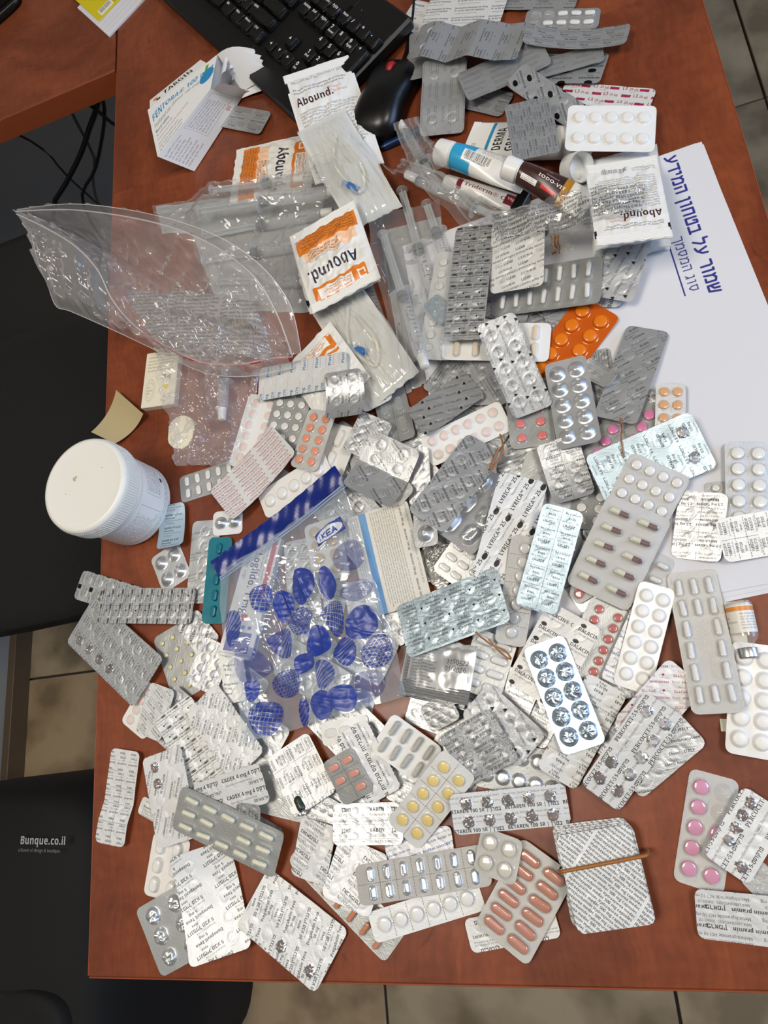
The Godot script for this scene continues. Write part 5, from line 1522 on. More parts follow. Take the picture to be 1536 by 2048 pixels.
func desk_fixtures() -> void:
	keyboard()
	mouse()
	# sheets of white paper, the top one printed
	var sheet_geo := Geo.new()
	var nx := 12
	for face in 2:
		for iu in nx + 1:
			for iv in nx + 1:
				var s := float(iu) / nx
				var t := float(iv) / nx
				sheet_geo.p(Vector3((s - 0.5) * 0.297, (0.0 if face else 0.0003) + 0.0004 * sin(s * 5.0) * sin(t * 4.0 + 1.0) + 0.0004, (t - 0.5) * 0.42), Vector2(s, t), Vector2(t, 1.0 - s))
	var n := (nx + 1) * (nx + 1)
	for iu in nx:
		for iv in nx:
			var k := iu * (nx + 1) + iv
			sheet_geo.quad(k, k + nx + 1, k + nx + 2, k + 1)
			sheet_geo.quad(n + k, n + k + 1, n + k + nx + 2, n + k + nx + 1)
	rim(sheet_geo, nx, nx, n)
	var paper_mesh := sheet_geo.mesh()
	var paper := plain("copy paper", Color(0.84, 0.845, 0.87), 0.75)
	var words := ["bottom sheet of the white papers at the right, edge showing", "third sheet down of the white papers at the right", "second sheet of the white papers, its corner beyond the top one", "top white sheet with blue Hebrew heading and an underline"]
	for k in 4:
		var o := part("paper_sheet", paper_mesh, paper if k < 3 else printed("memo", Color(0.84, 0.845, 0.87), 0.75, "memo"), self, Transform3D(Basis(Vector3.UP, [0.085, 0.07, 0.062, 0.055][k]), Vector3([0.5555, 0.5525, 0.5495, 0.5430][k], DESK + 0.0002 + k * 0.0008, [-0.478, -0.482, -0.486, -0.4865][k])))
		o.name = numbered("paper_sheet")
		o.set_meta("label", words[k])
		o.set_meta("category", "paper")
		o.set_meta("group", "white papers on the desk")
	# white plastic jar
	var jar := lying("plastic_jar", "big white plastic jar with a screw lid and printed label at the desk's left edge", "jar", Vector3(0.0476, DESK, -0.4595), 0)
	var white := plain("jar plastic", Color(0.88, 0.87, 0.84), 0.38)
	part("body", lathe([Vector2(0.0, 0.0005), Vector2(0.041, 0.0005), Vector2(0.0445, 0.002), Vector2(0.046, 0.005), Vector2(0.046, 0.052), Vector2(0.0475, 0.0535), Vector2(0.0475, 0.056), Vector2(0.045, 0.058), Vector2(0.045, 0.064)], 64).mesh(), white, jar)
	var lg := lathe([Vector2(0.04615, 0.006), Vector2(0.04615, 0.0505)], 64)
	for k in lg.b.size():
		lg.b[k] = Vector2(1.0 - lg.a[k].x + 0.42, 1.0 - lg.a[k].y)
	part("label", lg.mesh(), printed("jar label", Color(0.90, 0.895, 0.88), 0.3, "jar_label"), jar)
	var lid := Geo.new()
	var prof := [Vector2(0.0495, 0.060), Vector2(0.0505, 0.061), Vector2(0.0505, 0.079), Vector2(0.0495, 0.0825), Vector2(0.047, 0.0842), Vector2(0.0445, 0.0845), Vector2(0.0435, 0.0836), Vector2(0.02, 0.0834), Vector2(0.0, 0.0834)]
	lid.add(lathe(prof, 96), Transform3D())
	for k in 120:
		var th := TAU * k / 120
		lid.add(bevel_box(Vector3(0.0009, 0.016, 0.0012), 0.0003), Transform3D(Basis(Vector3.UP, -th), Vector3(cos(th) * 0.0506, 0.0625, sin(th) * 0.0506)))
	var lid_node := part("lid", lid.mesh(), plain("jar lid", Color(0.885, 0.88, 0.855), 0.42), jar)
	var spots := Geo.new()
	for e in [[-0.012, -0.008, 0.0016], [-0.010, -0.010, 0.0010], [0.022, -0.014, 0.0006], [-0.022, 0.006, 0.0005]]:
		spots.add(dome(e[2] * 0.6, e[2], [Vector2(0, 0), Vector2(e[2] * 0.4, 0.00015), Vector2(e[2], 0.0002)], dice.randf() < 0.5, 10, 0.0), Transform3D(Basis(Vector3.UP, e[0] * 90.0), Vector3(e[0], 0.0835, e[1])))
	part("stain", spots.mesh(), plain("beige stain", Color(0.72, 0.66, 0.55), 0.8), lid_node)
	carton()
	# curled beige slip of paper at the edge
	var slip := lying("paper_slip", "curled beige slip of paper hanging over the desk edge behind the jar", "paper", Vector3(0.0232, DESK + 0.0005, -0.5669), 0)
	var sg := Geo.new()
	var q := [Vector3(-0.0012, 0, -0.0385), Vector3(0.0388, 0, 0.0025), Vector3(-0.0012, 0, 0.0294), Vector3(-0.0374, 0, 0.0061)]
	for face in 2:
		for iu in 13:
			for iv in 13:
				var s := iu / 12.0
				var t := iv / 12.0
				var p: Vector3 = q[0].lerp(q[1], s).lerp(q[3].lerp(q[2], s), t)
				p += Vector3(-0.004, 0, -0.003) * sin(PI * t) * (1.0 - 2.0 * absf(s - 0.5))
				p.y = 0.001 + 0.010 * pow(absf(t - 0.55) * 1.6, 2.0) + 0.002 * s - face * 0.00025
				sg.p(p, Vector2(s, t) * 2.0)
	for iu in 12:
		for iv in 12:
			var k := iu * 13 + iv
			sg.quad(k, k + 13, k + 14, k + 1)
			sg.quad(169 + k, 169 + k + 1, 169 + k + 14, 169 + k + 13)
	rim(sg, 12, 12, 169)
	var beige := plain("beige paper", Color(0.70, 0.64, 0.49), 0.8)
	beige.normal_enabled = true
	beige.normal_texture = relief("paper")
	part("sheet", sg.mesh(), beige, slip)
	# two cream cartons under the zip bag's edge
	var c1 := lying("medicine_carton", "flattened cream carton with a round stamp and yellow mark beside the zip bag", "carton", Vector3(0.0826, DESK, -0.6053), -96.4)
	var cg := bevel_box(Vector3(0.0693, 0.009, 0.0447), 0.0006)
	for k in cg.b.size():
		cg.b[k] = Vector2(0.5 - cg.v[k].z / 0.0447, cg.v[k].x / 0.0693 + 0.5) if cg.v[k].y > 0.008 else Vector2(0.01, 0.01)
	part("box", cg.mesh(), printed("leaflet carton", Color(0.88, 0.86, 0.79), 0.55, "leaflet"), c1)
	note_top(c1.transform, 0.069, 0.045, 0.009)
	var c2 := lying("medicine_carton", "cream carton flap with a rounded end below the stamped carton", "carton", Vector3(0.1063, DESK, -0.5349), -94.9)
	part("flap", dome(0.006, 0.0162, [Vector2(0.0162, 0.0), Vector2(0.0002, 0.0), Vector2(0.0, 0.0006), Vector2(0.0004, 0.004), Vector2(0.0162, 0.0046)], true, 30).mesh(), plain("cream board", Color(0.86, 0.84, 0.77), 0.6), c2, Transform3D(Basis.from_scale(Vector3(0.88, 1, 1)), Vector3.ZERO))
	# notepad with a yellow cover, upper left
	var np := lying("notepad", "yellow-covered notepad with a barcode on the side desk", "notepad", Vector3(-0.0304, DESK, -1.2180), 0)
	var e1 := Vector3(-0.0486, 0, -0.0701).normalized()
	var e2 := Vector3(0.0701, 0, -0.0486).normalized()
	var ruled := Basis(-e1, Vector3.UP, e2)
	var pg := bevel_box(Vector3(0.105, 0.003, 0.075), 0.0003)
	for k in pg.b.size():
		pg.b[k] = Vector2(pg.v[k].z / 0.075 + 0.5, pg.v[k].x / 0.105 + 0.5)
	var right := e2 if e2.cross(e1).y > 0 else -e2
	part("pages", pg.mesh(), printed("ruled pages", Color(0.86, 0.86, 0.89), 0.7, "ruled"), np, Transform3D(Basis(right, Vector3.UP, -e1).orthonormalized() * Basis(Vector3.UP, PI / 2), e1 * 0.0415 + e2 * 0.036 + Vector3(0.012, 0, 0.026)))
	var cov := bevel_box(Vector3(0.105, 0.0012, 0.075), 0.0003)
	for k in cov.b.size():
		cov.b[k] = Vector2(cov.v[k].z / 0.075 + 0.5, 0.5 - cov.v[k].x / 0.105)
	part("cover", cov.mesh(), printed("notepad cover", Color(0.84, 0.78, 0.05), 0.35, "notepad"), np, Transform3D(Basis(right, Vector3.UP, -e1).orthonormalized() * Basis(Vector3.UP, PI / 2), e1 * 0.0525 + e2 * 0.0375 + Vector3(0, 0.0034, 0)))
	var stand := lying("phone_stand", "black plastic stand foot in the very corner of the side desk", "stand", Vector3(-0.235, DESK, -1.345), 25)
	part("foot", cushion(Vector3(0.09, 0.012, 0.06), 0.02).mesh(), plain("stand plastic", Color(0.03, 0.03, 0.032), 0.4), stand)
	part("lip", bevel_box(Vector3(0.08, 0.012, 0.008), 0.002).mesh(), plain("stand plastic", Color(0.03, 0.03, 0.032), 0.4), stand, Transform3D(Basis(), Vector3(0, 0.011, 0.018)))
	# blue pen
	var pen := lying("pen", "blue metallic pen with a black tip under the white-capped syringe", "pen", Vector3(0.398, DESK + 0.0045, -0.826), 8)
	var bz := Basis(Vector3(0, 0, 1), -PI / 2)
	part("barrel", lathe([Vector2(0.0032, 0), Vector2(0.0043, 0.004), Vector2(0.0044, 0.08), Vector2(0.003, 0.082)], 20).mesh(), plain("pen blue", Color(0.10, 0.20, 0.36), 0.3, 0.5), pen, Transform3D(bz, Vector3(-0.024, 0, 0)))
	part("tip", lathe([Vector2(0.0, 0), Vector2(0.0025, 0.001), Vector2(0.0034, 0.009)], 20).mesh(), plain("pen tip", Color(0.02, 0.02, 0.025), 0.35), pen, Transform3D(bz, Vector3(-0.033, 0, 0)))
	# glass vial lying on the white carton
	var vc := lying("medicine_carton", "cream open carton standing on edge behind the long capsule card", "carton", Vector3(0.6125, DESK, -0.2249), -97.5)
	part("box", bevel_box(Vector3(0.0933, 0.006, 0.0159), 0.0007).mesh(), plain("cream board", Color(0.86, 0.84, 0.77), 0.6), vc)
	part("end_flap", bevel_box(Vector3(0.010, 0.0008, 0.024), 0.0003).mesh(), plain("cream board", Color(0.86, 0.84, 0.77), 0.6), vc, Transform3D(Basis(Vector3(0, 0, 1), 0.4), Vector3(0.048, 0.002, 0.004)))
	var v := lying("glass_vial", "small glass vial with a white and orange label at the right edge", "vial", Vector3(0.6212, DESK + 0.0102, -0.2700), -91.5)
	var r := 0.0098
	part("glass", lathe([Vector2(0.0, 0.0), Vector2(r * 0.85, 0.0), Vector2(r, 0.0015), Vector2(r, 0.0265), Vector2(r * 0.86, 0.030), Vector2(r * 0.55, 0.0325), Vector2(r * 0.55, 0.036)], 40).mesh(), clear_film("vial glass", Color(0.90, 0.92, 0.92), 0.12, 0.02), v, Transform3D(bz, Vector3.ZERO))
	part("powder", lathe([Vector2(0.0, 0.001), Vector2(r * 0.8, 0.001), Vector2(r * 0.9, 0.003), Vector2(r * 0.9, 0.02), Vector2(0.0, 0.024)], 32).mesh(), plain("white powder", Color(0.86, 0.85, 0.82), 0.9), v, Transform3D(bz, Vector3.ZERO))
	var vl := lathe([Vector2(r * 1.012, 0.0035), Vector2(r * 1.012, 0.0245)], 40)
	for k in vl.b.size():
		vl.b[k] = Vector2(vl.a[k].x * 1.0 + 0.1, 1.0 - vl.a[k].y)
	part("label", vl.mesh(), printed("vial label", Color(0.88, 0.87, 0.84), 0.4, "vial"), v, Transform3D(bz, Vector3.ZERO))
	part("crimp_cap", lathe([Vector2(r * 0.6, 0.0355), Vector2(r * 0.74, 0.036), Vector2(r * 0.76, 0.0425), Vector2(r * 0.7, 0.0438), Vector2(0, 0.0438)], 32).mesh(), plain("vial cap", Color(0.78, 0.78, 0.78), 0.3, 0.9), v, Transform3D(bz, Vector3.ZERO))


func keyboard() -> void:
	# origin at the front right corner; d runs to the left, f to the back
	var x := Vector3(0.53623, 0, 0.84407)
	var kb := thing("keyboard", "black full-size computer keyboard at the top of the desk", "keyboard", Vector3(0.2797, DESK, -0.8867) + x * 0.014)
	kb.basis = Basis(x, Vector3.UP, Vector3(-0.84407, 0, 0.53623)) * Basis(Vector3.RIGHT, deg_to_rad(3.2))
	var black := plain("keyboard plastic", Color(0.030, 0.031, 0.034), 0.42)
	black.normal_enabled = true
	black.normal_texture = relief("paper")
	black.uv1_scale = Vector3(60, 60, 60)
	black.normal_scale = 0.3
	var shell := bevel_box(Vector3(0.45, 0.016, 0.170), 0.003)
	part("case", shell.mesh(), black, kb, Transform3D(Basis(), Vector3(-0.225, 0.001, -0.085)))
	var well := plain("key well", Color(0.012, 0.012, 0.013), 0.5)
	for e in [[44.5, 83.0, 82.0, 116.0], [110.5, 120.5, 62.0, 60.0], [110.5, 53.5, 62.0, 42.0], [298.0, 83.0, 270.0, 116.0]]:
		part("key_well", bevel_box(Vector3(e[2] * MM, 0.0006, e[3] * MM), 0.0002).mesh(), well, kb, Transform3D(Basis(), Vector3(-e[0] * MM, 0.0168, -e[1] * MM)))
	var keys := []
	var top := [[10, 1, "-"], [29.5, 1, "*"], [49, 1, "/"], [68.5, 1, "Num"], [91, 1, "PgUp"], [110.5, 1, "Home"], [130, 1, "Ins"], [172, 2, "Bksp"], [202, 1, "="], [221, 1, "-"], [240, 1, "0"], [259, 1, "9"], [278, 1, "8"]]
	for e in top:
		keys.append([e[0], 120.5, e[1], 1, e[2]])
	for e in [[29.5, 1, "9 PgUp"], [49, 1, "8"], [68.5, 1, "7 Home"], [91, 1, "PgDn"], [110.5, 1, "End"], [130, 1, "Delete"], [167, 1.5, "\\"], [192, 1, "]"], [211, 1, "["], [230, 1, "P"], [249, 1, "O"], [268, 1, "I"]]:
		keys.append([e[0], 101.5, e[1], 1, e[2]])
	keys.append([10, 92.0, 1, 2, "+"])
	for e in [[29.5, 1, "6"], [49, 1, "5"], [68.5, 1, "4"], [175, 2.25, "Enter"], [206, 1, "'"], [225, 1, ";"], [244, 1, "L"], [263, 1, "K"]]:
		keys.append([e[0], 82.5, e[1], 1, e[2]])
	keys.append([10, 53.5, 1, 2, "Ent"])
	for e in [[29.5, 1, "3"], [49, 1, "2"], [68.5, 1, "1 End"], [110.5, 1, "^"], [180, 2.75, "Shift"], [216, 1, "/"], [235, 1, "."], [254, 1, ","]]:
		keys.append([e[0], 63.5, e[1], 1, e[2]])
	for e in [[29.5, 1, ". Del"], [59, 2, "0 Ins"], [91, 1, ">"], [110.5, 1, "v"], [130, 1, "<"], [166, 1.25, "Ctrl"], [190, 1.2, "Menu"], [213, 1.2, "Win"], [237, 1.25, "Alt"], [302, 5.4, ""]]:
		keys.append([e[0], 44.0, e[1], 1, e[2]])
	# one sheet holds all the legends in the keyboard's own millimetres
	var k := 6.0
	var im := Image.create_empty(int(300 * k), int(140 * k), false, Image.FORMAT_RGBA8)
	var ink := Color(0.86, 0.86, 0.86)
	im.fill(Color(ink, 0.0))
	for e in keys:
		var lx: float = 300 - e[0] - (e[2] - 1) * 9.5 - 5.2
		var ly: float = 140 - e[1] - (e[3] - 1) * 9.5 - 6.0
		var s: String = e[4]
		if s in ["^", "v", "<", ">"]:
			for t in 22:
				var half := t / 2
				var c := Vector2i(int((lx + 3.6) * k), int((ly + 4.0) * k))
				match s:
					"^":
						im.fill_rect(Rect2i(c.x - half, c.y - 11 + t, half * 2 + 1, 1), ink)
					"v":
						im.fill_rect(Rect2i(c.x - half, c.y + 11 - t, half * 2 + 1, 1), ink)
					"<":
						im.fill_rect(Rect2i(c.x - 11 + t, c.y - half, 1, half * 2 + 1), ink)
					">":
						im.fill_rect(Rect2i(c.x + 11 - t, c.y - half, 1, half * 2 + 1), ink)
		else:
			var bits := s.split(" ")
			var big := bits[0].length() == 1
			write(im, bits[0], lx - 0.6, ly - 0.4, 7.0 if big else 4.2, "b", ink, k)
			if bits.size() > 1:
				write(im, bits[1], lx - 0.6, ly + 6.4, 3.8, "b", ink, k)
	var cap_mat := plain("keycap", Color(0.024, 0.025, 0.028), 0.38)
	cap_mat.detail_enabled = true
	cap_mat.detail_albedo = ImageTexture.create_from_image(im)
	cap_mat.detail_uv_layer = BaseMaterial3D.DETAIL_UV_2
	cap_mat.detail_blend_mode = BaseMaterial3D.BLEND_MODE_MIX
	for e in keys:
		var w: float = (e[2] * 19.0 - 1.6) * MM
		var h: float = (e[3] * 19.0 - 1.6) * MM
		var g := Geo.new()
		var levels := [[1.0, 1.0, 0.0], [0.97, 0.97, 0.0035], [1.0 - 0.0030 / w, 1.0 - 0.0030 / h, 0.0084], [1.0 - 0.0040 / w, 1.0 - 0.0040 / h, 0.0090], [0.45, 0.45, 0.0086], [0.0, 0.0, 0.0085]]
		var nn := 24
		for lv in levels.size():
			for j in nn + 1:
				var th := TAU * j / nn
				var c := Vector2(cos(th), sin(th))
				var q: Vector2 = Vector2(signf(c.x) * pow(absf(c.x), 0.28) * w / 2 * levels[lv][0], signf(c.y) * pow(absf(c.y), 0.28) * h / 2 * levels[lv][1])
				g.p(Vector3(q.x, levels[lv][2], q.y), q, Vector2((300 - e[0] + q.x / MM) / 300.0, (140 - e[1] + q.y / MM) / 140.0) if lv > 1 else Vector2(0.001, 0.001))
		for lv in levels.size() - 1:
			for j in nn:
				var s := lv * (nn + 1) + j
				g.quad(s, s + 1, s + nn + 2, s + nn + 1)
		part("key", g.mesh(), cap_mat, kb, Transform3D(Basis(), Vector3(-e[0] * MM, 0.0174, -e[1] * MM)))
	var led := plain("green led", Color(0.1, 0.7, 0.2), 0.4)
	part("status_light", lathe([Vector2(0, 0), Vector2(0.0008, 0), Vector2(0.0006, 0.0004), Vector2(0, 0.0005)], 10).mesh(), led, kb, Transform3D(Basis(), Vector3(-0.066, 0.0171, -0.143)))


func mouse() -> void:
	var m := thing("computer_mouse", "black computer mouse with a red scroll wheel beside the keyboard", "mouse", Vector3(0.3845, DESK, -0.8795))
	var x := Vector3(0.439, 0, -0.898)
	m.basis = Basis(x, Vector3.UP, Vector3(0.898, 0, 0.439))
	var black := plain("mouse plastic", Color(0.016, 0.017, 0.02), 0.33)
	var g := Geo.new()
	var n := 40
	var rings := [[1.0, 0.001], [1.02, 0.008], [1.0, 0.016], [0.93, 0.023], [0.80, 0.028], [0.6, 0.0315], [0.3, 0.0335], [0.0, 0.034]]
	for k in rings.size():
		for j in n + 1:
			var th := TAU * j / n
			var c := Vector2(cos(th), sin(th))
			var q: Vector2 = Vector2(signf(c.x) * pow(absf(c.x), 0.75) * 0.053, signf(c.y) * pow(absf(c.y), 0.7) * 0.031) * rings[k][0]
			q.y *= 1.0 - 0.12 * cos(q.x * 60.0)
			g.p(Vector3(q.x, rings[k][1] * (1.0 - 0.28 * smoothstep(-0.01, 0.055, q.x)), q.y), q)
	for k in rings.size() - 1:
		for j in n:
			var s := k * (n + 1) + j
			g.quad(s, s + 1, s + n + 2, s + n + 1)
	part("shell", g.mesh(), black, m)
	part("button_gap", bevel_box(Vector3(0.042, 0.0008, 0.0012), 0.0003).mesh(), plain("gap", Color(0.004, 0.004, 0.004), 0.6), m, Transform3D(Basis(Vector3(0, 0, 1), -0.2), Vector3(0.028, 0.0268, 0)))
	part("wheel", lathe([Vector2(0.004, -0.0035), Vector2(0.009, -0.003), Vector2(0.0098, 0), Vector2(0.009, 0.003), Vector2(0.004, 0.0035)], 26).mesh(), plain("wheel red", Color(0.62, 0.05, 0.06), 0.45), m, Transform3D(Basis(Vector3.RIGHT, PI / 2), Vector3(0.030, 0.0205, 0)))
	part("cable", tube(curve_points([Vector3(0.052, 0.008, 0.0), Vector3(0.075, 0.004, -0.003), Vector3(0.12, 0.003, -0.012), Vector3(0.18, 0.003, -0.03)], 24), 0.0019, 8).mesh(), plain("mouse cable", Color(0.015, 0.015, 0.017), 0.45), m)


func carton() -> void:
	# an opened medicine carton leaning on its long edge
	var o := thing("medicine_carton", "opened white medicine carton with blue lettering and torn end flaps", "carton", Vector3(0.126, DESK, -0.889))
	var e0a := Vector3(0, 0.001, 0)
	var e0b := Vector3(0.0706, 0.002, -0.0855)
	var e1a := Vector3(-0.0264, 0.040, 0.0007)
	var e1b := Vector3(0.0507, 0.042, -0.0692)
	var e2a := Vector3(-0.0419, 0.040, -0.0785)
	var e2b := Vector3(0.0615, 0.043, -0.1176)
	var e3a := Vector3(-0.0155, 0.001, -0.0790)
	var e3b := Vector3(0.0820, 0.002, -0.1335)
	var board := plain("carton white", Color(0.90, 0.90, 0.90), 0.45)
	var front := Geo.new()
	front.face(e2a, e2b, e1b, e1a)
	part("printed_face", front.mesh(), printed("carton face", Color(0.89, 0.89, 0.885), 0.4, "carton_face"), o)
	var side := Geo.new()
	side.face(e1a, e1b, e0b, e0a)
	part("side_face", side.mesh(), printed("carton side", Color(0.86, 0.85, 0.835), 0.45, "carton_side"), o)
	var rest := Geo.new()
	rest.face(e3a, e3b, e2b, e2a)
	rest.face(e0a, e0b, e3b, e3a)
	rest.face(e2a, e1a, e0a, e3a)
	part("back_faces", rest.mesh(), board, o)
	var f1 := Geo.new()
	bent_flap(f1, e2b, e0b.lerp(e3b, 0.2), Vector3(0.046, -0.004, 0.004), 0.006)
	part("end_flap", f1.mesh(), board, o)
	var f2 := Geo.new()
	bent_flap(f2, e3b.lerp(e0b, 0.3), e0b, Vector3(0.050, 0.003, 0.010), 0.002)
	part("end_flap", f2.mesh(), board, o)
	var f3 := Geo.new()
	bent_flap(f3, e1b.lerp(e0b, 0.1), e0b, Vector3(0.022, 0.012, 0.012), 0.003)
	part("end_flap", f3.mesh(), board, o)
	var inner := Geo.new()
	for k in 3:
		bent_flap(inner, e1b.lerp(e3b, 0.25 + 0.2 * k), e2b.lerp(e0b, 0.25 + 0.18 * k), Vector3(0.010, 0.004, -0.008), 0.004)
	part("inner_foil", inner.mesh(), foil("white"), o)
	note_top(Transform3D(Basis(), o.position + Vector3(0.01, 0, -0.06)), 0.08, 0.08, 0.04)
	var t := thing("medicine_carton", "second white carton with black lettering stuck behind the opened one", "carton", Vector3(0.126, DESK, -0.889))
	var tg := Geo.new()
	var off := Vector3(-0.006, -0.004, -0.017)
	tg.face(e2a.lerp(e2b, 0.06) + off, e2a.lerp(e2b, 0.80) + off, e2a.lerp(e2b, 0.86) + Vector3(0, -0.002, 0), e2a.lerp(e2b, 0.02) + Vector3(0, -0.002, 0))
	part("printed_face", tg.mesh(), printed("carton tab", Color(0.89, 0.89, 0.885), 0.42, "carton_tab"), t)
	var tb := Geo.new()
	var down := Vector3(0.004, -0.034, -0.002)
	tb.face(e2a.lerp(e2b, 0.80) + off, e2a.lerp(e2b, 0.06) + off, e2a.lerp(e2b, 0.06) + off + down, e2a.lerp(e2b, 0.80) + off + down)
	part("back_face", tb.mesh(), board, t)


func bent_flap(g: Geo, p: Vector3, q: Vector3, out: Vector3, lift: float) -> void:
	# a board flap hinged on p-q, its far edge torn ragged and its corners cut
	var n := 14
	var s0 := g.v.size()
	for k in n + 1:
		for j in 7:
			var s := float(k) / n
			var t := j / 6.0
			var ragged := 1.0 + (0.06 * sin(s * 37.0) + 0.04 * sin(s * 71.0) if j == 6 else 0.0)
			var inward := lerpf(s, 0.5, 0.16 * t * t)
			g.p(p.lerp(q, inward) + out * t * ragged + Vector3(0, lift * sin(t * PI), 0), Vector2(s, t), Vector2(s, t))
	for k in n:
		for j in 6:
			var s := s0 + k * 7 + j
			g.quad(s, s + 1, s + 8, s + 7)


func heap() -> void:
	# opened wrapper backs, printed grey film lying under the syringes
	wrapper("grey printed film lying on the desk under the upper left syringes", [Vector2(0.0692, -0.8530), Vector2(0.3337, -0.7906), Vector2(0.3327, -0.7395), Vector2(0.0785, -0.8139)], 0.12, 0.003, 41, true, 0.62)
	wrapper("grey printed film lying on the desk under the lower left syringes", [Vector2(0.1211, -0.8015), Vector2(0.3161, -0.7554), Vector2(0.2703, -0.6425), Vector2(0.1603, -0.6761)], 0.24, 0.003, 42, true, 0.62)
	wrapper("grey printed film lying on the desk under the middle syringes", [Vector2(0.3574, -0.7143), Vector2(0.4315, -0.7097), Vector2(0.4278, -0.5339), Vector2(0.3685, -0.5148)], -1.2, 0.003, 43, true, 0.62)
	sachet(Vector3(0.2354, 0.7505, -0.8485), Vector3(-0.0, 170.9, 0.0), 109.5, 81.1, 7.0, {"pr": "front", "ang": 0}, "orange and white sachet half hidden under the wrapped syringes by the carton")
	sachet(Vector3(0.6070, 0.7535, -0.6599), Vector3(-1.5, 84.6, -1.5), 120.1, 68.2, 3.0, {"pr": "plain"}, "bottom white sachet of the stack on the white papers")
	ointment(Vector3(0.5272, 0.7505, -0.7593), Vector3(-0.0, 152.3, 0.0), 133.3, 46.0, 30.0, {"col": "derma"}, "white tube with large black capitals and an open hinged cap")
	ointment(Vector3(0.4770, 0.7505, -0.7180), Vector3(-0.0, -36.6, 0.0), 94.2, 19.8, 16.0, {"col": "red"}, "slim white cream tube with dark red print and a black clip")
	syringe(Vector3(0.4142, 0.7505, -0.7927), Vector3(-0.0, -71.8, 0.0), 109.8, 18.7, 16.0, {}, "clear syringe with a white cap lying between mouse and ointment tube")
	syringe(Vector3(0.4022, 0.7505, -0.6674), Vector3(-0.0, 97.5, 0.0), 175.8, 19.7, 17.0, {}, "clear syringe just right of the long one, flange by the papers' side")
	syringe(Vector3(0.4243, 0.7505, -0.6759), Vector3(-0.0, 99.5, 0.0), 106.3, 18.3, 16.0, {}, "clear syringe under the grey print-block foil's upper end")
	syringe(Vector3(0.2188, 0.7505, -0.7323), Vector3(-0.0, 170.9, 0.0), 155.3, 25.6, 17.0, {}, "wrapped syringe low in the left bundle behind the zip bag's rim")
	syringe(Vector3(0.2204, 0.7505, -0.6917), Vector3(-0.0, 162.4, 0.0), 124.5, 23.8, 17.0, {}, "wrapped syringe beneath the upside-down orange sachet's left side")
	syringe(Vector3(0.1646, 0.7505, -0.5662), Vector3(-0.0, 85.9, 0.0), 64.7, 21.6, 16.0, {}, "syringe under the zip bag's lower end with a white cap toward the jar")
	barcode_sachet(Vector3(0.3852, 0.7546, -0.3425), Vector3(0.0, -133.0, -4.5), 43.8, 39.4, 5.0, {}, "pale sachet with a barcode left of the oval white tablets")
	sachet(Vector3(0.6066, 0.7624, -0.6544), Vector3(3.0, 84.8, -4.5), 116.0, 67.1, 3.0, {"pr": "plain"}, "second white sachet from the bottom of the stack on the papers")
	ointment(Vector3(0.4809, 0.7668, -0.7359), Vector3(-0.0, -36.9, 0.0), 104.2, 32.4, 26.0, {"col": "blue"}, "white ointment tube with a light blue band and barcode")
	syringe(Vector3(0.4576, 0.7611, -0.7048), Vector3(0.0, -41.4, -7.5), 152.5, 19.1, 16.0, {}, "clear syringe with a white cap lying below the slim cream tube")
	syringe(Vector3(0.3437, 0.7505, -0.6407), Vector3(-0.0, 101.7, 0.0), 147.4, 19.1, 16.0, {}, "clear syringe mostly hidden behind the upside-down orange sachet")
	syringe(Vector3(0.2402, 0.7578, -0.8152), Vector3(-0.0, 166.5, 0.0), 167.1, 25.0, 17.0, {}, "uppermost wrapped syringe of the left bundle, next to the half-hidden sachet")
	syringe(Vector3(0.2267, 0.7505, -0.7673), Vector3(-0.0, 171.6, 0.0), 169.3, 26.4, 17.0, {}, "wrapped syringe of the left bundle just below the white plunger one")
	syringe(Vector3(0.1570, 0.7505, -0.6743), Vector3(-0.0, 153.6, 0.0), 120.1, 23.0, 17.0, {}, "upper of the two white-capped syringes inside the open zip bag")
	syringe(Vector3(0.1469, 0.7505, -0.6381), Vector3(-0.0, 149.3, 0.0), 125.1, 22.2, 17.0, {}, "lower of the two white-capped syringes inside the open zip bag")
	silver_sachet(Vector3(0.3710, 0.7574, -0.2419), Vector3(6.0, -106.6, 1.5), 50.5, 63.3, 5.0, {}, "lower crimped silver sachet under the blue oval bag's right side")
	sachet(Vector3(0.3249, 0.7783, -0.8603), Vector3(-11.9, -79.4, -6.1), 153.0, 79.5, 7.0, {"pr": "back"}, "white medicine sachet with dark lettering lying against the keyboard")
	sachet(Vector3(0.6057, 0.7750, -0.6462), Vector3(4.3, 84.7, -12.0), 111.2, 65.6, 3.0, {"pr": "plain"}, "third white sachet of the stack on the white papers")
	sachet(Vector3(0.5444, 0.7505, -0.6414), Vector3(-0.0, -5.6, 0.0), 33.5, 42.3, 6.0, {"pr": "strip", "flat": 1}, "sachet with orange stripes glimpsed above the white capsule card")
	ointment(Vector3(0.5368, 0.7868, -0.6745), Vector3(-0.0, -37.2, -12.0), 88.4, 31.0, 22.0, {"col": "brown"}, "dark brown tube with a gold band and a white crimped end")
	syringe(Vector3(0.5385, 0.7801, -0.6295), Vector3(-0.0, 160.2, -12.0), 131.4, 18.6, 16.0, {}, "clear syringe inside a printed wrapper above the serif-lettered foil")
	syringe(Vector3(0.3828, 0.7653, -0.6124), Vector3(-0.0, 101.0, -9.0), 191.3, 19.1, 17.0, {}, "long clear syringe standing out with a blue emblem beside the pale card of white tablets")
	syringe(Vector3(0.2373, 0.7678, -0.7818), Vector3(-0.0, 168.3, 0.0), 181.8, 25.8, 17.0, {}, "wrapped syringe in the middle of the left bundle, white plunger to the left")
	silver_sachet(Vector3(0.3788, 0.7690, -0.2431), Vector3(12.0, -106.2, 3.1), 49.5, 61.8, 5.0, {}, "upper crimped silver sachet with black date numbers")
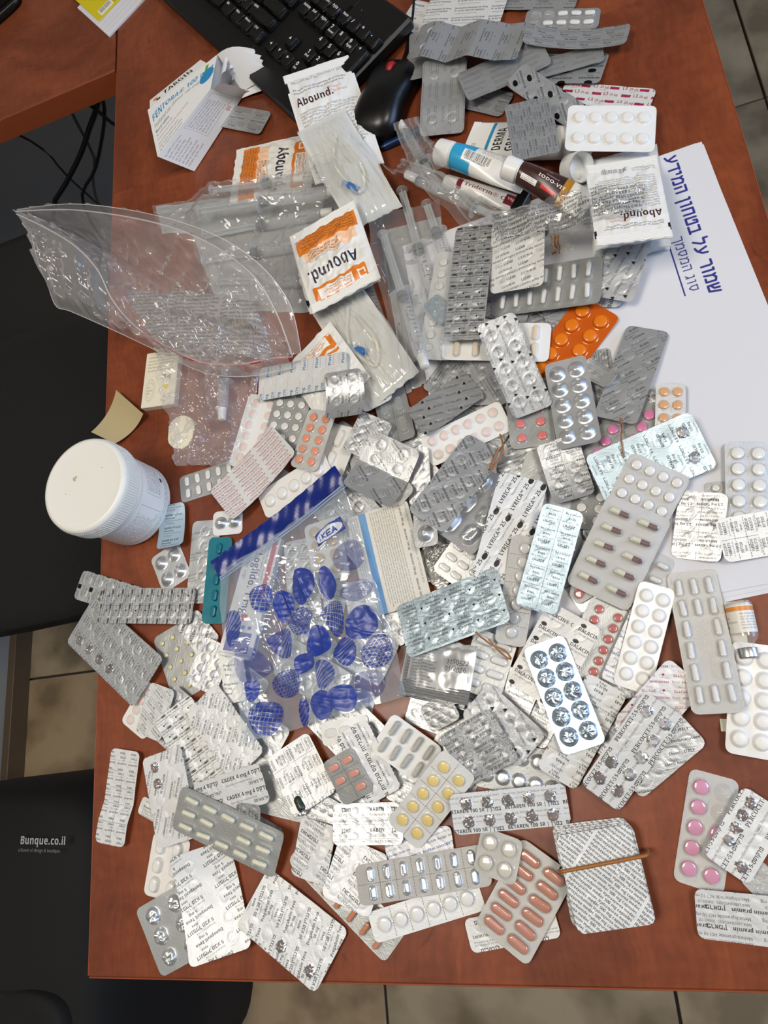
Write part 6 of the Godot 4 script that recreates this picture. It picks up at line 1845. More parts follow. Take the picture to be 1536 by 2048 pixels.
	sachet(Vector3(0.6027, 0.8049, -0.6250), Vector3(7.2, 84.7, -12.1), 103.4, 62.3, 3.0, {"pr": "back"}, "top sachet of the stack on the papers, printed upside down with a barcode")
	pouch(Vector3(0.3338, 0.7652, -0.5798), Vector3(7.5, -65.8, 1.5), 141.7, 60.9, 9.0, {}, "sterile film pouch with a blue fitting left of the long clear syringe")
	sachet(Vector3(0.2918, 0.7669, -0.5536), Vector3(12.0, -62.4, 1.5), 85.2, 71.0, 6.0, {"pr": "strip", "flat": 1}, "white sachet with an orange panel behind the blue-lettered foil")
	sachet(Vector3(0.3102, 0.7726, -0.6831), Vector3(-1.5, 101.1, -4.5), 104.7, 81.9, 2.2, {"pr": "back"}, "lowest of the thin white sachets under the upside-down orange one")
	sachet(Vector3(0.3123, 0.7755, -0.6795), Vector3(-1.5, 100.9, -4.5), 105.8, 81.5, 2.2, {"pr": "back"}, "middle one of the thin white sachets under the upside-down orange one")
	sachet(Vector3(0.3144, 0.7784, -0.6759), Vector3(-1.5, 100.6, -4.5), 106.9, 81.1, 2.2, {"pr": "back"}, "upper one of the thin white sachets under the upside-down orange one")
	pouch(Vector3(0.3397, 0.7818, -0.7825), Vector3(-10.4, -69.4, -4.6), 149.4, 59.3, 9.0, {}, "sterile paper-and-film pouch with a blue-tipped tube near the keyboard")
	sachet(Vector3(0.3177, 0.7879, -0.6715), Vector3(-4.5, 101.1, 1.5), 102.4, 80.3, 9.0, {"pr": "front"}, "orange and white sachet lying upside down on top of the sterile pouches")
	flat_carton(Vector3(0.1939, 0.7566, -0.3362), Vector3(-0.0, -105.5, 6.0), 119.9, 36.3, 9.0, {}, "white medicine carton with a red stripe and diamonds inside the blue oval bag")
	card(Vector3(0.2624, 0.7505, -0.3217), Vector3(-0.0, -20.6, 0.0), 55.1, 47.8, 3.3, "F", "dense", 0, {"n": [5, 2], "tone": "foil"}, "small-print foil below the middle of the blue oval bag")
	card(Vector3(0.2435, 0.7505, -0.2726), Vector3(-0.0, -25.8, 0.0), 56.7, 46.7, 3.3, "F", "slant", 90, {"n": [5, 2], "tone": "foil"}, "grey foil with slanted print under the left half of the oval bag")
	card(Vector3(0.3068, 0.7505, -0.2676), Vector3(-0.0, -33.3, 0.0), 50.5, 43.9, 3.3, "F", "dense2", 180, {"n": [5, 2], "tone": "foil"}, "grey foil of tiny emblems under the oval bag's right side")
	card(Vector3(0.2766, 0.7524, -0.2212), Vector3(1.5, -17.8, -3.0), 61.1, 39.8, 3.5, "P", "", 0, {"n": [5, 2], "pk": "r4", "pill": "white", "tone": "grey"}, "grey card of small pockets under the oval bag's lower corner")
	card(Vector3(0.3348, 0.7505, -0.3034), Vector3(-0.0, -46.9, 0.0), 58.7, 41.9, 3.3, "F", "dense", 0, {"n": [5, 2], "tone": "foil"}, "small-print foil between the oval bag and the bluish ribbed foil")
	card(Vector3(0.4203, 0.7505, -0.5168), Vector3(-0.0, -45.4, 0.0), 51.4, 44.4, 3.3, "F", "slant", 90, {"n": [5, 2], "tone": "foil"}, "grey foil with slanted print under the pale tree-emblem foil at its right end")
	card(Vector3(0.4395, 0.7505, -0.4538), Vector3(-0.0, -41.5, 0.0), 52.0, 47.8, 3.3, "F", "dense2", 180, {"n": [5, 2], "tone": "foil"}, "grey foil of tiny emblems below the pink tablet strip, right end")
	card(Vector3(0.4095, 0.7505, -0.4069), Vector3(-0.0, -34.7, 0.0), 48.9, 47.5, 3.5, "P", "", 0, {"n": [5, 2], "pk": "r4", "pill": "", "tone": "grey"}, "grey card of small pockets under the cross-wise lettered foil")
	card(Vector3(0.4631, 0.7505, -0.3940), Vector3(-0.0, -39.1, 0.0), 50.3, 46.0, 3.3, "F", "dense", 0, {"n": [5, 2], "tone": "foil"}, "small-print foil under the slanted black capitals foil")
	card(Vector3(0.5236, 0.7505, -0.4424), Vector3(-0.0, -66.1, 0.0), 48.2, 39.7, 3.3, "F", "slant", 90, {"n": [5, 2], "tone": "foil"}, "grey foil with slanted print under the pointed metal pocket card")
	card(Vector3(0.3676, 0.7505, -0.2108), Vector3(-0.0, -24.0, 0.0), 52.1, 38.5, 3.3, "F", "dense2", 180, {"n": [5, 2], "tone": "foil"}, "grey foil of tiny emblems under the crimped silver sachet")
	card(Vector3(0.3786, 0.7525, -0.1667), Vector3(4.5, -37.7, -1.5), 50.6, 38.0, 3.5, "P", "", 0, {"n": [5, 2], "pk": "r4", "pill": "white", "tone": "grey"}, "grey card of small pockets under the yellow tablet card's upper end")
	card(Vector3(0.2849, 0.7505, -0.1498), Vector3(-0.0, -22.6, 0.0), 49.9, 38.1, 3.3, "F", "dense", 0, {"n": [5, 2], "tone": "foil"}, "small-print foil under the salmon oval tablets")
	card(Vector3(0.4885, 0.7505, -0.2529), Vector3(-0.0, -61.9, 0.0), 40.5, 37.8, 3.3, "F", "slant", 90, {"n": [5, 2], "tone": "foil"}, "grey foil with slanted print under the white bold capitals foil")
	card(Vector3(0.4469, 0.7505, -0.1996), Vector3(-0.0, -36.1, 0.0), 46.8, 37.5, 3.3, "F", "dense2", 180, {"n": [5, 2], "tone": "foil"}, "grey foil of tiny emblems under the lower end of that bold capitals foil")
	card(Vector3(0.5037, 0.7505, -0.3604), Vector3(-0.0, -53.0, 0.0), 53.5, 39.4, 3.5, "P", "", 0, {"n": [5, 2], "pk": "r4", "pill": "", "tone": "grey"}, "grey card of small pockets under the pale blue ten-cell foil's top")
	card(Vector3(0.5390, 0.7528, -0.3312), Vector3(-1.5, -70.6, -4.5), 49.6, 37.3, 3.3, "F", "dense", 0, {"n": [5, 2], "tone": "foil"}, "small-print foil under the red and cream capsules' top end")
	card(Vector3(0.2039, 0.7505, -0.1630), Vector3(-0.0, -32.5, 0.0), 53.6, 40.6, 3.3, "F", "slant", 90, {"n": [5, 2], "tone": "foil"}, "grey foil with slanted print under the bubbly emblem foil's lower end")
	card(Vector3(0.3072, 0.7528, -0.1799), Vector3(1.5, -28.4, -4.5), 51.2, 34.5, 3.3, "F", "dense2", 180, {"n": [5, 2], "tone": "foil"}, "grey foil of tiny emblems under the bold sideways lettering foil")
	card(Vector3(0.3203, 0.7505, -0.3934), Vector3(-0.0, -45.9, 0.0), 68.6, 43.7, 3.5, "P", "", 0, {"n": [5, 2], "pk": "r4", "pill": "white", "tone": "grey"}, "grey card of small pockets under the paper-backed card's upper end")
	card(Vector3(0.3053, 0.7505, -0.4701), Vector3(-0.0, -45.8, 0.0), 57.9, 40.4, 3.3, "F", "dense", 0, {"n": [5, 2], "tone": "foil"}, "small-print foil under the orange tablets' lower end")
	card(Vector3(0.2254, 0.7505, -0.4457), Vector3(-0.0, -39.2, 0.0), 57.2, 36.1, 3.3, "F", "slant", 90, {"n": [5, 2], "tone": "foil"}, "grey foil with slanted print under the dense red lettering foil")
	card(Vector3(0.4997, 0.7505, -0.1871), Vector3(-0.0, -39.9, 0.0), 40.5, 36.4, 3.3, "F", "dense2", 180, {"n": [5, 2], "tone": "foil"}, "grey foil of tiny emblems under the white ten-cell foil's middle")
	card(Vector3(0.5382, 0.7523, -0.1764), Vector3(-0.0, -44.2, -6.0), 35.4, 31.5, 3.5, "P", "", 0, {"n": [5, 2], "pk": "r4", "pill": "", "tone": "grey"}, "grey card of small pockets under the serif-lettered foil's middle")
	card(Vector3(0.1698, 0.7505, -0.2545), Vector3(-0.0, -38.2, 0.0), 62.1, 38.8, 3.3, "F", "dense", 0, {"n": [5, 2], "tone": "foil"}, "small-print foil left of the oval bag's lower left edge")
	card(Vector3(0.3670, 0.7505, -0.4754), Vector3(-0.0, -54.6, 0.0), 54.9, 39.3, 3.3, "F", "slant", 90, {"n": [5, 2], "tone": "foil"}, "grey foil with slanted print under the perforated oval pocket card")
	card(Vector3(0.1891, 0.7505, -0.1189), Vector3(-0.0, -29.4, 0.0), 46.0, 26.4, 3.3, "F", "dense2", 180, {"n": [5, 2], "tone": "foil"}, "grey foil of tiny emblems under the ivory capsules' right end")
	card(Vector3(0.4438, 0.7505, -0.5831), Vector3(-0.0, 6.9, 0.0), 41.9, 40.5, 3.5, "P", "", 0, {"n": [5, 2], "pk": "r4", "pill": "white", "tone": "grey"}, "grey card of small pockets under the grey print-block foil")
	card(Vector3(0.3364, 0.7526, -0.1471), Vector3(0.0, -27.7, -6.0), 38.7, 29.2, 3.3, "F", "dense", 0, {"n": [5, 2], "tone": "foil"}, "small-print foil under the burst bold capitals foil's left end")
	card(Vector3(0.3014, 0.7543, -0.4010), Vector3(-0.0, -55.3, 0.0), 100.0, 54.2, 3.3, "F", "dense", 0, {"n": [5, 2]}, "grey printed foil card buried under the blue oval zip bag")
	card(Vector3(0.3925, 0.7536, -0.3797), Vector3(4.5, -59.1, -1.5), 102.2, 55.9, 3.3, "F", "dense", 90, {"n": [5, 2]}, "grey small-print foil card buried below the white-lettered diagonal foil")
	card(Vector3(0.4920, 0.7539, -0.3254), Vector3(6.0, -46.9, 1.5), 86.0, 52.0, 3.5, "P", "", 0, {"n": [5, 2], "pk": "r4", "pill": "white"}, "buried clear card of white tablets under the red and cream capsules")
	card(Vector3(0.4126, 0.7541, -0.2254), Vector3(-0.0, -31.7, 0.0), 85.6, 51.0, 3.3, "F", "dense", 0, {"n": [5, 2]}, "grey foil card buried beside the silver crimped sachet")
	card(Vector3(0.2872, 0.7582, -0.2008), Vector3(-0.0, -46.2, 1.5), 77.4, 49.7, 3.3, "F", "dense", 0, {"n": [5, 2]}, "grey foil card buried under the lower edge of the blue oval bag")
	card(Vector3(0.1867, 0.7541, -0.2088), Vector3(-0.0, -35.6, 0.0), 70.3, 42.0, 3.3, "F", "dense", 0, {"n": [5, 2]}, "grey foil card buried left of the blue oval bag's bottom corner")
	card(Vector3(0.3329, 0.7560, -0.4542), Vector3(-1.5, 5.1, -3.0), 53.2, 48.3, 3.5, "P", "", 0, {"n": [5, 2], "pk": "r4", "pill": ""}, "empty clear card buried under the crumpled weekday foil")
	card(Vector3(0.4370, 0.7541, -0.4659), Vector3(-0.0, -41.4, 0.0), 63.8, 43.1, 3.3, "F", "dense", 0, {"n": [5, 2]}, "grey printed foil buried under the pale pink tablet strip")
	card(Vector3(0.5128, 0.7536, -0.2395), Vector3(-6.0, -83.4, -1.5), 70.5, 44.1, 3.3, "F", "dense", 0, {"n": [5, 2]}, "grey foil card buried under the coral tablet strip")
	card(Vector3(0.4330, 0.7543, -0.1573), Vector3(-0.0, -15.8, -6.0), 74.0, 39.4, 4.3, "P", "", 0, {"n": [5, 2], "pk": "r6", "pill": "", "film": "alu"}, "silver round-pocket card glinting below the two diagonal grey foils")
	card(Vector3(0.2139, 0.7554, -0.1544), Vector3(3.0, -15.3, -4.5), 82.9, 47.1, 3.9, "P", "", 0, {"n": [5, 2], "pk": "r5", "pill": "", "film": "clear"}, "empty clear card under the green-capsule foil")
	card(Vector3(0.5061, 0.7505, -0.5511), Vector3(-0.0, 1.1, 0.0), 72.0, 59.7, 3.3, "F", "dense", 0, {"n": [5, 2]}, "grey small-print foil under the white card of cream capsules")
	card(Vector3(0.5339, 0.7541, -0.5600), Vector3(-0.0, 7.5, 0.0), 38.5, 37.8, 3.3, "F", "purple", 0, {"n": [5, 2]}, "silver foil with purple lettering under the grey capsule card")
	card(Vector3(0.5716, 0.7505, -0.9528), Vector3(-0.0, -27.0, 0.0), 84.4, 39.9, 3.3, "F", "dense", 0, {"n": [5, 2]}, "pale blue-grey foil card at the very top of the heap by the desk edge")
	card(Vector3(0.4613, 0.7505, -0.9681), Vector3(-0.0, -38.5, 0.0), 108.4, 42.0, 3.3, "F", "tardy", 0, {"n": [5, 2], "tone": "white"}, "pale card with plain black lettering under the white lettered card at the top")
	card(Vector3(0.4915, 0.7505, -0.8401), Vector3(-0.0, -37.4, 0.0), 60.2, 30.7, 3.3, "F", "dense", 0, {"n": [5, 2]}, "grey foil with dense lettering above the white ointment tube")
	card(Vector3(0.6110, 0.7505, -0.7904), Vector3(-0.0, -29.8, 0.0), 94.0, 27.9, 3.3, "F", "pink25", 0, {"n": [5, 2], "tone": "white"}, "white foil with dark pink lettering and lozenges behind the white tablet card")
	card(Vector3(0.5662, 0.7543, -0.6825), Vector3(4.5, -64.0, 6.0), 60.6, 25.5, 3.3, "F", "colch", -24, {"n": [4, 2], "tone": "white"}, "white card with black lettering under the brown tube's crimped end")
	card(Vector3(0.2014, 0.7505, -0.9374), Vector3(-0.0, -33.1, 0.0), 67.7, 32.7, 3.3, "F", "dense", 0, {"n": [4, 2]}, "small grey foil card lying beside the opened medicine carton")
	card(Vector3(0.5819, 0.7575, -0.5979), Vector3(0.0, -108.6, -4.5), 89.5, 32.1, 3.3, "F", "viepax", -170, {"n": [5, 2], "tone": "white"}, "white foil with large bold black name, poking out beyond the amber card")
	card(Vector3(0.4221, 0.7677, -0.5949), Vector3(-3.0, -106.0, 0.0), 118.5, 34.7, 3.5, "P", "", 0, {"n": [8, 2], "pk": "r4", "pill": "white", "tone": "white"}, "pale card of small round white tablets under the small-block foil")
	card(Vector3(0.4174, 0.7718, -0.5871), Vector3(1.5, 118.7, 1.5), 30.9, 19.3, 3.3, "F", "", 0, {"n": [3, 2], "tone": "blue"}, "pale blue foil corner poking out left of the small white tablets")
	card(Vector3(0.4803, 0.7543, -0.5786), Vector3(-0.0, 62.6, 0.0), 22.0, 46.7, 3.3, "F", "purple", 44, {"n": [4, 2]}, "light foil with blue lettering between the capsule card and cream capsules")
	card(Vector3(0.4557, 0.7561, -0.5126), Vector3(-1.5, -102.1, 3.0), 63.3, 37.0, 3.3, "F", "concor", -32, {"n": [5, 2]}, "grey foil with tall slim lettering behind the tree-emblem foil")
	card(Vector3(0.5552, 0.7505, -0.4900), Vector3(-0.0, -92.8, 0.0), 50.5, 21.7, 3.3, "F", "dense", 0, {"n": [5, 2]}, "narrow lettered foil between the silver cone card and the grey diagonal foil")
	card(Vector3(0.5262, 0.7554, -0.3710), Vector3(2.9, -106.4, 9.0), 49.9, 33.6, 3.9, "P", "", 0, {"n": [4, 2], "pk": "r5", "pill": "white", "tone": "grey"}, "grey card of white tablets under the two-tone bent foil")
	card(Vector3(0.4698, 0.7541, -0.4253), Vector3(-0.0, -118.8, 0.0), 36.3, 29.1, 3.3, "F", "loriv", 50, {"n": [4, 2]}, "grey foil with a dashed seam right of the rubber band loop")
	card(Vector3(0.3971, 0.7566, -0.4602), Vector3(1.5, 23.0, 6.0), 50.0, 23.4, 3.3, "F", "dense", 0, {"n": [5, 2]}, "grey foil strip under the pale tree-emblem foil")
	card(Vector3(0.5558, 0.7529, -0.2959), Vector3(-4.5, -126.7, -3.0), 57.0, 29.5, 5.5, "P", "", 0, {"n": [4, 2], "pk": "cap", "o": "v", "pill": "white", "tone": "knurl"}, "card of plump white capsules under the red and cream capsule card")
	card(Vector3(0.1405, 0.7505, -0.4703), Vector3(-0.0, 5.7, 0.0), 73.1, 31.1, 3.7, "P", "", 0, {"n": [5, 2], "pk": "ova", "o": "v", "pill": "white", "tone": "grey"}, "grey card of small oval white tablets beside the big white jar")
	card(Vector3(0.2928, 0.7581, -0.4710), Vector3(10.5, -118.9, -1.5), 52.5, 40.0, 5.5, "P", "", 0, {"n": [2, 1], "pk": "obl", "o": "u", "pill": "white", "film": "white", "tone": "grey"}, "card with one large white oblong pocket right of the orange tablets")
	card(Vector3(0.0921, 0.7505, -0.3826), Vector3(-0.0, -67.4, 0.0), 44.1, 38.0, 5.1, "P", "", 0, {"n": [2, 2], "pk": "cone", "pill": "", "film": "alu", "tone": "alu"}, "silver card with three pointed metal pockets below the jar")
	card(Vector3(0.1341, 0.7505, -0.3816), Vector3(-0.0, -95.9, 0.0), 88.1, 34.1, 3.3, "F", "esop", -100, {"n": [5, 1]}, "grey foil with widely spaced lettering left of the teal strip")
	card(Vector3(0.0141, 0.7505, -0.3650), Vector3(-0.0, -22.0, 0.0), 87.0, 32.9, 3.3, "F", "cliva", 90, {"n": [5, 2]}, "grey foil with square emblems at the left edge of the desk")
	card(Vector3(0.1048, 0.7505, -0.2827), Vector3(-0.0, -68.7, 0.0), 74.7, 44.7, 3.1, "P", "", 0, {"n": [5, 3], "pk": "r3", "pill": "yellow", "tone": "grey"}, "grey card of tiny pale yellow tablets")
	card(Vector3(0.1279, 0.7528, -0.3077), Vector3(-7.5, -51.5, -1.5), 42.9, 28.2, 3.3, "F", "allo", -118, {"n": [3, 2]}, "grey foil with bold slanted black capitals left of the blue bag")
	card(Vector3(0.1426, 0.7558, -0.2733), Vector3(-4.5, -118.8, 0.0), 48.7, 35.6, 3.3, "F", "purple", 180, {"n": [4, 2], "tone": "grey"}, "grey foil with small purple-grey lettering under the bold capitals foil")
	card(Vector3(0.1703, 0.7583, -0.2640), Vector3(-4.5, -81.7, 0.0), 58.1, 24.9, 3.3, "F", "preg75", -82, {"n": [4, 1], "tone": "white"}, "white foil strip peeking out left of the blue bag")
	card(Vector3(0.0611, 0.7505, -0.2389), Vector3(-0.0, -126.8, 0.0), 49.3, 35.8, 3.5, "P", "", 0, {"n": [4, 2], "pk": "r4", "pill": "palepink", "film": "white", "tone": "white"}, "white plastic card edge sticking out under the torn large foil")
	card(Vector3(0.0982, 0.7527, -0.2274), Vector3(-3.0, -129.9, -3.0), 55.9, 35.2, 3.3, "F", "ezet", 0, {"n": [4, 2]}, "grey foil with round emblems under the white block-print foil")
	card(Vector3(0.0700, 0.7505, -0.1446), Vector3(-0.0, -25.7, 0.0), 23.1, 16.7, 3.3, "F", "dense", 0, {"n": [2, 1], "tone": "white"}, "small torn lettered foil corner on the bare desk")
	card(Vector3(0.2684, 0.7505, -0.0665), Vector3(-0.0, -43.1, 0.0), 115.5, 32.8, 5.5, "P", "", 0, {"n": [7, 2], "pk": "cap", "o": "v", "pill": "orangecap", "tone": "grey"}, "clear card of orange capsules showing along its lower edge")
	card(Vector3(0.0884, 0.7505, -0.0925), Vector3(-0.0, -102.3, 0.0), 55.6, 41.9, 6.5, "P", "", 0, {"n": [3, 2], "pk": "cap8", "o": "u", "pill": "", "film": "white", "tone": "white"}, "white plastic card of large empty oblong pockets at the lower left")
	card(Vector3(0.4091, 0.7505, -0.0414), Vector3(-0.0, 9.2, 0.0), 72.8, 24.7, 3.3, "F", "logo", 0, {"n": [4, 2], "tone": "white"}, "white card corner under the salmon oblong tablets")
	card(Vector3(0.0354, 0.7505, -0.1583), Vector3(-0.0, -101.2, 0.0), 88.8, 34.8, 3.3, "F", "lexa", 90, {"n": [5, 2], "perf": 1, "tone": "white", "fold": [[0.56, 18], [0.76, -16]]}, "narrow white folded foil lying alone on the bare desk at the left")
	card(Vector3(0.4828, 0.7505, -0.0796), Vector3(-0.0, -86.2, 0.0), 72.6, 58.1, 2.7, "F", "hydro", -43, {"n": [5, 2], "tone": "white"}, "lowest card of the rubber-banded white stack")
	card(Vector3(0.5651, 0.7505, -0.1054), Vector3(-0.0, -109.8, 0.0), 82.5, 34.7, 4.3, "P", "", 0, {"n": [5, 2], "pk": "r6", "pill": "pink2", "tone": "knurl", "burst": [0, 2]}, "ribbed silver card of lilac-pink tablets with two burst pockets at the right edge")
	card(Vector3(0.6160, 0.7572, -0.1963), Vector3(-3.0, -105.2, 0.0), 84.3, 33.6, 4.7, "P", "", 0, {"n": [5, 2], "pk": "r8", "pill": "white", "film": "white", "tone": "white"}, "glossy white plastic card of large tablets at the right edge, below the glass vial")
	card(Vector3(0.4330, 0.7604, -0.9221), Vector3(-4.4, -95.0, 7.5), 79.2, 30.3, 3.3, "F", "", 0, {"n": [4, 2], "tone": "foil"}, "narrow blank silver foil hanging by the mouse cable")
	card(Vector3(0.4499, 0.7606, -0.8526), Vector3(-7.3, -100.2, -9.1), 88.3, 48.7, 3.3, "F", "faint", 0, {"n": [3, 2], "fold": [[0.33, 9], [0.62, -9]]}, "creased blank-looking silver card with six bubbles right of the mouse")
	card(Vector3(0.5831, 0.7526, -0.8390), Vector3(-6.0, -24.1, 0.0), 72.5, 41.0, 3.3, "F", "neuron", 180, {"n": [5, 2]}, "grey foil with upside-down black oval emblems and bold capitals, near the bare desk")
	card(Vector3(0.5708, 0.7563, -0.8455), Vector3(-6.0, -3.6, -1.5), 95.2, 26.9, 3.3, "F", "faint", 180, {"n": [5, 2]}, "slim silver foil lying just above the card with oval emblems")
	card(Vector3(0.6062, 0.7767, -0.7302), Vector3(1.4, -13.2, -12.0), 83.2, 50.9, 4.3, "P", "", 0, {"n": [5, 2], "pk": "r6", "pill": "white", "film": "white", "tone": "white"}, "glossy white plastic card with ten large round white tablets")
	card(Vector3(0.5908, 0.7701, -0.5935), Vector3(-4.5, -116.1, -6.0), 83.3, 45.0, 3.3, "F", "tree", -167, {"n": [5, 2], "burst": []}, "pale silver foil with little tree emblems lying on the white papers")
	card(Vector3(0.5330, 0.7557, -0.5249), Vector3(-4.5, -135.7, -4.5), 90.3, 44.7, 4.3, "P", "", 0, {"n": [5, 2], "pk": "r6", "pill": "amber", "film": "amber", "tone": "amber"}, "amber translucent card of round orange tablets")
	card(Vector3(0.4669, 0.7663, -0.5417), Vector3(-0.0, -13.3, -6.0), 101.2, 39.7, 5.7, "P", "", 0, {"n": [5, 2], "pk": "capl", "o": "v", "pill": "cream", "film": "white", "tone": "white"}, "white plastic card with long cream capsules")
	card(Vector3(0.5803, 0.7529, -0.4381), Vector3(4.5, -115.3, -3.0), 57.5, 21.1, 3.3, "F", "slant", -70, {"n": [5, 2]}, "slim foil with dashed seam right of the pink tablets")
	card(Vector3(0.5594, 0.7572, -0.4218), Vector3(3.0, -129.9, 0.0), 83.5, 45.6, 4.3, "P", "", 0, {"n": [6, 2], "pk": "r6", "pill": "pink", "tone": "grey"}, "grey card of glossy bright pink round tablets under a rubber band")
	card(Vector3(0.6039, 0.7622, -0.4370), Vector3(-7.5, -102.1, 1.5), 54.5, 24.6, 3.5, "P", "", 0, {"n": [4, 2], "pk": "r4", "pill": "tan", "tone": "knurl"}, "small card of tan-orange tablets at the edge of the white papers")
	card(Vector3(0.6249, 0.7538, -0.3534), Vector3(-0.0, -94.6, 0.0), 35.7, 16.5, 3.9, "P", "", 0, {"n": [4, 1], "pk": "r5", "pill": "white", "tone": "grey"}, "narrow grey card of white tablets on the papers beside the perforated grey foil")
	card(Vector3(0.6497, 0.7561, -0.3624), Vector3(-7.5, -101.0, 0.0), 76.4, 35.0, 4.3, "P", "", 0, {"n": [5, 2], "pk": "r6", "pill": "white", "tone": "knurl"}, "ribbed grey card of large white tablets at the right on the papers")
	card(Vector3(0.4844, 0.7564, -0.4051), Vector3(-9.0, -112.4, -1.5), 41.7, 29.7, 5.5, "P", "", 0, {"n": [2, 1], "pk": "obl", "o": "u", "pill": "", "tone": "grey"}, "clear card with one big empty oblong pocket")
	card(Vector3(0.4255, 0.7614, -0.4572), Vector3(7.5, 14.8, -1.5), 82.7, 32.0, 3.5, "P", "", 0, {"n": [6, 2], "pk": "r4", "pill": "palepink", "film": "white", "tone": "white"}, "slanting white strip of pale pink tablets in the middle of the heap")
	card(Vector3(0.3763, 0.7611, -0.4130), Vector3(2.9, -95.0, -7.5), 76.6, 22.5, 3.3, "F", "risp", 0, {"n": [5, 2]}, "narrow grey foil with a column of round emblems")
	card(Vector3(0.4114, 0.7603, -0.3370), Vector3(-7.5, -133.5, -1.5), 49.8, 42.7, 3.7, "P", "", 0, {"n": [4, 3], "pk": "ova", "o": "v", "pill": "white", "tone": "grey"}, "grey card of oval white tablets above the teal-grey ribbed foil")
	card(Vector3(0.4184, 0.7622, -0.2437), Vector3(-11.9, -116.0, 6.1), 53.6, 37.4, 5.5, "P", "", 0, {"n": [4, 2], "pk": "obl", "o": "v", "pill": "white", "tone": "grey"}, "grey card of large white oblong tablets beside the silver sachet")
	card(Vector3(0.2001, 0.7526, -0.5144), Vector3(-3.0, -108.9, 1.5), 83.9, 41.7, 3.5, "P", "", 0, {"n": [6, 2], "pk": "r4", "pill": "palepink", "film": "white", "tone": "blue"}, "pale card of faint pink tablets beside the clear zip bag")
	card(Vector3(0.2693, 0.7505, -0.5313), Vector3(-0.0, -95.6, 0.0), 34.1, 26.6, 5.1, "P", "", 0, {"n": [2, 1], "pk": "cone", "pill": "", "film": "alu", "tone": "alu"}, "small silver card with one shiny metal dome")
	card(Vector3(0.3547, 0.7552, -0.5042), Vector3(-3.0, -82.7, 6.0), 81.2, 33.6, 4.9, "P", "", 0, {"n": [3, 2], "pk": "ova8", "o": "u", "pill": "", "tone": "grey", "perf": 1}, "grey perforated card with large clear oval pockets")
	card(Vector3(0.3305, 0.7666, -0.4729), Vector3(-6.0, -124.1, 0.0), 42.9, 36.5, 3.3, "F", "slant", -60, {"n": [4, 2]}, "grey foil scrap with slanted lettering under the curled foil")
	card(Vector3(0.2453, 0.7588, -0.4417), Vector3(2.9, 18.2, 7.5), 86.8, 30.7, 4.3, "P", "", 0, {"n": [5, 1], "pk": "r6", "pill": "", "film": "white", "tone": "white"}, "white plastic strip with round pockets behind the blue zip edge")
	card(Vector3(0.3524, 0.7604, -0.4127), Vector3(11.7, -53.8, 9.2), 35.2, 33.4, 3.3, "F", "faint", -60, {"n": [3, 2], "tone": "white", "fold": [[0.4, 20]]}, "bright crumpled foil tip beside the weekday bubbles")
	card(Vector3(0.0976, 0.7538, -0.4248), Vector3(-0.0, -88.5, 6.0), 51.7, 32.6, 3.3, "F", "alpha", -85, {"n": [3, 1], "tone": "blue", "bend": 30}, "bluish folded foil with black lettering beside the jar")
	card(Vector3(0.1634, 0.7528, -0.4186), Vector3(0.0, -2.6, -7.5), 32.8, 26.3, 5.1, "P", "", 0, {"n": [2, 1], "pk": "cone", "pill": "", "film": "alu", "tone": "white"}, "white card end with one silver dome above the blue bag")
	card(Vector3(0.3381, 0.7595, -0.3503), Vector3(3.0, -83.1, -4.5), 98.0, 64.2, 3.3, "F", "abst", 0, {"n": [4, 2], "tone": "paper", "perf": 0}, "white paper-backed card with sideways lettering and a light blue stripe")
	card(Vector3(0.0807, 0.7568, -0.2352), Vector3(4.5, -111.3, -1.5), 50.9, 33.4, 3.3, "F", "slant", -65, {"n": [4, 2], "tone": "white"}, "white lettered foil lying over the white plastic edge at the left")
	card(Vector3(0.1223, 0.7564, -0.2016), Vector3(-1.5, -61.6, -7.5), 81.8, 46.0, 3.3, "F", "eliq", -90, {"n": [6, 2], "perf": 1, "tone": "white"}, "white foil of print blocks under the bubbly emblem foil")
	card(Vector3(0.0993, 0.7593, -0.1554), Vector3(1.5, -78.0, -1.5), 83.8, 46.0, 3.3, "F", "omep", -155, {"n": [5, 2], "tone": "white", "burst": [3, 1]}, "pale foil with a silver burst pocket at the left")
	card(Vector3(0.2553, 0.7557, -0.1363), Vector3(1.5, -27.8, -6.0), 27.4, 23.0, 3.3, "F", "lund", 0, {"n": [3, 1], "film": "clear"}, "grey foil end with clear pocket under the green-capsule foil")
	card(Vector3(0.2834, 0.7620, -0.2008), Vector3(-1.5, 4.8, 1.5), 46.7, 20.5, 4.9, "P", "", 0, {"n": [3, 1], "pk": "ova8", "o": "u", "pill": "", "film": "clear", "tone": "white", "crush": 1}, "white strip with a crumpled foil pocket under the blue bag")
	card(Vector3(0.3047, 0.7647, -0.1738), Vector3(-0.0, -67.8, -9.0), 63.9, 32.8, 3.3, "F", "tram", 180, {"n": [5, 2], "tone": "white"}, "white foil with bold sideways lettering right of the pink oval tablets")
	card(Vector3(0.3735, 0.7634, -0.2087), Vector3(5.8, 21.4, 10.6), 30.7, 24.0, 3.3, "F", "dense2", 0, {"n": [3, 2]}, "grey torn foil under the crimped silver sachet")
	card(Vector3(0.3391, 0.7505, -0.1049), Vector3(-0.0, 2.4, 0.0), 60.0, 23.1, 3.3, "F", "prof", -13, {"n": [4, 2], "tone": "white"}, "white foil with blue lettering under the yellow tablets")
	card(Vector3(0.2453, 0.7575, -0.1034), Vector3(1.5, -107.3, -1.5), 48.8, 34.8, 3.3, "F", "gaba", 107, {"n": [3, 2], "tone": "white"}, "white foil with slanted bold lettering at the left of the two alike")
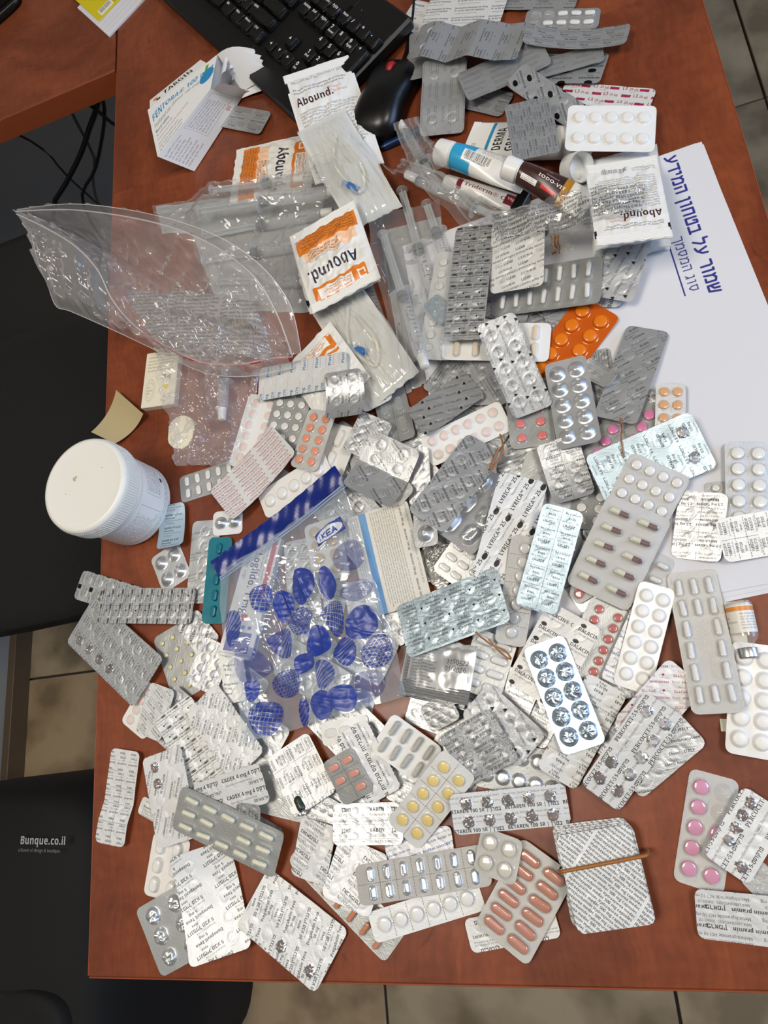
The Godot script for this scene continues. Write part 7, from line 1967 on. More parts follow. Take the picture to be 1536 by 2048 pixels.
	card(Vector3(0.2815, 0.7559, -0.0825), Vector3(-1.5, -113.6, 4.5), 50.8, 45.9, 3.3, "F", "gaba", 107, {"n": [4, 3], "tone": "white"}, "larger white foil with slanted bold lettering above the orange capsules")
	card(Vector3(0.3404, 0.7543, -0.0540), Vector3(-0.0, 13.4, -4.5), 97.1, 23.7, 4.3, "P", "", 0, {"n": [6, 1], "pk": "r6", "pill": "white", "tone": "white", "perf": 1}, "white strip of round white tablets in dimpled pockets at the bottom")
	card(Vector3(0.0974, 0.7546, -0.0412), Vector3(1.5, -66.9, -6.0), 62.5, 57.7, 5.1, "P", "", 0, {"n": [3, 2], "pk": "cone", "pill": "", "film": "alu", "tone": "alu", "crush": 1}, "silver card of six crumpled round pockets at the lower left corner")
	card(Vector3(0.4839, 0.7535, -0.0791), Vector3(-0.0, -86.1, 0.0), 71.5, 57.7, 2.7, "F", "hydro", -43, {"n": [5, 2], "tone": "white"}, "second lowest card of the rubber-banded white stack")
	card(Vector3(0.5967, 0.7505, -0.0682), Vector3(-0.0, -52.4, 0.0), 25.0, 21.7, 3.5, "P", "", 0, {"n": [3, 2], "pk": "r4", "pill": "", "tone": "grey"}, "grey empty card cut off by the right edge of the picture")
	card(Vector3(0.5178, 0.7622, -0.8568), Vector3(-1.5, 10.4, -3.0), 92.8, 43.7, 3.3, "F", "faint", 0, {"n": [5, 2], "fold": [[0.5, 5]]}, "long crinkled silver foil running diagonally under the zigzag foil")
	card(Vector3(0.5938, 0.7599, -0.8662), Vector3(-6.0, -21.8, -4.5), 108.9, 27.8, 3.3, "F", "slant", 180, {"n": [5, 2], "bend": 28}, "long curling silver foil whose right end lifts off the bare desk")
	card(Vector3(0.5557, 0.7591, -0.8077), Vector3(1.5, -51.4, -10.5), 90.8, 29.3, 3.3, "F", "ald", 33, {"n": [5, 2]}, "silver card with round black emblems beside the pink-lettered foil")
	card(Vector3(0.5205, 0.7665, -0.5852), Vector3(1.5, -13.2, 9.0), 104.9, 47.7, 5.5, "P", "", 0, {"n": [7, 2], "pk": "cap", "o": "v", "pill": "white", "tone": "grey"}, "grey card with two rows of white capsules")
	card(Vector3(0.4864, 0.7585, -0.4623), Vector3(-6.0, -92.4, 0.0), 61.1, 40.6, 3.5, "P", "", 0, {"n": [4, 2], "pk": "r4", "pill": "coral", "tone": "grey"}, "grey card of round coral-pink tablets")
	card(Vector3(0.6071, 0.7568, -0.3353), Vector3(8.8, -108.8, -7.6), 56.6, 37.5, 3.3, "F", "mido", 86, {"n": [5, 2], "perf": 1}, "grey foil with upside-down lettering and a pale ribbed lower edge on the papers")
	card(Vector3(0.6426, 0.7600, -0.3202), Vector3(7.4, 1.8, -6.1), 49.7, 35.3, 3.3, "F", "fusid", -90, {"n": [5, 2], "perf": 1, "tone": "white"}, "white perforated foil lying over the large white tablets at the right")
	card(Vector3(0.4264, 0.7631, -0.3824), Vector3(1.4, -133.0, 12.0), 77.8, 51.2, 7.0, "P", "", 0, {"n": [3, 2], "pk": "cone8", "pill": "", "film": "alu", "tone": "alu"}, "silver card of big dented metal domes")
	card(Vector3(0.4546, 0.7689, -0.3562), Vector3(-12.0, -112.6, 3.1), 98.0, 43.3, 3.3, "F", "lyr", -164, {"n": [6, 2], "tone": "white"}, "white foil with large slanted black capitals and round emblems")
	card(Vector3(0.3811, 0.7771, -0.3727), Vector3(6.0, -91.5, 3.0), 43.1, 22.4, 5.1, "P", "", 0, {"n": [2, 1], "pk": "cone", "pill": "", "film": "alu", "tone": "alu"}, "small grey silver card with one metal dome by the white lettered paper card")
	card(Vector3(0.5105, 0.7578, -0.2537), Vector3(-6.0, -123.2, 3.0), 65.2, 35.9, 3.5, "P", "", 0, {"n": [6, 2], "pk": "r4", "pill": "coralred", "tone": "grey"}, "grey strip with brick-red round tablets")
	card(Vector3(0.5085, 0.7578, -0.2959), Vector3(6.0, -66.6, 0.0), 14.9, 24.9, 3.5, "P", "", 0, {"n": [1, 2], "pk": "r4", "pill": "coralred", "tone": "knurl"}, "torn silver end with a single red tablet under the capsule card")
	card(Vector3(0.5351, 0.7589, -0.2487), Vector3(-4.5, -122.7, 3.0), 71.0, 17.4, 3.3, "F", "purple", -90, {"n": [5, 1]}, "narrow foil with purple sideways lettering")
	card(Vector3(0.5412, 0.7550, -0.1632), Vector3(-6.0, -146.4, 1.5), 66.1, 34.7, 3.3, "F", "chiesi", -152, {"n": [4, 2]}, "grey foil with one clear tablet pocket next to the bare red desk")
	card(Vector3(0.2407, 0.7559, -0.5219), Vector3(-0.0, -109.4, 0.0), 70.0, 44.0, 3.5, "P", "", 0, {"n": [5, 3], "pk": "r4", "pill": "white", "tone": "grey"}, "grey card of round white tablets under the blue-lettered white foil")
	card(Vector3(0.3356, 0.7581, -0.5311), Vector3(-1.5, -73.4, 6.0), 55.4, 32.7, 3.3, "F", "zeo", -50, {"n": [3, 2], "tone": "white"}, "white foil with black lettering right of the blue-lettered foil")
	card(Vector3(0.3446, 0.7689, -0.4339), Vector3(-1.5, -125.8, -1.5), 64.7, 56.2, 3.3, "F", "week", -60, {"n": [4, 2], "bend": 18, "fold": [[0.5, 22]]}, "crumpled silver foil with weekday bubbles above the blue bag")
	card(Vector3(0.1502, 0.7541, -0.3594), Vector3(-1.5, -97.1, 0.0), 89.8, 27.3, 3.7, "P", "", 0, {"n": [5, 1], "pk": "ova", "o": "u", "pill": "", "film": "teal", "tone": "teal"}, "teal strip at the left edge of the blue oval bag")
	card(Vector3(0.0259, 0.7541, -0.3025), Vector3(3.0, -40.2, 1.5), 119.6, 58.9, 3.3, "F", "ezet", -90, {"n": [6, 3], "burst": [2, 5, 8, 11]}, "large grey foil with small round emblems and a torn row of holes")
	card(Vector3(0.1622, 0.7634, -0.2098), Vector3(-0.0, -53.5, 0.0), 82.6, 43.3, 3.3, "F", "reci", -125, {"n": [5, 2], "tone": "white"}, "white bubbly foil with round emblems left of the blue bag's corner")
	card(Vector3(0.1687, 0.7643, -0.1561), Vector3(10.4, 12.2, 4.6), 75.1, 35.9, 3.3, "F", "cadex", 0, {"n": [4, 2], "tone": "white"}, "white foil with large black name and number four")
	card(Vector3(0.1864, 0.7646, -0.1364), Vector3(12.0, -9.5, 0.0), 24.6, 19.2, 3.3, "F", "heb", -85, {"n": [2, 2], "tone": "grey"}, "small grey torn foil with upright lettering by the white capsules")
	card(Vector3(0.2849, 0.7667, -0.1625), Vector3(8.8, -68.6, -9.1), 41.0, 34.0, 3.7, "P", "", 0, {"n": [3, 2], "pk": "ova", "o": "v", "pill": "salmon", "tone": "grey", "perf": 1, "gap": [5]}, "grey perforated card of salmon-pink oval tablets")
	card(Vector3(0.3394, 0.7638, -0.1812), Vector3(-7.3, -39.0, -10.6), 52.3, 36.7, 5.7, "P", "", 0, {"n": [4, 2], "pk": "capl", "o": "v", "pill": "grey", "tone": "white"}, "white card of grey-white printed capsules")
	card(Vector3(0.4257, 0.7645, -0.1943), Vector3(0.0, -48.6, -10.5), 61.2, 36.5, 3.3, "F", "tree", 20, {"n": [5, 2]}, "tree-emblem foil beside the silver crushed pockets")
	card(Vector3(0.2970, 0.7575, -0.1225), Vector3(-7.4, -1.5, -7.6), 61.5, 33.3, 3.3, "F", "vaben", 0, {"n": [5, 3]}, "silver foil with level rows of bold black capitals")
	card(Vector3(0.3406, 0.7571, -0.0811), Vector3(-4.5, 6.5, -3.0), 114.1, 31.1, 3.7, "P", "", 0, {"n": [7, 2], "pk": "ova", "o": "v", "pill": "", "film": "alu", "tone": "knurl", "perf": 1, "crush": 1}, "long perforated strip of crushed empty oval pockets")
	card(Vector3(0.1412, 0.7570, -0.0654), Vector3(-12.0, -76.4, 0.0), 92.6, 57.4, 3.3, "F", "done", 74, {"n": [5, 2], "tone": "white", "bend": 26}, "bent white foil with bold upside-down lettering at the lower left")
	card(Vector3(0.2180, 0.7529, -0.0422), Vector3(-3.0, -35.2, -1.5), 88.2, 56.3, 3.3, "F", "preg", -102, {"n": [5, 3], "tone": "white", "burst": [8, 14]}, "wide white foil with two torn openings at the bottom")
	card(Vector3(0.4226, 0.7555, -0.0611), Vector3(3.0, -127.0, 0.0), 77.5, 48.0, 5.5, "P", "", 0, {"n": [6, 2], "pk": "obl", "o": "v", "pill": "peach", "tone": "knurl"}, "large ribbed silver card of peach oblong tablets")
	card(Vector3(0.4853, 0.7594, -0.0792), Vector3(-6.0, -86.0, 0.0), 70.0, 57.1, 2.7, "F", "hydro", -43, {"n": [5, 2], "tone": "white"}, "middle card of the rubber-banded white stack")
	card(Vector3(0.5908, 0.7547, -0.1025), Vector3(-3.0, -129.8, 1.5), 58.6, 34.5, 3.3, "F", "perc", 180, {"n": [5, 2], "tone": "white", "burst": [1, 3, 5, 7, 8]}, "serif-lettered foil with burst pockets over the lilac-pink tablets")
	card(Vector3(0.5755, 0.7532, -0.0483), Vector3(7.5, -6.7, 0.0), 58.4, 34.1, 3.3, "F", "pramin", 180, {"n": [5, 3], "tone": "white"}, "white foil with upside-down level lettering in the lower right corner")
	card(Vector3(0.4921, 0.7541, -0.9810), Vector3(-0.0, -23.5, 0.0), 95.0, 73.1, 3.3, "F", "quet", 0, {"n": [4, 2], "tone": "white"}, "bright white card with two columns of black lettering at the top edge")
	card(Vector3(0.5019, 0.7859, -0.6149), Vector3(11.5, -103.8, -12.2), 69.4, 53.0, 3.3, "F", "rok", 78, {"n": [5, 2], "tone": "white"}, "white foil with rows of upside-down serif lettering above the capsule card")
	card(Vector3(0.4109, 0.7633, -0.4899), Vector3(-10.4, 27.6, -4.6), 68.0, 39.6, 3.3, "F", "tree", 25, {"n": [5, 2]}, "pale silver foil with tree emblems left of the coral tablet card")
	card(Vector3(0.5799, 0.7590, -0.4800), Vector3(1.5, -117.3, 6.0), 95.8, 37.3, 3.3, "F", "amio", 44, {"n": [5, 2]}, "long grey foil with slanted small print lying over the pink tablets")
	card(Vector3(0.5526, 0.7612, -0.4861), Vector3(-0.0, 131.0, -12.0), 36.2, 18.0, 3.3, "F", "faint", 0, {"n": [3, 1], "tone": "alu", "bend": 35}, "loose curl of silver foil at the top of the metal pocket card")
	card(Vector3(0.5098, 0.7615, -0.4028), Vector3(-0.0, -83.0, -4.5), 58.6, 36.7, 3.3, "F", "brot", 90, {"n": [5, 2], "perf": 1, "bend": 30}, "bent foil, dark above and bright below, beside the pink tablets")
	card(Vector3(0.4546, 0.7703, -0.3018), Vector3(-8.8, -107.4, -7.6), 94.0, 26.2, 3.9, "P", "", 0, {"n": [7, 1], "pk": "r5", "pill": "pearl", "tone": "knurl", "perf": 1}, "narrow strip of pearly round pockets beside the pale blue foil")
	card(Vector3(0.3955, 0.7726, -0.2894), Vector3(-7.3, 10.0, 9.1), 99.2, 49.7, 3.3, "F", "dior", 180, {"n": [6, 3], "tone": "blue"}, "large bluish ribbed foil with rows of black triangles and lettering")
	card(Vector3(0.5480, 0.7613, -0.2517), Vector3(-9.0, -114.3, 1.5), 87.3, 29.1, 3.9, "P", "", 0, {"n": [6, 2], "pk": "r5", "pill": "white", "film": "white", "tone": "white"}, "tilted white plastic card of white tablets beside the purple lettering")
	card(Vector3(0.4869, 0.7583, -0.1841), Vector3(-9.0, -126.9, -3.0), 86.9, 34.5, 3.3, "F", "assi", -90, {"n": [5, 2], "perf": 1, "tone": "white"}, "white perforated foil under the silver crushed pockets")
	card(Vector3(0.5486, 0.7623, -0.1993), Vector3(-10.5, -138.9, 0.0), 64.9, 34.6, 3.3, "F", "pred", 49, {"n": [4, 3], "tone": "white"}, "white ribbed foil with pink print under the serif-lettered foil")
	card(Vector3(0.2652, 0.7680, -0.5545), Vector3(5.8, -8.8, 10.6), 112.9, 36.5, 3.3, "F", "plav", -90, {"n": [7, 1], "tone": "white"}, "white foil with turquoise-blue vertical lettering")
	card(Vector3(0.2724, 0.7680, -0.4829), Vector3(7.5, -114.8, -1.5), 63.2, 34.7, 3.5, "P", "", 0, {"n": [5, 2], "pk": "r4", "pill": "orange", "tone": "knurl"}, "grey ribbed card of small orange tablets")
	card(Vector3(0.2019, 0.7599, -0.4629), Vector3(3.0, -143.7, -3.0), 97.9, 48.0, 3.3, "F", "favo", 186, {"n": [5, 2], "tone": "white", "bend": 22}, "white foil with dense red lettering, ends curling up")
	card(Vector3(0.0675, 0.7572, -0.3430), Vector3(-4.5, -7.7, -1.5), 115.7, 37.7, 3.3, "F", "eliq", -90, {"n": [8, 2], "perf": 1}, "grey foil of sixteen print blocks lying level at the left desk edge")
	card(Vector3(0.2380, 0.7602, -0.1665), Vector3(-6.0, -63.2, 1.5), 57.9, 45.7, 3.3, "F", "fusid", 0, {"n": [4, 2], "perf": 1, "tone": "white", "green": 1}, "white foil with one dark green burst capsule")
	card(Vector3(0.4036, 0.7676, -0.1785), Vector3(2.9, -67.0, -12.0), 47.0, 49.7, 3.3, "F", "card", -90, {"n": [5, 3]}, "grey foil with round emblems and slanted lettering over the tree-emblem foil")
	card(Vector3(0.4067, 0.7594, -0.0943), Vector3(4.5, -109.7, 1.5), 34.5, 35.1, 4.7, "P", "", 0, {"n": [2, 2], "pk": "r8", "pill": "stone", "tone": "knurl"}, "small silver card of four large off-white tablets")
	card(Vector3(0.4865, 0.7623, -0.0788), Vector3(-6.0, -85.9, 0.0), 68.9, 56.7, 2.7, "F", "hydro", -43, {"n": [5, 2], "tone": "white"}, "second from top card of the rubber-banded white stack")
	card(Vector3(0.4855, 0.7665, -0.9040), Vector3(-12.0, -21.2, -3.1), 126.9, 61.3, 3.3, "F", "quet2", 270, {"n": [5, 2], "fold": [[0.14, -28], [0.36, 34], [0.56, -30], [0.8, 14]]}, "grey foil folded into a zigzag at the head of the heap")
	card(Vector3(0.5345, 0.7874, -0.7477), Vector3(-7.3, -91.3, 10.6), 85.7, 44.7, 3.3, "F", "dense2", 0, {"n": [5, 2], "bend": 14, "fold": [[0.62, -16]]}, "bent grey foil with rows of tiny emblems across the ointment tubes")
	card(Vector3(0.4523, 0.7807, -0.6020), Vector3(1.5, -103.9, -3.0), 119.6, 39.1, 3.3, "F", "eliq", -90, {"n": [8, 2], "perf": 1}, "long grey foil of sixteen small print blocks standing left of the serif foil")
	card(Vector3(0.4803, 0.7715, -0.5090), Vector3(-8.7, -76.0, -10.6), 97.8, 37.8, 3.3, "F", "tree", 0, {"n": [5, 2], "bend": 10}, "tree-emblem foil crossing diagonally over the cream capsules and coral tablets")
	card(Vector3(0.5257, 0.7646, -0.4638), Vector3(3.0, -90.0, 6.0), 89.9, 37.9, 5.1, "P", "", 0, {"n": [5, 2], "pk": "cone", "pill": "", "film": "alu", "tone": "alu", "bend": 12}, "silver card of ten pointed metal pockets with a curled end")
	card(Vector3(0.5787, 0.7647, -0.3953), Vector3(9.0, 13.7, 0.0), 92.7, 52.0, 3.3, "F", "ripal", -90, {"n": [5, 2], "tone": "blue", "burst": [9, 8]}, "bluish shiny foil with torn brown-lit corner")
	card(Vector3(0.5742, 0.7651, -0.3726), Vector3(5.9, -36.7, -7.5), 52.1, 44.5, 3.5, "P", "", 0, {"n": [4, 3], "pk": "r4", "pill": "white", "tone": "knurl"}, "ribbed silver card with small round scored white tablets above the red capsules")
	card(Vector3(0.4136, 0.7755, -0.4055), Vector3(-4.3, -131.8, 12.0), 93.5, 40.6, 3.3, "F", "perph", -60, {"n": [6, 2]}, "grey-blue foil with cross-wise lettering left of the metal domes")
	card(Vector3(0.5913, 0.7616, -0.2443), Vector3(-0.0, -91.8, 7.5), 113.1, 37.7, 5.5, "P", "", 0, {"n": [6, 3], "pk": "cap", "o": "u", "pill": "white", "tone": "knurl", "gap": [7, 10, 13]}, "long ribbed silver card of eighteen-place white capsules")
	card(Vector3(0.4747, 0.7627, -0.2449), Vector3(9.0, -127.5, -1.5), 76.8, 49.5, 3.3, "F", "dala", -90, {"n": [4, 2], "tone": "white"}, "white foil with bold black capitals and little emblems")
	card(Vector3(0.3153, 0.7780, -0.5169), Vector3(0.0, -95.6, -9.0), 51.6, 40.7, 3.3, "F", "bil", 0, {"n": [4, 2], "bend": 60}, "curled grey foil above the orange tablets")
	card(Vector3(0.1619, 0.7648, -0.1237), Vector3(10.5, -24.2, -1.5), 113.1, 42.0, 5.5, "P", "", 0, {"n": [5, 3], "pk": "cap", "o": "u", "pill": "ivory", "tone": "grey", "gap": [7]}, "clear card with three rows of ivory capsules")
	card(Vector3(0.3567, 0.7633, -0.1394), Vector3(-8.8, -135.8, -9.1), 82.4, 35.3, 3.9, "P", "", 0, {"n": [5, 2], "pk": "r5", "pill": "yellow2", "tone": "white", "perf": 1}, "white perforated card of pale yellow tablets")
	card(Vector3(0.4208, 0.7609, -0.1293), Vector3(10.3, -0.0, -7.6), 93.4, 32.0, 3.3, "F", "betar", 0, {"n": [5, 2], "burst": [0, 1, 2, 3, 4, 5, 6, 7, 8, 9], "tone": "white"}, "white foil with bold black capitals and ten burst clear pockets")
	card(Vector3(0.4876, 0.7652, -0.0783), Vector3(-6.0, -85.8, 0.0), 67.7, 56.4, 2.7, "F", "hydro", -43, {"n": [5, 2], "tone": "white"}, "next to top card of the rubber-banded white stack")
	card(Vector3(0.5861, 0.7563, -0.9056), Vector3(-2.9, -16.3, -7.5), 78.2, 28.2, 3.7, "P", "", 0, {"n": [5, 2], "pk": "ova", "o": "u", "pill": "white", "burst": [0, 1, 2], "tone": "knurl"}, "small grey card with seven white oval tablets and three burst pockets")
	card(Vector3(0.5403, 0.7647, -0.3229), Vector3(-6.0, -124.0, -4.5), 84.1, 54.8, 5.7, "P", "", 0, {"n": [5, 2], "pk": "capl", "o": "v", "pill": "redcream", "tone": "knurl"}, "large ribbed silver card of red and cream capsules")
	card(Vector3(0.4846, 0.7747, -0.3238), Vector3(-11.9, -113.5, -6.1), 89.9, 34.8, 3.3, "F", "loriv", 90, {"n": [5, 2], "perf": 1, "tone": "blue"}, "pale blue perforated foil with ten cells")
	card(Vector3(0.5228, 0.7636, -0.1665), Vector3(-7.4, -132.0, -7.6), 89.7, 34.2, 3.3, "F", "perc", 180, {"n": [5, 2], "tone": "white", "burst": [0, 1, 2, 4, 6, 7, 8, 9]}, "long serif-lettered foil with many burst clear pockets")
	card(Vector3(0.4866, 0.7683, -0.0783), Vector3(-6.0, -84.5, 0.0), 67.5, 56.3, 2.7, "F", "hydro", -43, {"n": [5, 2], "tone": "white"}, "top white card with slanted lettering in the rubber-banded stack")
	card(Vector3(0.2474, 0.7541, -0.3458), Vector3(-0.0, -88.7, 0.0), 79.1, 35.2, 3.3, "F", "slant", -80, {"n": [4, 2]}, "pale foil card with faint lettering inside the blue oval bag")
	card(Vector3(0.2750, 0.7579, -0.3696), Vector3(-0.0, -82.9, 0.0), 60.9, 38.3, 4.3, "P", "", 0, {"n": [4, 2], "pk": "r6", "pill": "beige", "film": "clear", "tone": "white"}, "white card of beige round tablets seen through the blue oval bag")
	card(Vector3(0.2537, 0.7583, -0.2526), Vector3(-1.5, -34.3, 6.0), 77.0, 39.5, 3.3, "F", "faint", 0, {"n": [5, 2], "tone": "alu", "crush": 1}, "crumpled silver foil inside the lower part of the blue oval bag")
	card(Vector3(0.3092, 0.7575, -0.2990), Vector3(3.0, -84.6, -4.5), 71.1, 29.4, 3.3, "F", "risp", 90, {"n": [5, 2], "tone": "white"}, "narrow pale card at the right inside the blue oval bag")
	card(Vector3(0.4782, 0.7693, -0.2134), Vector3(3.0, -77.3, 0.0), 88.8, 36.0, 4.3, "P", "", 0, {"n": [5, 2], "pk": "r6", "pill": "", "film": "alu", "tone": "blue", "crush": 1}, "bluish silver card of ten crushed round pockets")
	rubber_bands()


func rubber_bands() -> void:
	var amber := plain("rubber", Color(0.60, 0.38, 0.15), 0.42)
	amber.clearcoat_enabled = true
	amber.clearcoat = 0.2
	var rows := [
		["rubber_band", "amber rubber band round the stack of white cards", [Vector2(0.5187, -0.0936), Vector2(0.4563, -0.0844)], 0.0014, 1],
		["rubber_band", "amber rubber band over the bright pink tablets", [Vector2(0.5630, -0.4390), Vector2(0.5624, -0.4287), Vector2(0.5600, -0.4175), Vector2(0.5593, -0.4022)], 0.0007, 0],
		["rubber_band", "looped amber rubber band in the middle of the heap", [Vector2(0.4578, -0.4485), Vector2(0.4596, -0.4347), Vector2(0.4557, -0.4232), Vector2(0.4460, -0.4130), Vector2(0.4496, -0.4221), Vector2(0.4548, -0.4333)], 0.0009, 0],
		["rubber_band", "thin amber rubber band loop beside the silver sachet", [Vector2(0.4158, -0.2700), Vector2(0.4254, -0.2594), Vector2(0.4361, -0.2531), Vector2(0.4394, -0.2460), Vector2(0.4329, -0.2509), Vector2(0.4238, -0.2639)], 0.0007, 0],
	]
	for e in rows:
		var pts := []
		var c: Array = e[2]
		if e[4]:
			var p: Vector2 = c[0]
			var q: Vector2 = c[1]
			for k in 25:
				var s := k / 24.0
				var x := p.lerp(q, s)
				pts.append(Vector3(x.x, 0, x.y))
			var high := 0.0
			for k in 21:
				high = maxf(high, top_at(pts[k + 2].x, pts[k + 2].z))
			for k in 25:
				pts[k].y = high + 0.0006
			var out := (p - q).normalized() * 0.002
			pts.push_front(Vector3(p.x + out.x, high - 0.004, p.y + out.y))
			pts.push_front(Vector3(p.x + out.x, DESK + 0.004, p.y + out.y))
			pts.push_back(Vector3(q.x - out.x, high - 0.004, q.y - out.y))
			pts.push_back(Vector3(q.x - out.x, DESK + 0.004, q.y - out.y))
		else:
			var ctrl := []
			for k in c.size():
				ctrl.append(Vector3(c[k].x, top_at(c[k].x, c[k].y) + 0.0015, c[k].y))
			pts = curve_points(ctrl, 40)
			for k in pts.size():
				pts[k].y = maxf(pts[k].y, top_at(pts[k].x, pts[k].z) + 0.001)
		var o := part("rubber_band", tube(pts, e[3], 8).mesh(), amber, self)
		o.name = numbered("rubber_band")
		o.set_meta("label", e[1])
		o.set_meta("category", "rubber band")


# ---------------------------------------------------------------- films
func creases(x: float, z: float, id: int, fine := 1.0) -> float:
	# long folds in two crossing directions with small puckers between
	var t := id * 0.77
	var p := Vector2(x, z).rotated(t)
	var q := Vector2(x, z).rotated(t + 1.1)
	var r := Vector2(x, z).rotated(t + 2.0)
	var f1 := 1.0 - absf(noise.get_noise_3d(p.x * 9.0, p.y * 38.0, id * 3.0)) * 2.6
	var f2 := 1.0 - absf(noise.get_noise_3d(q.x * 20.0, q.y * 75.0, id * 5.0)) * 2.6
	var f3 := 1.0 - absf(noise.get_noise_3d(r.x * 50.0, r.y * 130.0, id * 7.0)) * 2.4
	return maxf(f1, 0.0) * 0.60 + maxf(f2, 0.0) * 0.34 + maxf(f3, 0.0) * 0.16 * fine


func draped(q: Array, nu: int, nv: int, gap: float, amp: float, id: int, smooth := 12, hold := 1.0) -> Geo:
	# a sheet lying over whatever is there; q: its corners (x, z)
	var g := Geo.new()
	var ys := PackedFloat32Array()
	var lows := PackedFloat32Array()
	var flat := []
	for iu in nu + 1:
		for iv in nv + 1:
			var s := float(iu) / nu
			var t := float(iv) / nv
			var p: Vector2 = q[0].lerp(q[1], s).lerp(q[3].lerp(q[2], s), t)
			p += Vector2(noise.get_noise_2d(s * 5.0, id), noise.get_noise_2d(t * 5.0, id + 40.0)) * 0.004
			flat.append(p)
			var y := top_at(p.x, p.y) + gap
			ys.push_back(y)
			lows.push_back(y)
	var w := nv + 1
	for rep in smooth:
		var old := ys.duplicate()
		for iu in range(0, nu + 1):
			for iv in range(0, nv + 1):
				var k := iu * w + iv
				var k1 := iu * w + maxi(iv - 1, 0)
				var k2 := iu * w + mini(iv + 1, nv)
				var k3 := maxi(iu - 1, 0) * w + iv
				var k4 := mini(iu + 1, nu) * w + iv
				ys[k] = maxf(lows[k], (old[k1] + old[k2] + old[k3] + old[k4]) * 0.25)
	if hold < 1.0:
		# a stiffer film: it bridges the hollows and shows little of the bumps below
		for rep in 14:
			var old := ys.duplicate()
			for iu in range(0, nu + 1):
				for iv in range(0, nv + 1):
					var k := iu * w + iv
					ys[k] = (old[iu * w + maxi(iv - 2, 0)] + old[iu * w + mini(iv + 2, nv)] + old[maxi(iu - 2, 0) * w + iv] + old[mini(iu + 2, nu) * w + iv]) * 0.25
		var short := 0.0
		for k in ys.size():
			short = maxf(short, lows[k] - ys[k])
		for k in ys.size():
			ys[k] += short * (1.0 - hold)
	for iu in nu + 1:
		for iv in nv + 1:
			var s := float(iu) / nu
			var t := float(iv) / nv
			var p: Vector2 = flat[iu * w + iv]
			var edge := minf(minf(s, 1.0 - s), minf(t, 1.0 - t))
			g.p(Vector3(p.x, ys[iu * w + iv] + amp * creases(p.x, p.y, id) * smoothstep(-0.02, 0.08, edge), p.y), Vector2(s, t), Vector2(s, t))
	for iu in nu:
		for iv in nv:
			var k := iu * w + iv
			g.quad(k, k + w, k + w + 1, k + 1)
	return g


func lifted(g: Geo, by: float, uvm: Vector2, turn := 0.0) -> Geo:
	# the same sheet a hair higher, with the print laid out in metres along it
	var o := Geo.new()
	o.v = g.v.duplicate()
	o.b = g.b
	o.i = g.i
	o.a = g.a.duplicate()
	for k in o.v.size():
		var p := Vector2(o.v[k].x, o.v[k].z).rotated(turn)
		o.a[k] = Vector2(p.x / uvm.x, p.y / uvm.y)
		o.v[k].y += by
	return o


func wrapper(label: String, q: Array, turn: float, amp: float, id: int, text := true, haze := 0.16) -> void:
	var o := thing("plastic_wrapper", label, "wrapper", Vector3.ZERO, Vector3.ZERO, "clear syringe wrappers")
	var span: float = maxf(q[0].distance_to(q[1]), q[0].distance_to(q[3]))
	var n := clampi(int(span / 0.0022), 40, 110)
	var g := draped(q, n, n, 0.0012, amp, id, 16, 0.6)
	var film := part("film", g.mesh(), clear_film("wrapper film %.2f" % haze, Color(0.78, 0.79, 0.79), haze, 0.08), o)
	if text:
		part("lettering", lifted(g, -0.0004, Vector2(0.09, 0.06), turn).mesh(), ink_only("wrapper ink", "wrapper"), film)


func films() -> void:
	wrapper("crinkled clear wrapper over the upper left syringes", [Vector2(0.0692, -0.8530), Vector2(0.3337, -0.7906), Vector2(0.3327, -0.7395), Vector2(0.0785, -0.8139)], 0.1, 0.0045, 11, false, 0.14)
	wrapper("crinkled clear wrapper over the lower left syringes behind the zip bag", [Vector2(0.1211, -0.8015), Vector2(0.3161, -0.7554), Vector2(0.2703, -0.6425), Vector2(0.1603, -0.6761)], 0.2, 0.0045, 12, false, 0.14)
	wrapper("clear wrapper around the long standing-out syringes in the middle", [Vector2(0.3574, -0.7143), Vector2(0.4315, -0.7097), Vector2(0.4278, -0.5339), Vector2(0.3685, -0.5148)], -1.15, 0.004, 13, false, 0.13)
	wrapper("clear wrapper stretched over the syringe below the slim cream tube", [Vector2(0.3780, -0.7751), Vector2(0.4032, -0.7690), Vector2(0.5192, -0.6513), Vector2(0.4882, -0.6438)], 0.35, 0.002, 14, false)
	wrapper("crinkled wrapper with black multilingual lettering above the serif-lettered foil", [Vector2(0.4836, -0.6641), Vector2(0.6193, -0.6274), Vector2(0.6108, -0.5980), Vector2(0.4839, -0.6304)], -0.05, 0.005, 15)
	wrapper("clear wrapper around the syringe beside the computer mouse", [Vector2(0.3912, -0.8303), Vector2(0.4216, -0.8287), Vector2(0.4485, -0.7294), Vector2(0.4114, -0.7310)], -1.0, 0.003, 17, false)
	zip_bag()
	oval_bag()


func ruled_sheet(p: Array, q: Array, n: int, m: int, sag: float, amp: float, id: int) -> Geo:
	# a film stretched between two curves
	var a := curve_points(p, n)
	var b := curve_points(q, n)
	var g := Geo.new()
	for k in n + 1:
		for j in m + 1:
			var t := float(j) / m
			var c: Vector3 = a[k].lerp(b[k], t)
			c.y -= sag * sin(PI * t)
			c.y += creases(c.x, c.z, id) * amp * smoothstep(0.0, 0.18, minf(t, 1.0 - t) + 0.008)
			if c.x > -0.004:
				c.y = maxf(c.y, top_at(c.x, c.z) + 0.0015)
			g.p(c, Vector2(float(k) / n, t), Vector2(float(k) / n, t))
	for k in n:
		for j in m:
			var s := k * (m + 1) + j
			g.quad(s, s + m + 1, s + m + 2, s + 1)
	return g


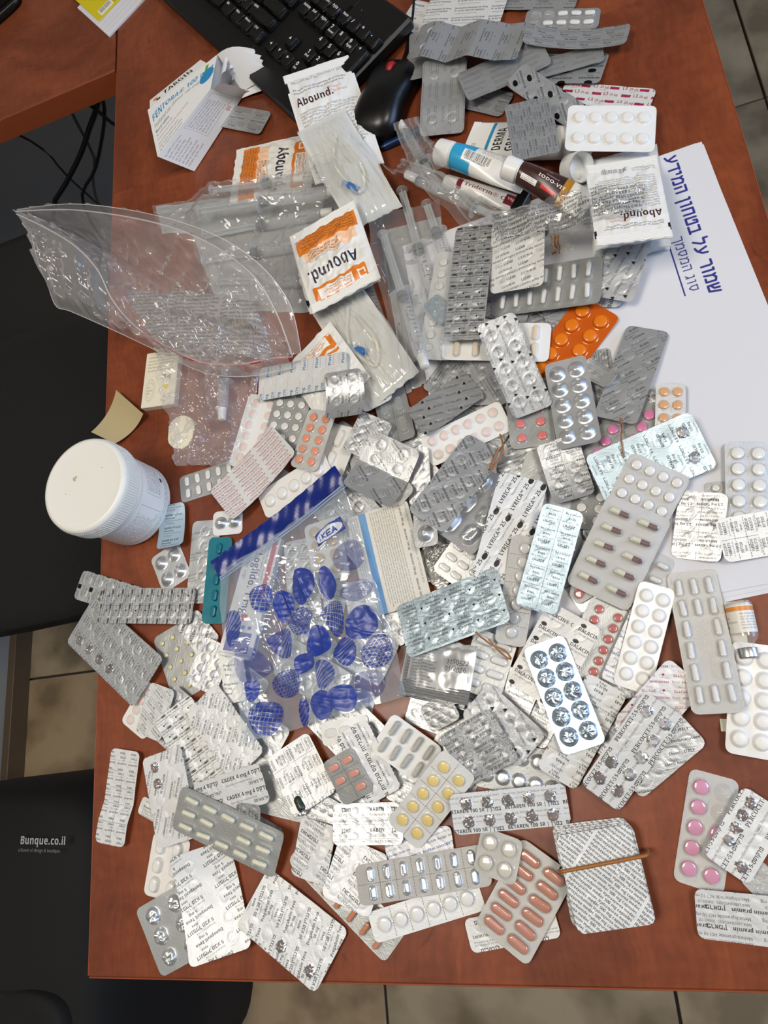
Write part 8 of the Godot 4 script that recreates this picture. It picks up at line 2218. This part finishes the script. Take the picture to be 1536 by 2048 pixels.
func zip_bag() -> void:
	var o := thing("zip_bag", "large clear zip bag lying open over the left desk edge", "bag", Vector3.ZERO)
	var film := clear_film("bag film", Color(0.88, 0.87, 0.88), 0.25, 0.07)
	var za := [Vector3(-0.0970, 0.8100, -0.8629), Vector3(0.0157, 0.8300, -0.8086), Vector3(0.1280, 0.8400, -0.7449), Vector3(0.1898, 0.8300, -0.7057), Vector3(0.2361, 0.8200, -0.6584), Vector3(0.2526, 0.8000, -0.6208), Vector3(0.2626, 0.7850, -0.5722)]
	var za2 := [Vector3(-0.0956, 0.8100, -0.8654), Vector3(0.0296, 0.8450, -0.8002), Vector3(0.1393, 0.8550, -0.7391), Vector3(0.2142, 0.8500, -0.6902), Vector3(0.2557, 0.8350, -0.6510), Vector3(0.2768, 0.8150, -0.6105), Vector3(0.2745, 0.7900, -0.5704)]
	var zb := [Vector3(-0.0958, 0.8100, -0.8586), Vector3(-0.0483, 0.8100, -0.8214), Vector3(-0.0007, 0.8100, -0.7783), Vector3(0.0248, 0.8000, -0.7431), Vector3(0.0391, 0.7900, -0.7039), Vector3(0.0690, 0.7870, -0.6621), Vector3(0.1096, 0.7870, -0.6250), Vector3(0.1542, 0.7870, -0.5932), Vector3(0.1967, 0.7870, -0.5782), Vector3(0.2379, 0.7870, -0.5743), Vector3(0.2630, 0.7860, -0.5704)]
	var zb2 := [Vector3(-0.0829, 0.8000, -0.8411), Vector3(-0.0776, 0.7900, -0.7976), Vector3(-0.0693, 0.7800, -0.7647), Vector3(-0.0589, 0.7750, -0.7342), Vector3(-0.0377, 0.7740, -0.7213), Vector3(0.0195, 0.7740, -0.6817), Vector3(0.0715, 0.7720, -0.6448), Vector3(0.1120, 0.7720, -0.6144), Vector3(0.1569, 0.7720, -0.5852), Vector3(0.2069, 0.7740, -0.5688), Vector3(0.2577, 0.7760, -0.5646)]
	var zm := [Vector3(-0.0883, 0.8080, -0.8590), Vector3(-0.0448, 0.7900, -0.8351), Vector3(0.0102, 0.7720, -0.7956), Vector3(0.0773, 0.7720, -0.7307), Vector3(0.1517, 0.7820, -0.6615), Vector3(0.2147, 0.7850, -0.6133), Vector3(0.2615, 0.7850, -0.5725)]
	part("upper_lip", ruled_sheet(za2, za, 110, 12, 0.0, 0.007, 3).mesh(), film, o)
	part("inner_film", ruled_sheet(za, zm, 110, 30, 0.012, 0.017, 4).mesh(), film, o)
	part("front_film", ruled_sheet(zm, zb, 110, 30, 0.004, 0.017, 5).mesh(), film, o)
	part("lower_lip", ruled_sheet(zb, zb2, 110, 24, -0.004, 0.016, 6).mesh(), film, o)
	var q := [Vector2(0.0753, -0.6357), Vector2(0.2166, -0.5741), Vector2(0.1737, -0.4767), Vector2(0.0984, -0.4954)]
	part("bag_body", draped(q, 100, 90, 0.002, 0.011, 21).mesh(), film, o)
	var q2 := [Vector2(0.0256, -0.7416), Vector2(0.2110, -0.6702), Vector2(0.2263, -0.5913), Vector2(0.0807, -0.6342)]
	var inner := draped(q2, 100, 70, 0.0012, 0.004, 22)
	part("zip_strip", tube(curve_points(za, 90), 0.0009, 8).mesh(), clear_film("zip strip", Color(0.88, 0.87, 0.87), 0.45, 0.12), o)
	var zipb := curve_points(zb, 90)
	var strip := part("zip_strip", tube(zipb, 0.0009, 8).mesh(), clear_film("zip strip", Color(0.88, 0.87, 0.87), 0.45, 0.12), o)
	part("hem", tube(curve_points(za2, 90), 0.0005, 6).mesh(), clear_film("film hem", Color(0.88, 0.87, 0.87), 0.5, 0.12), o)
	part("hem", tube(curve_points(zb2, 90), 0.0005, 6).mesh(), clear_film("film hem", Color(0.88, 0.87, 0.87), 0.5, 0.12), o)
	var red := []
	for k in range(52, 91):
		red.append(zipb[k] + Vector3(0.0006, 0.0012, 0.0016))
	part("red_line", tube(red, 0.0007, 6).mesh(), plain("red zip line", Color(0.66, 0.16, 0.18), 0.4), strip)
	var w := thing("plastic_wrapper", "wrapper densely printed in black inside the open zip bag", "wrapper", Vector3.ZERO, Vector3.ZERO, "clear syringe wrappers")
	var back := part("film", inner.mesh(), clear_film("grey wrapper film", Color(0.80, 0.80, 0.80), 0.42, 0.12), w)
	part("lettering", lifted(inner, 0.0004, Vector2(0.09, 0.06), -0.25).mesh(), ink_only("wrapper ink", "wrapper"), back)


func oval_bag() -> void:
	var o := thing("zip_bag", "translucent zip bag with blue printed ovals and a blue zip edge", "bag", Vector3.ZERO)
	var q := [Vector2(0.1596, -0.3595), Vector2(0.3060, -0.4297), Vector2(0.3488, -0.2273), Vector2(0.1860, -0.1992)]
	var g := draped(q, 130, 130, 0.0018, 0.0026, 31, 60, 0.0)
	var film := part("film", g.mesh(), clear_film("oval bag film", Color(0.72, 0.77, 0.83), 0.33, 0.09), o)
	# the ovals are drawn once on a sheet laid out over the bag
	var n := 760
	var im := Image.create_empty(n, n, false, Image.FORMAT_RGBA8)
	var blue := Color(0.13, 0.23, 0.58)
	im.fill(Color(blue, 0.0))
	var ovals := [[0.2522, -0.3362, 0.0120, 0.0147, "solid"], [0.2790, -0.3355, 0.0117, 0.0132, "solid"], [0.2298, -0.3201, 0.0121, 0.0137, "solid"], [0.3091, -0.2923, 0.0130, 0.0156, "solid"], [0.2647, -0.2806, 0.0115, 0.0140, "solid"], [0.2500, -0.2627, 0.0121, 0.0121, "solid"], [0.2694, -0.2245, 0.0121, 0.0116, "solid"], [0.2891, -0.2287, 0.0124, 0.0107, "solid"], [0.1960, -0.2449, 0.0079, 0.0122, "solid"], [0.2077, -0.3300, 0.0092, 0.0145, "grid"], [0.2819, -0.3041, 0.0134, 0.0164, "grid"], [0.2085, -0.2186, 0.0148, 0.0140, "grid"], [0.2483, -0.3044, 0.0144, 0.0153, "lattice"], [0.2303, -0.2455, 0.0157, 0.0133, "lattice"], [0.3211, -0.2640, 0.0122, 0.0139, "lattice"], [0.1829, -0.3038, 0.0104, 0.0143, "dark_stripes"], [0.2250, -0.2863, 0.0125, 0.0138, "dark_stripes"], [0.2917, -0.2692, 0.0131, 0.0163, "light_stripes"], [0.2711, -0.2488, 0.0093, 0.0123, "dark_stripes"], [0.2475, -0.2196, 0.0089, 0.0116, "light_stripes"], [0.3018, -0.3559, 0.0121, 0.0133, "pale"], [0.3078, -0.3237, 0.0137, 0.0129, "pale"], [0.1978, -0.2662, 0.0179, 0.0137, "pale"], [0.3130, -0.2367, 0.0126, 0.0127, "pale"]]
	var ax: Vector2 = q[1] - q[0]
	var ay: Vector2 = q[3] - q[0]
	for e in ovals:
		var c := Vector2(e[0], e[1])
		for y in n:
			var row0: Vector2 = q[0].lerp(q[3], (y + 0.5) / n)
			var row1: Vector2 = q[1].lerp(q[2], (y + 0.5) / n)
			# only the pixels of this row that can lie inside
			var dir := row1 - row0
			var mid := (c - row0).dot(dir) / dir.length_squared()
			var reach: float = maxf(e[2], e[3]) * 1.15 / dir.length()
			if absf(row0.lerp(row1, mid).distance_to(c)) > maxf(e[2], e[3]) * 1.15:
				continue
			for x in range(clampi(int((mid - reach) * n), 0, n - 1), clampi(int((mid + reach) * n) + 1, 0, n)):
				var p: Vector2 = row0.lerp(row1, (x + 0.5) / n) - c
				var a := p.angle()
				var egg := 1.0 + 0.05 * sin(a * 2.0 + e[0] * 90.0) + 0.04 * sin(a * 3.0 + e[1] * 70.0)
				if Vector2(p.x / e[2], p.y / e[3]).length() > egg:
					continue
				var alpha := 0.93
				var s := p * 1000.0
				match e[4]:
					"pale":
						alpha = 0.38
					"grid":
						if fposmod(s.x + s.y * 0.15, 3.4) < 0.75 or fposmod(s.y - s.x * 0.15, 3.4) < 0.75:
							alpha = 0.22
					"lattice":
						if fposmod(s.y + s.x * 0.2, 2.6) < 0.6 or fposmod(s.x * 0.86 + s.y * 0.5, 2.9) < 0.6 or fposmod(s.x * 0.86 - s.y * 0.5, 2.9) < 0.6:
							alpha = 0.25
					"dark_stripes":
						alpha = 0.93 if fposmod(s.y * 0.55 + s.x * 0.8 + 2.0 * sin(s.y * 0.2), 3.2) < 1.1 else 0.45
					"light_stripes":
						if fposmod(s.y * 0.8 + s.x * 0.45, 3.4) < 0.7:
							alpha = 0.3
				im.set_pixel(x, y, Color(blue, alpha))
	# the shop's sign is printed on the same sheet, slanting up to the right
	var logo: Vector2 = Vector2(0.2845, -0.3858)
	for y in n:
		for x in range(n / 2, n):
			var p: Vector2 = q[0].lerp(q[1], (x + 0.5) / n).lerp(q[3].lerp(q[2], (x + 0.5) / n), (y + 0.5) / n) - logo
			if p.length() > 0.022:
				continue
			p = p.rotated(0.50)
			var u := p.x / 0.0290 + 0.5 + p.y * 6.0
			var v := p.y / 0.0125 + 0.5
			if u < 0.0 or u > 1.0 or v < 0.0 or v > 1.0:
				continue
			var lens := absf(v - 0.5) < 0.44 * sqrt(clampf(1.0 - pow((u - 0.5) * 2.1, 2.0), 0.0, 1.0))
			im.set_pixel(x, y, Color(0.86, 0.88, 0.92, 0.8) if lens else Color(blue, 0.95))
	# its letters, one bar after another: each bar is x, y, x2, y2 in the sign's own box
	var bars := []
	for e in [[0.2, [[0, 0, 0, 1]]], [0.32, [[0, 0, 0, 1], [0, 0.5, 1, 0], [0, 0.5, 1, 1]]], [0.49, [[0, 0, 0, 1], [0, 0, 1, 0], [0, 0.5, 0.8, 0.5], [0, 1, 1, 1]]], [0.65, [[0, 1, 0.5, 0], [0.5, 0, 1, 1], [0.2, 0.65, 0.8, 0.65]]]]:
		for k in e[1]:
			bars.append([Vector2(e[0] + k[0] * 0.12, 0.31 + k[1] * 0.38), Vector2(e[0] + k[2] * 0.12, 0.31 + k[3] * 0.38)])
	for e in bars:
		for k in 60:
			var uv: Vector2 = e[0].lerp(e[1], k / 59.0)
			var p := Vector2((uv.x - 0.5 - (uv.y - 0.5) * 0.0125 * 6.0) * 0.0290, (uv.y - 0.5) * 0.0125).rotated(-0.50) + logo
			var best := _bag_uv(q, p)
			im.fill_rect(Rect2i(int(best.x * n) - 1, int(best.y * n) - 1, 4, 4), Color(blue, 0.97))
	var m := StandardMaterial3D.new()
	m.resource_name = "oval print"
	m.albedo_texture = ImageTexture.create_from_image(im)
	m.transparency = BaseMaterial3D.TRANSPARENCY_ALPHA
	m.roughness = 0.35
	m.cull_mode = BaseMaterial3D.CULL_DISABLED
	var up := Geo.new()
	up.v = g.v.duplicate()
	up.a = g.a
	up.b = g.b
	up.i = g.i
	for k in up.v.size():
		up.v[k].y += 0.0003
	part("oval_print", up.mesh(), m, film)
	# the blue edge is a stiffer strip: level across, it follows the heap only along its length
	var q4: Array = [Vector2(0.1495, -0.3764), Vector2(0.2958, -0.4484), Vector2(0.3060, -0.4297), Vector2(0.1596, -0.3595)]
	var crest := PackedFloat32Array()
	for k in 61:
		var high := 0.0
		for j in 7:
			var p: Vector2 = q4[0].lerp(q4[1], k / 60.0).lerp(q4[3].lerp(q4[2], k / 60.0), j / 6.0)
			high = maxf(high, top_at(p.x, p.y))
		crest.push_back(high + 0.004)
	for rep in 120:
		var old := crest.duplicate()
		for k in 61:
			crest[k] = maxf((old[maxi(k - 1, 0)] + old[mini(k + 1, 60)]) * 0.5, old[k] - 0.00002 if rep < 60 else 0.0)
	var band := Geo.new()
	for k in 61:
		for j in 9:
			var p: Vector2 = q4[0].lerp(q4[1], k / 60.0).lerp(q4[3].lerp(q4[2], k / 60.0), j / 8.0)
			band.p(Vector3(p.x, crest[k] + 0.0012 * sin(k * 0.35) * sin(j * 0.5) + 0.0006 * sin(k * 1.1 + j), p.y), Vector2(k / 60.0, j / 8.0))
	for k in 60:
		for j in 8:
			var t := k * 9 + j
			band.quad(t, t + 9, t + 10, t + 1)
	part("zip_edge", band.mesh(), plain("blue zip edge", Color(0.05, 0.14, 0.46), 0.3), o)
	var top: Array = [Vector2(0.1495, -0.3764), Vector2(0.2958, -0.4484), Vector2(0.3060, -0.4297), Vector2(0.1596, -0.3595)]
	for f in [0.0, 0.35]:
		var line := []
		for k in 60:
			var s := k / 59.0
			var p: Vector2 = top[3].lerp(top[2], s) + (top[3] - top[0]).normalized() * (0.002 + 0.008 * f)
			line.append(Vector3(p.x, crest[k] + 0.0012, p.y))
		part("zip_strip", tube(line, 0.0008, 8).mesh(), plain("pale zip strip", Color(0.55, 0.63, 0.80), 0.3), o)


func _bag_uv(q: Array, p: Vector2) -> Vector2:
	# where a point of the desk lies on the bag's sheet
	var uv := Vector2(0.5, 0.5)
	for rep in 12:
		var at: Vector2 = q[0].lerp(q[1], uv.x).lerp(q[3].lerp(q[2], uv.x), uv.y)
		var du: Vector2 = (q[1] - q[0]).lerp(q[2] - q[3], uv.y)
		var dv: Vector2 = (q[3] - q[0]).lerp(q[2] - q[1], uv.x)
		var det := du.cross(dv)
		var e := p - at
		uv += Vector2(e.cross(dv) / det, du.cross(e) / det)
	return uv
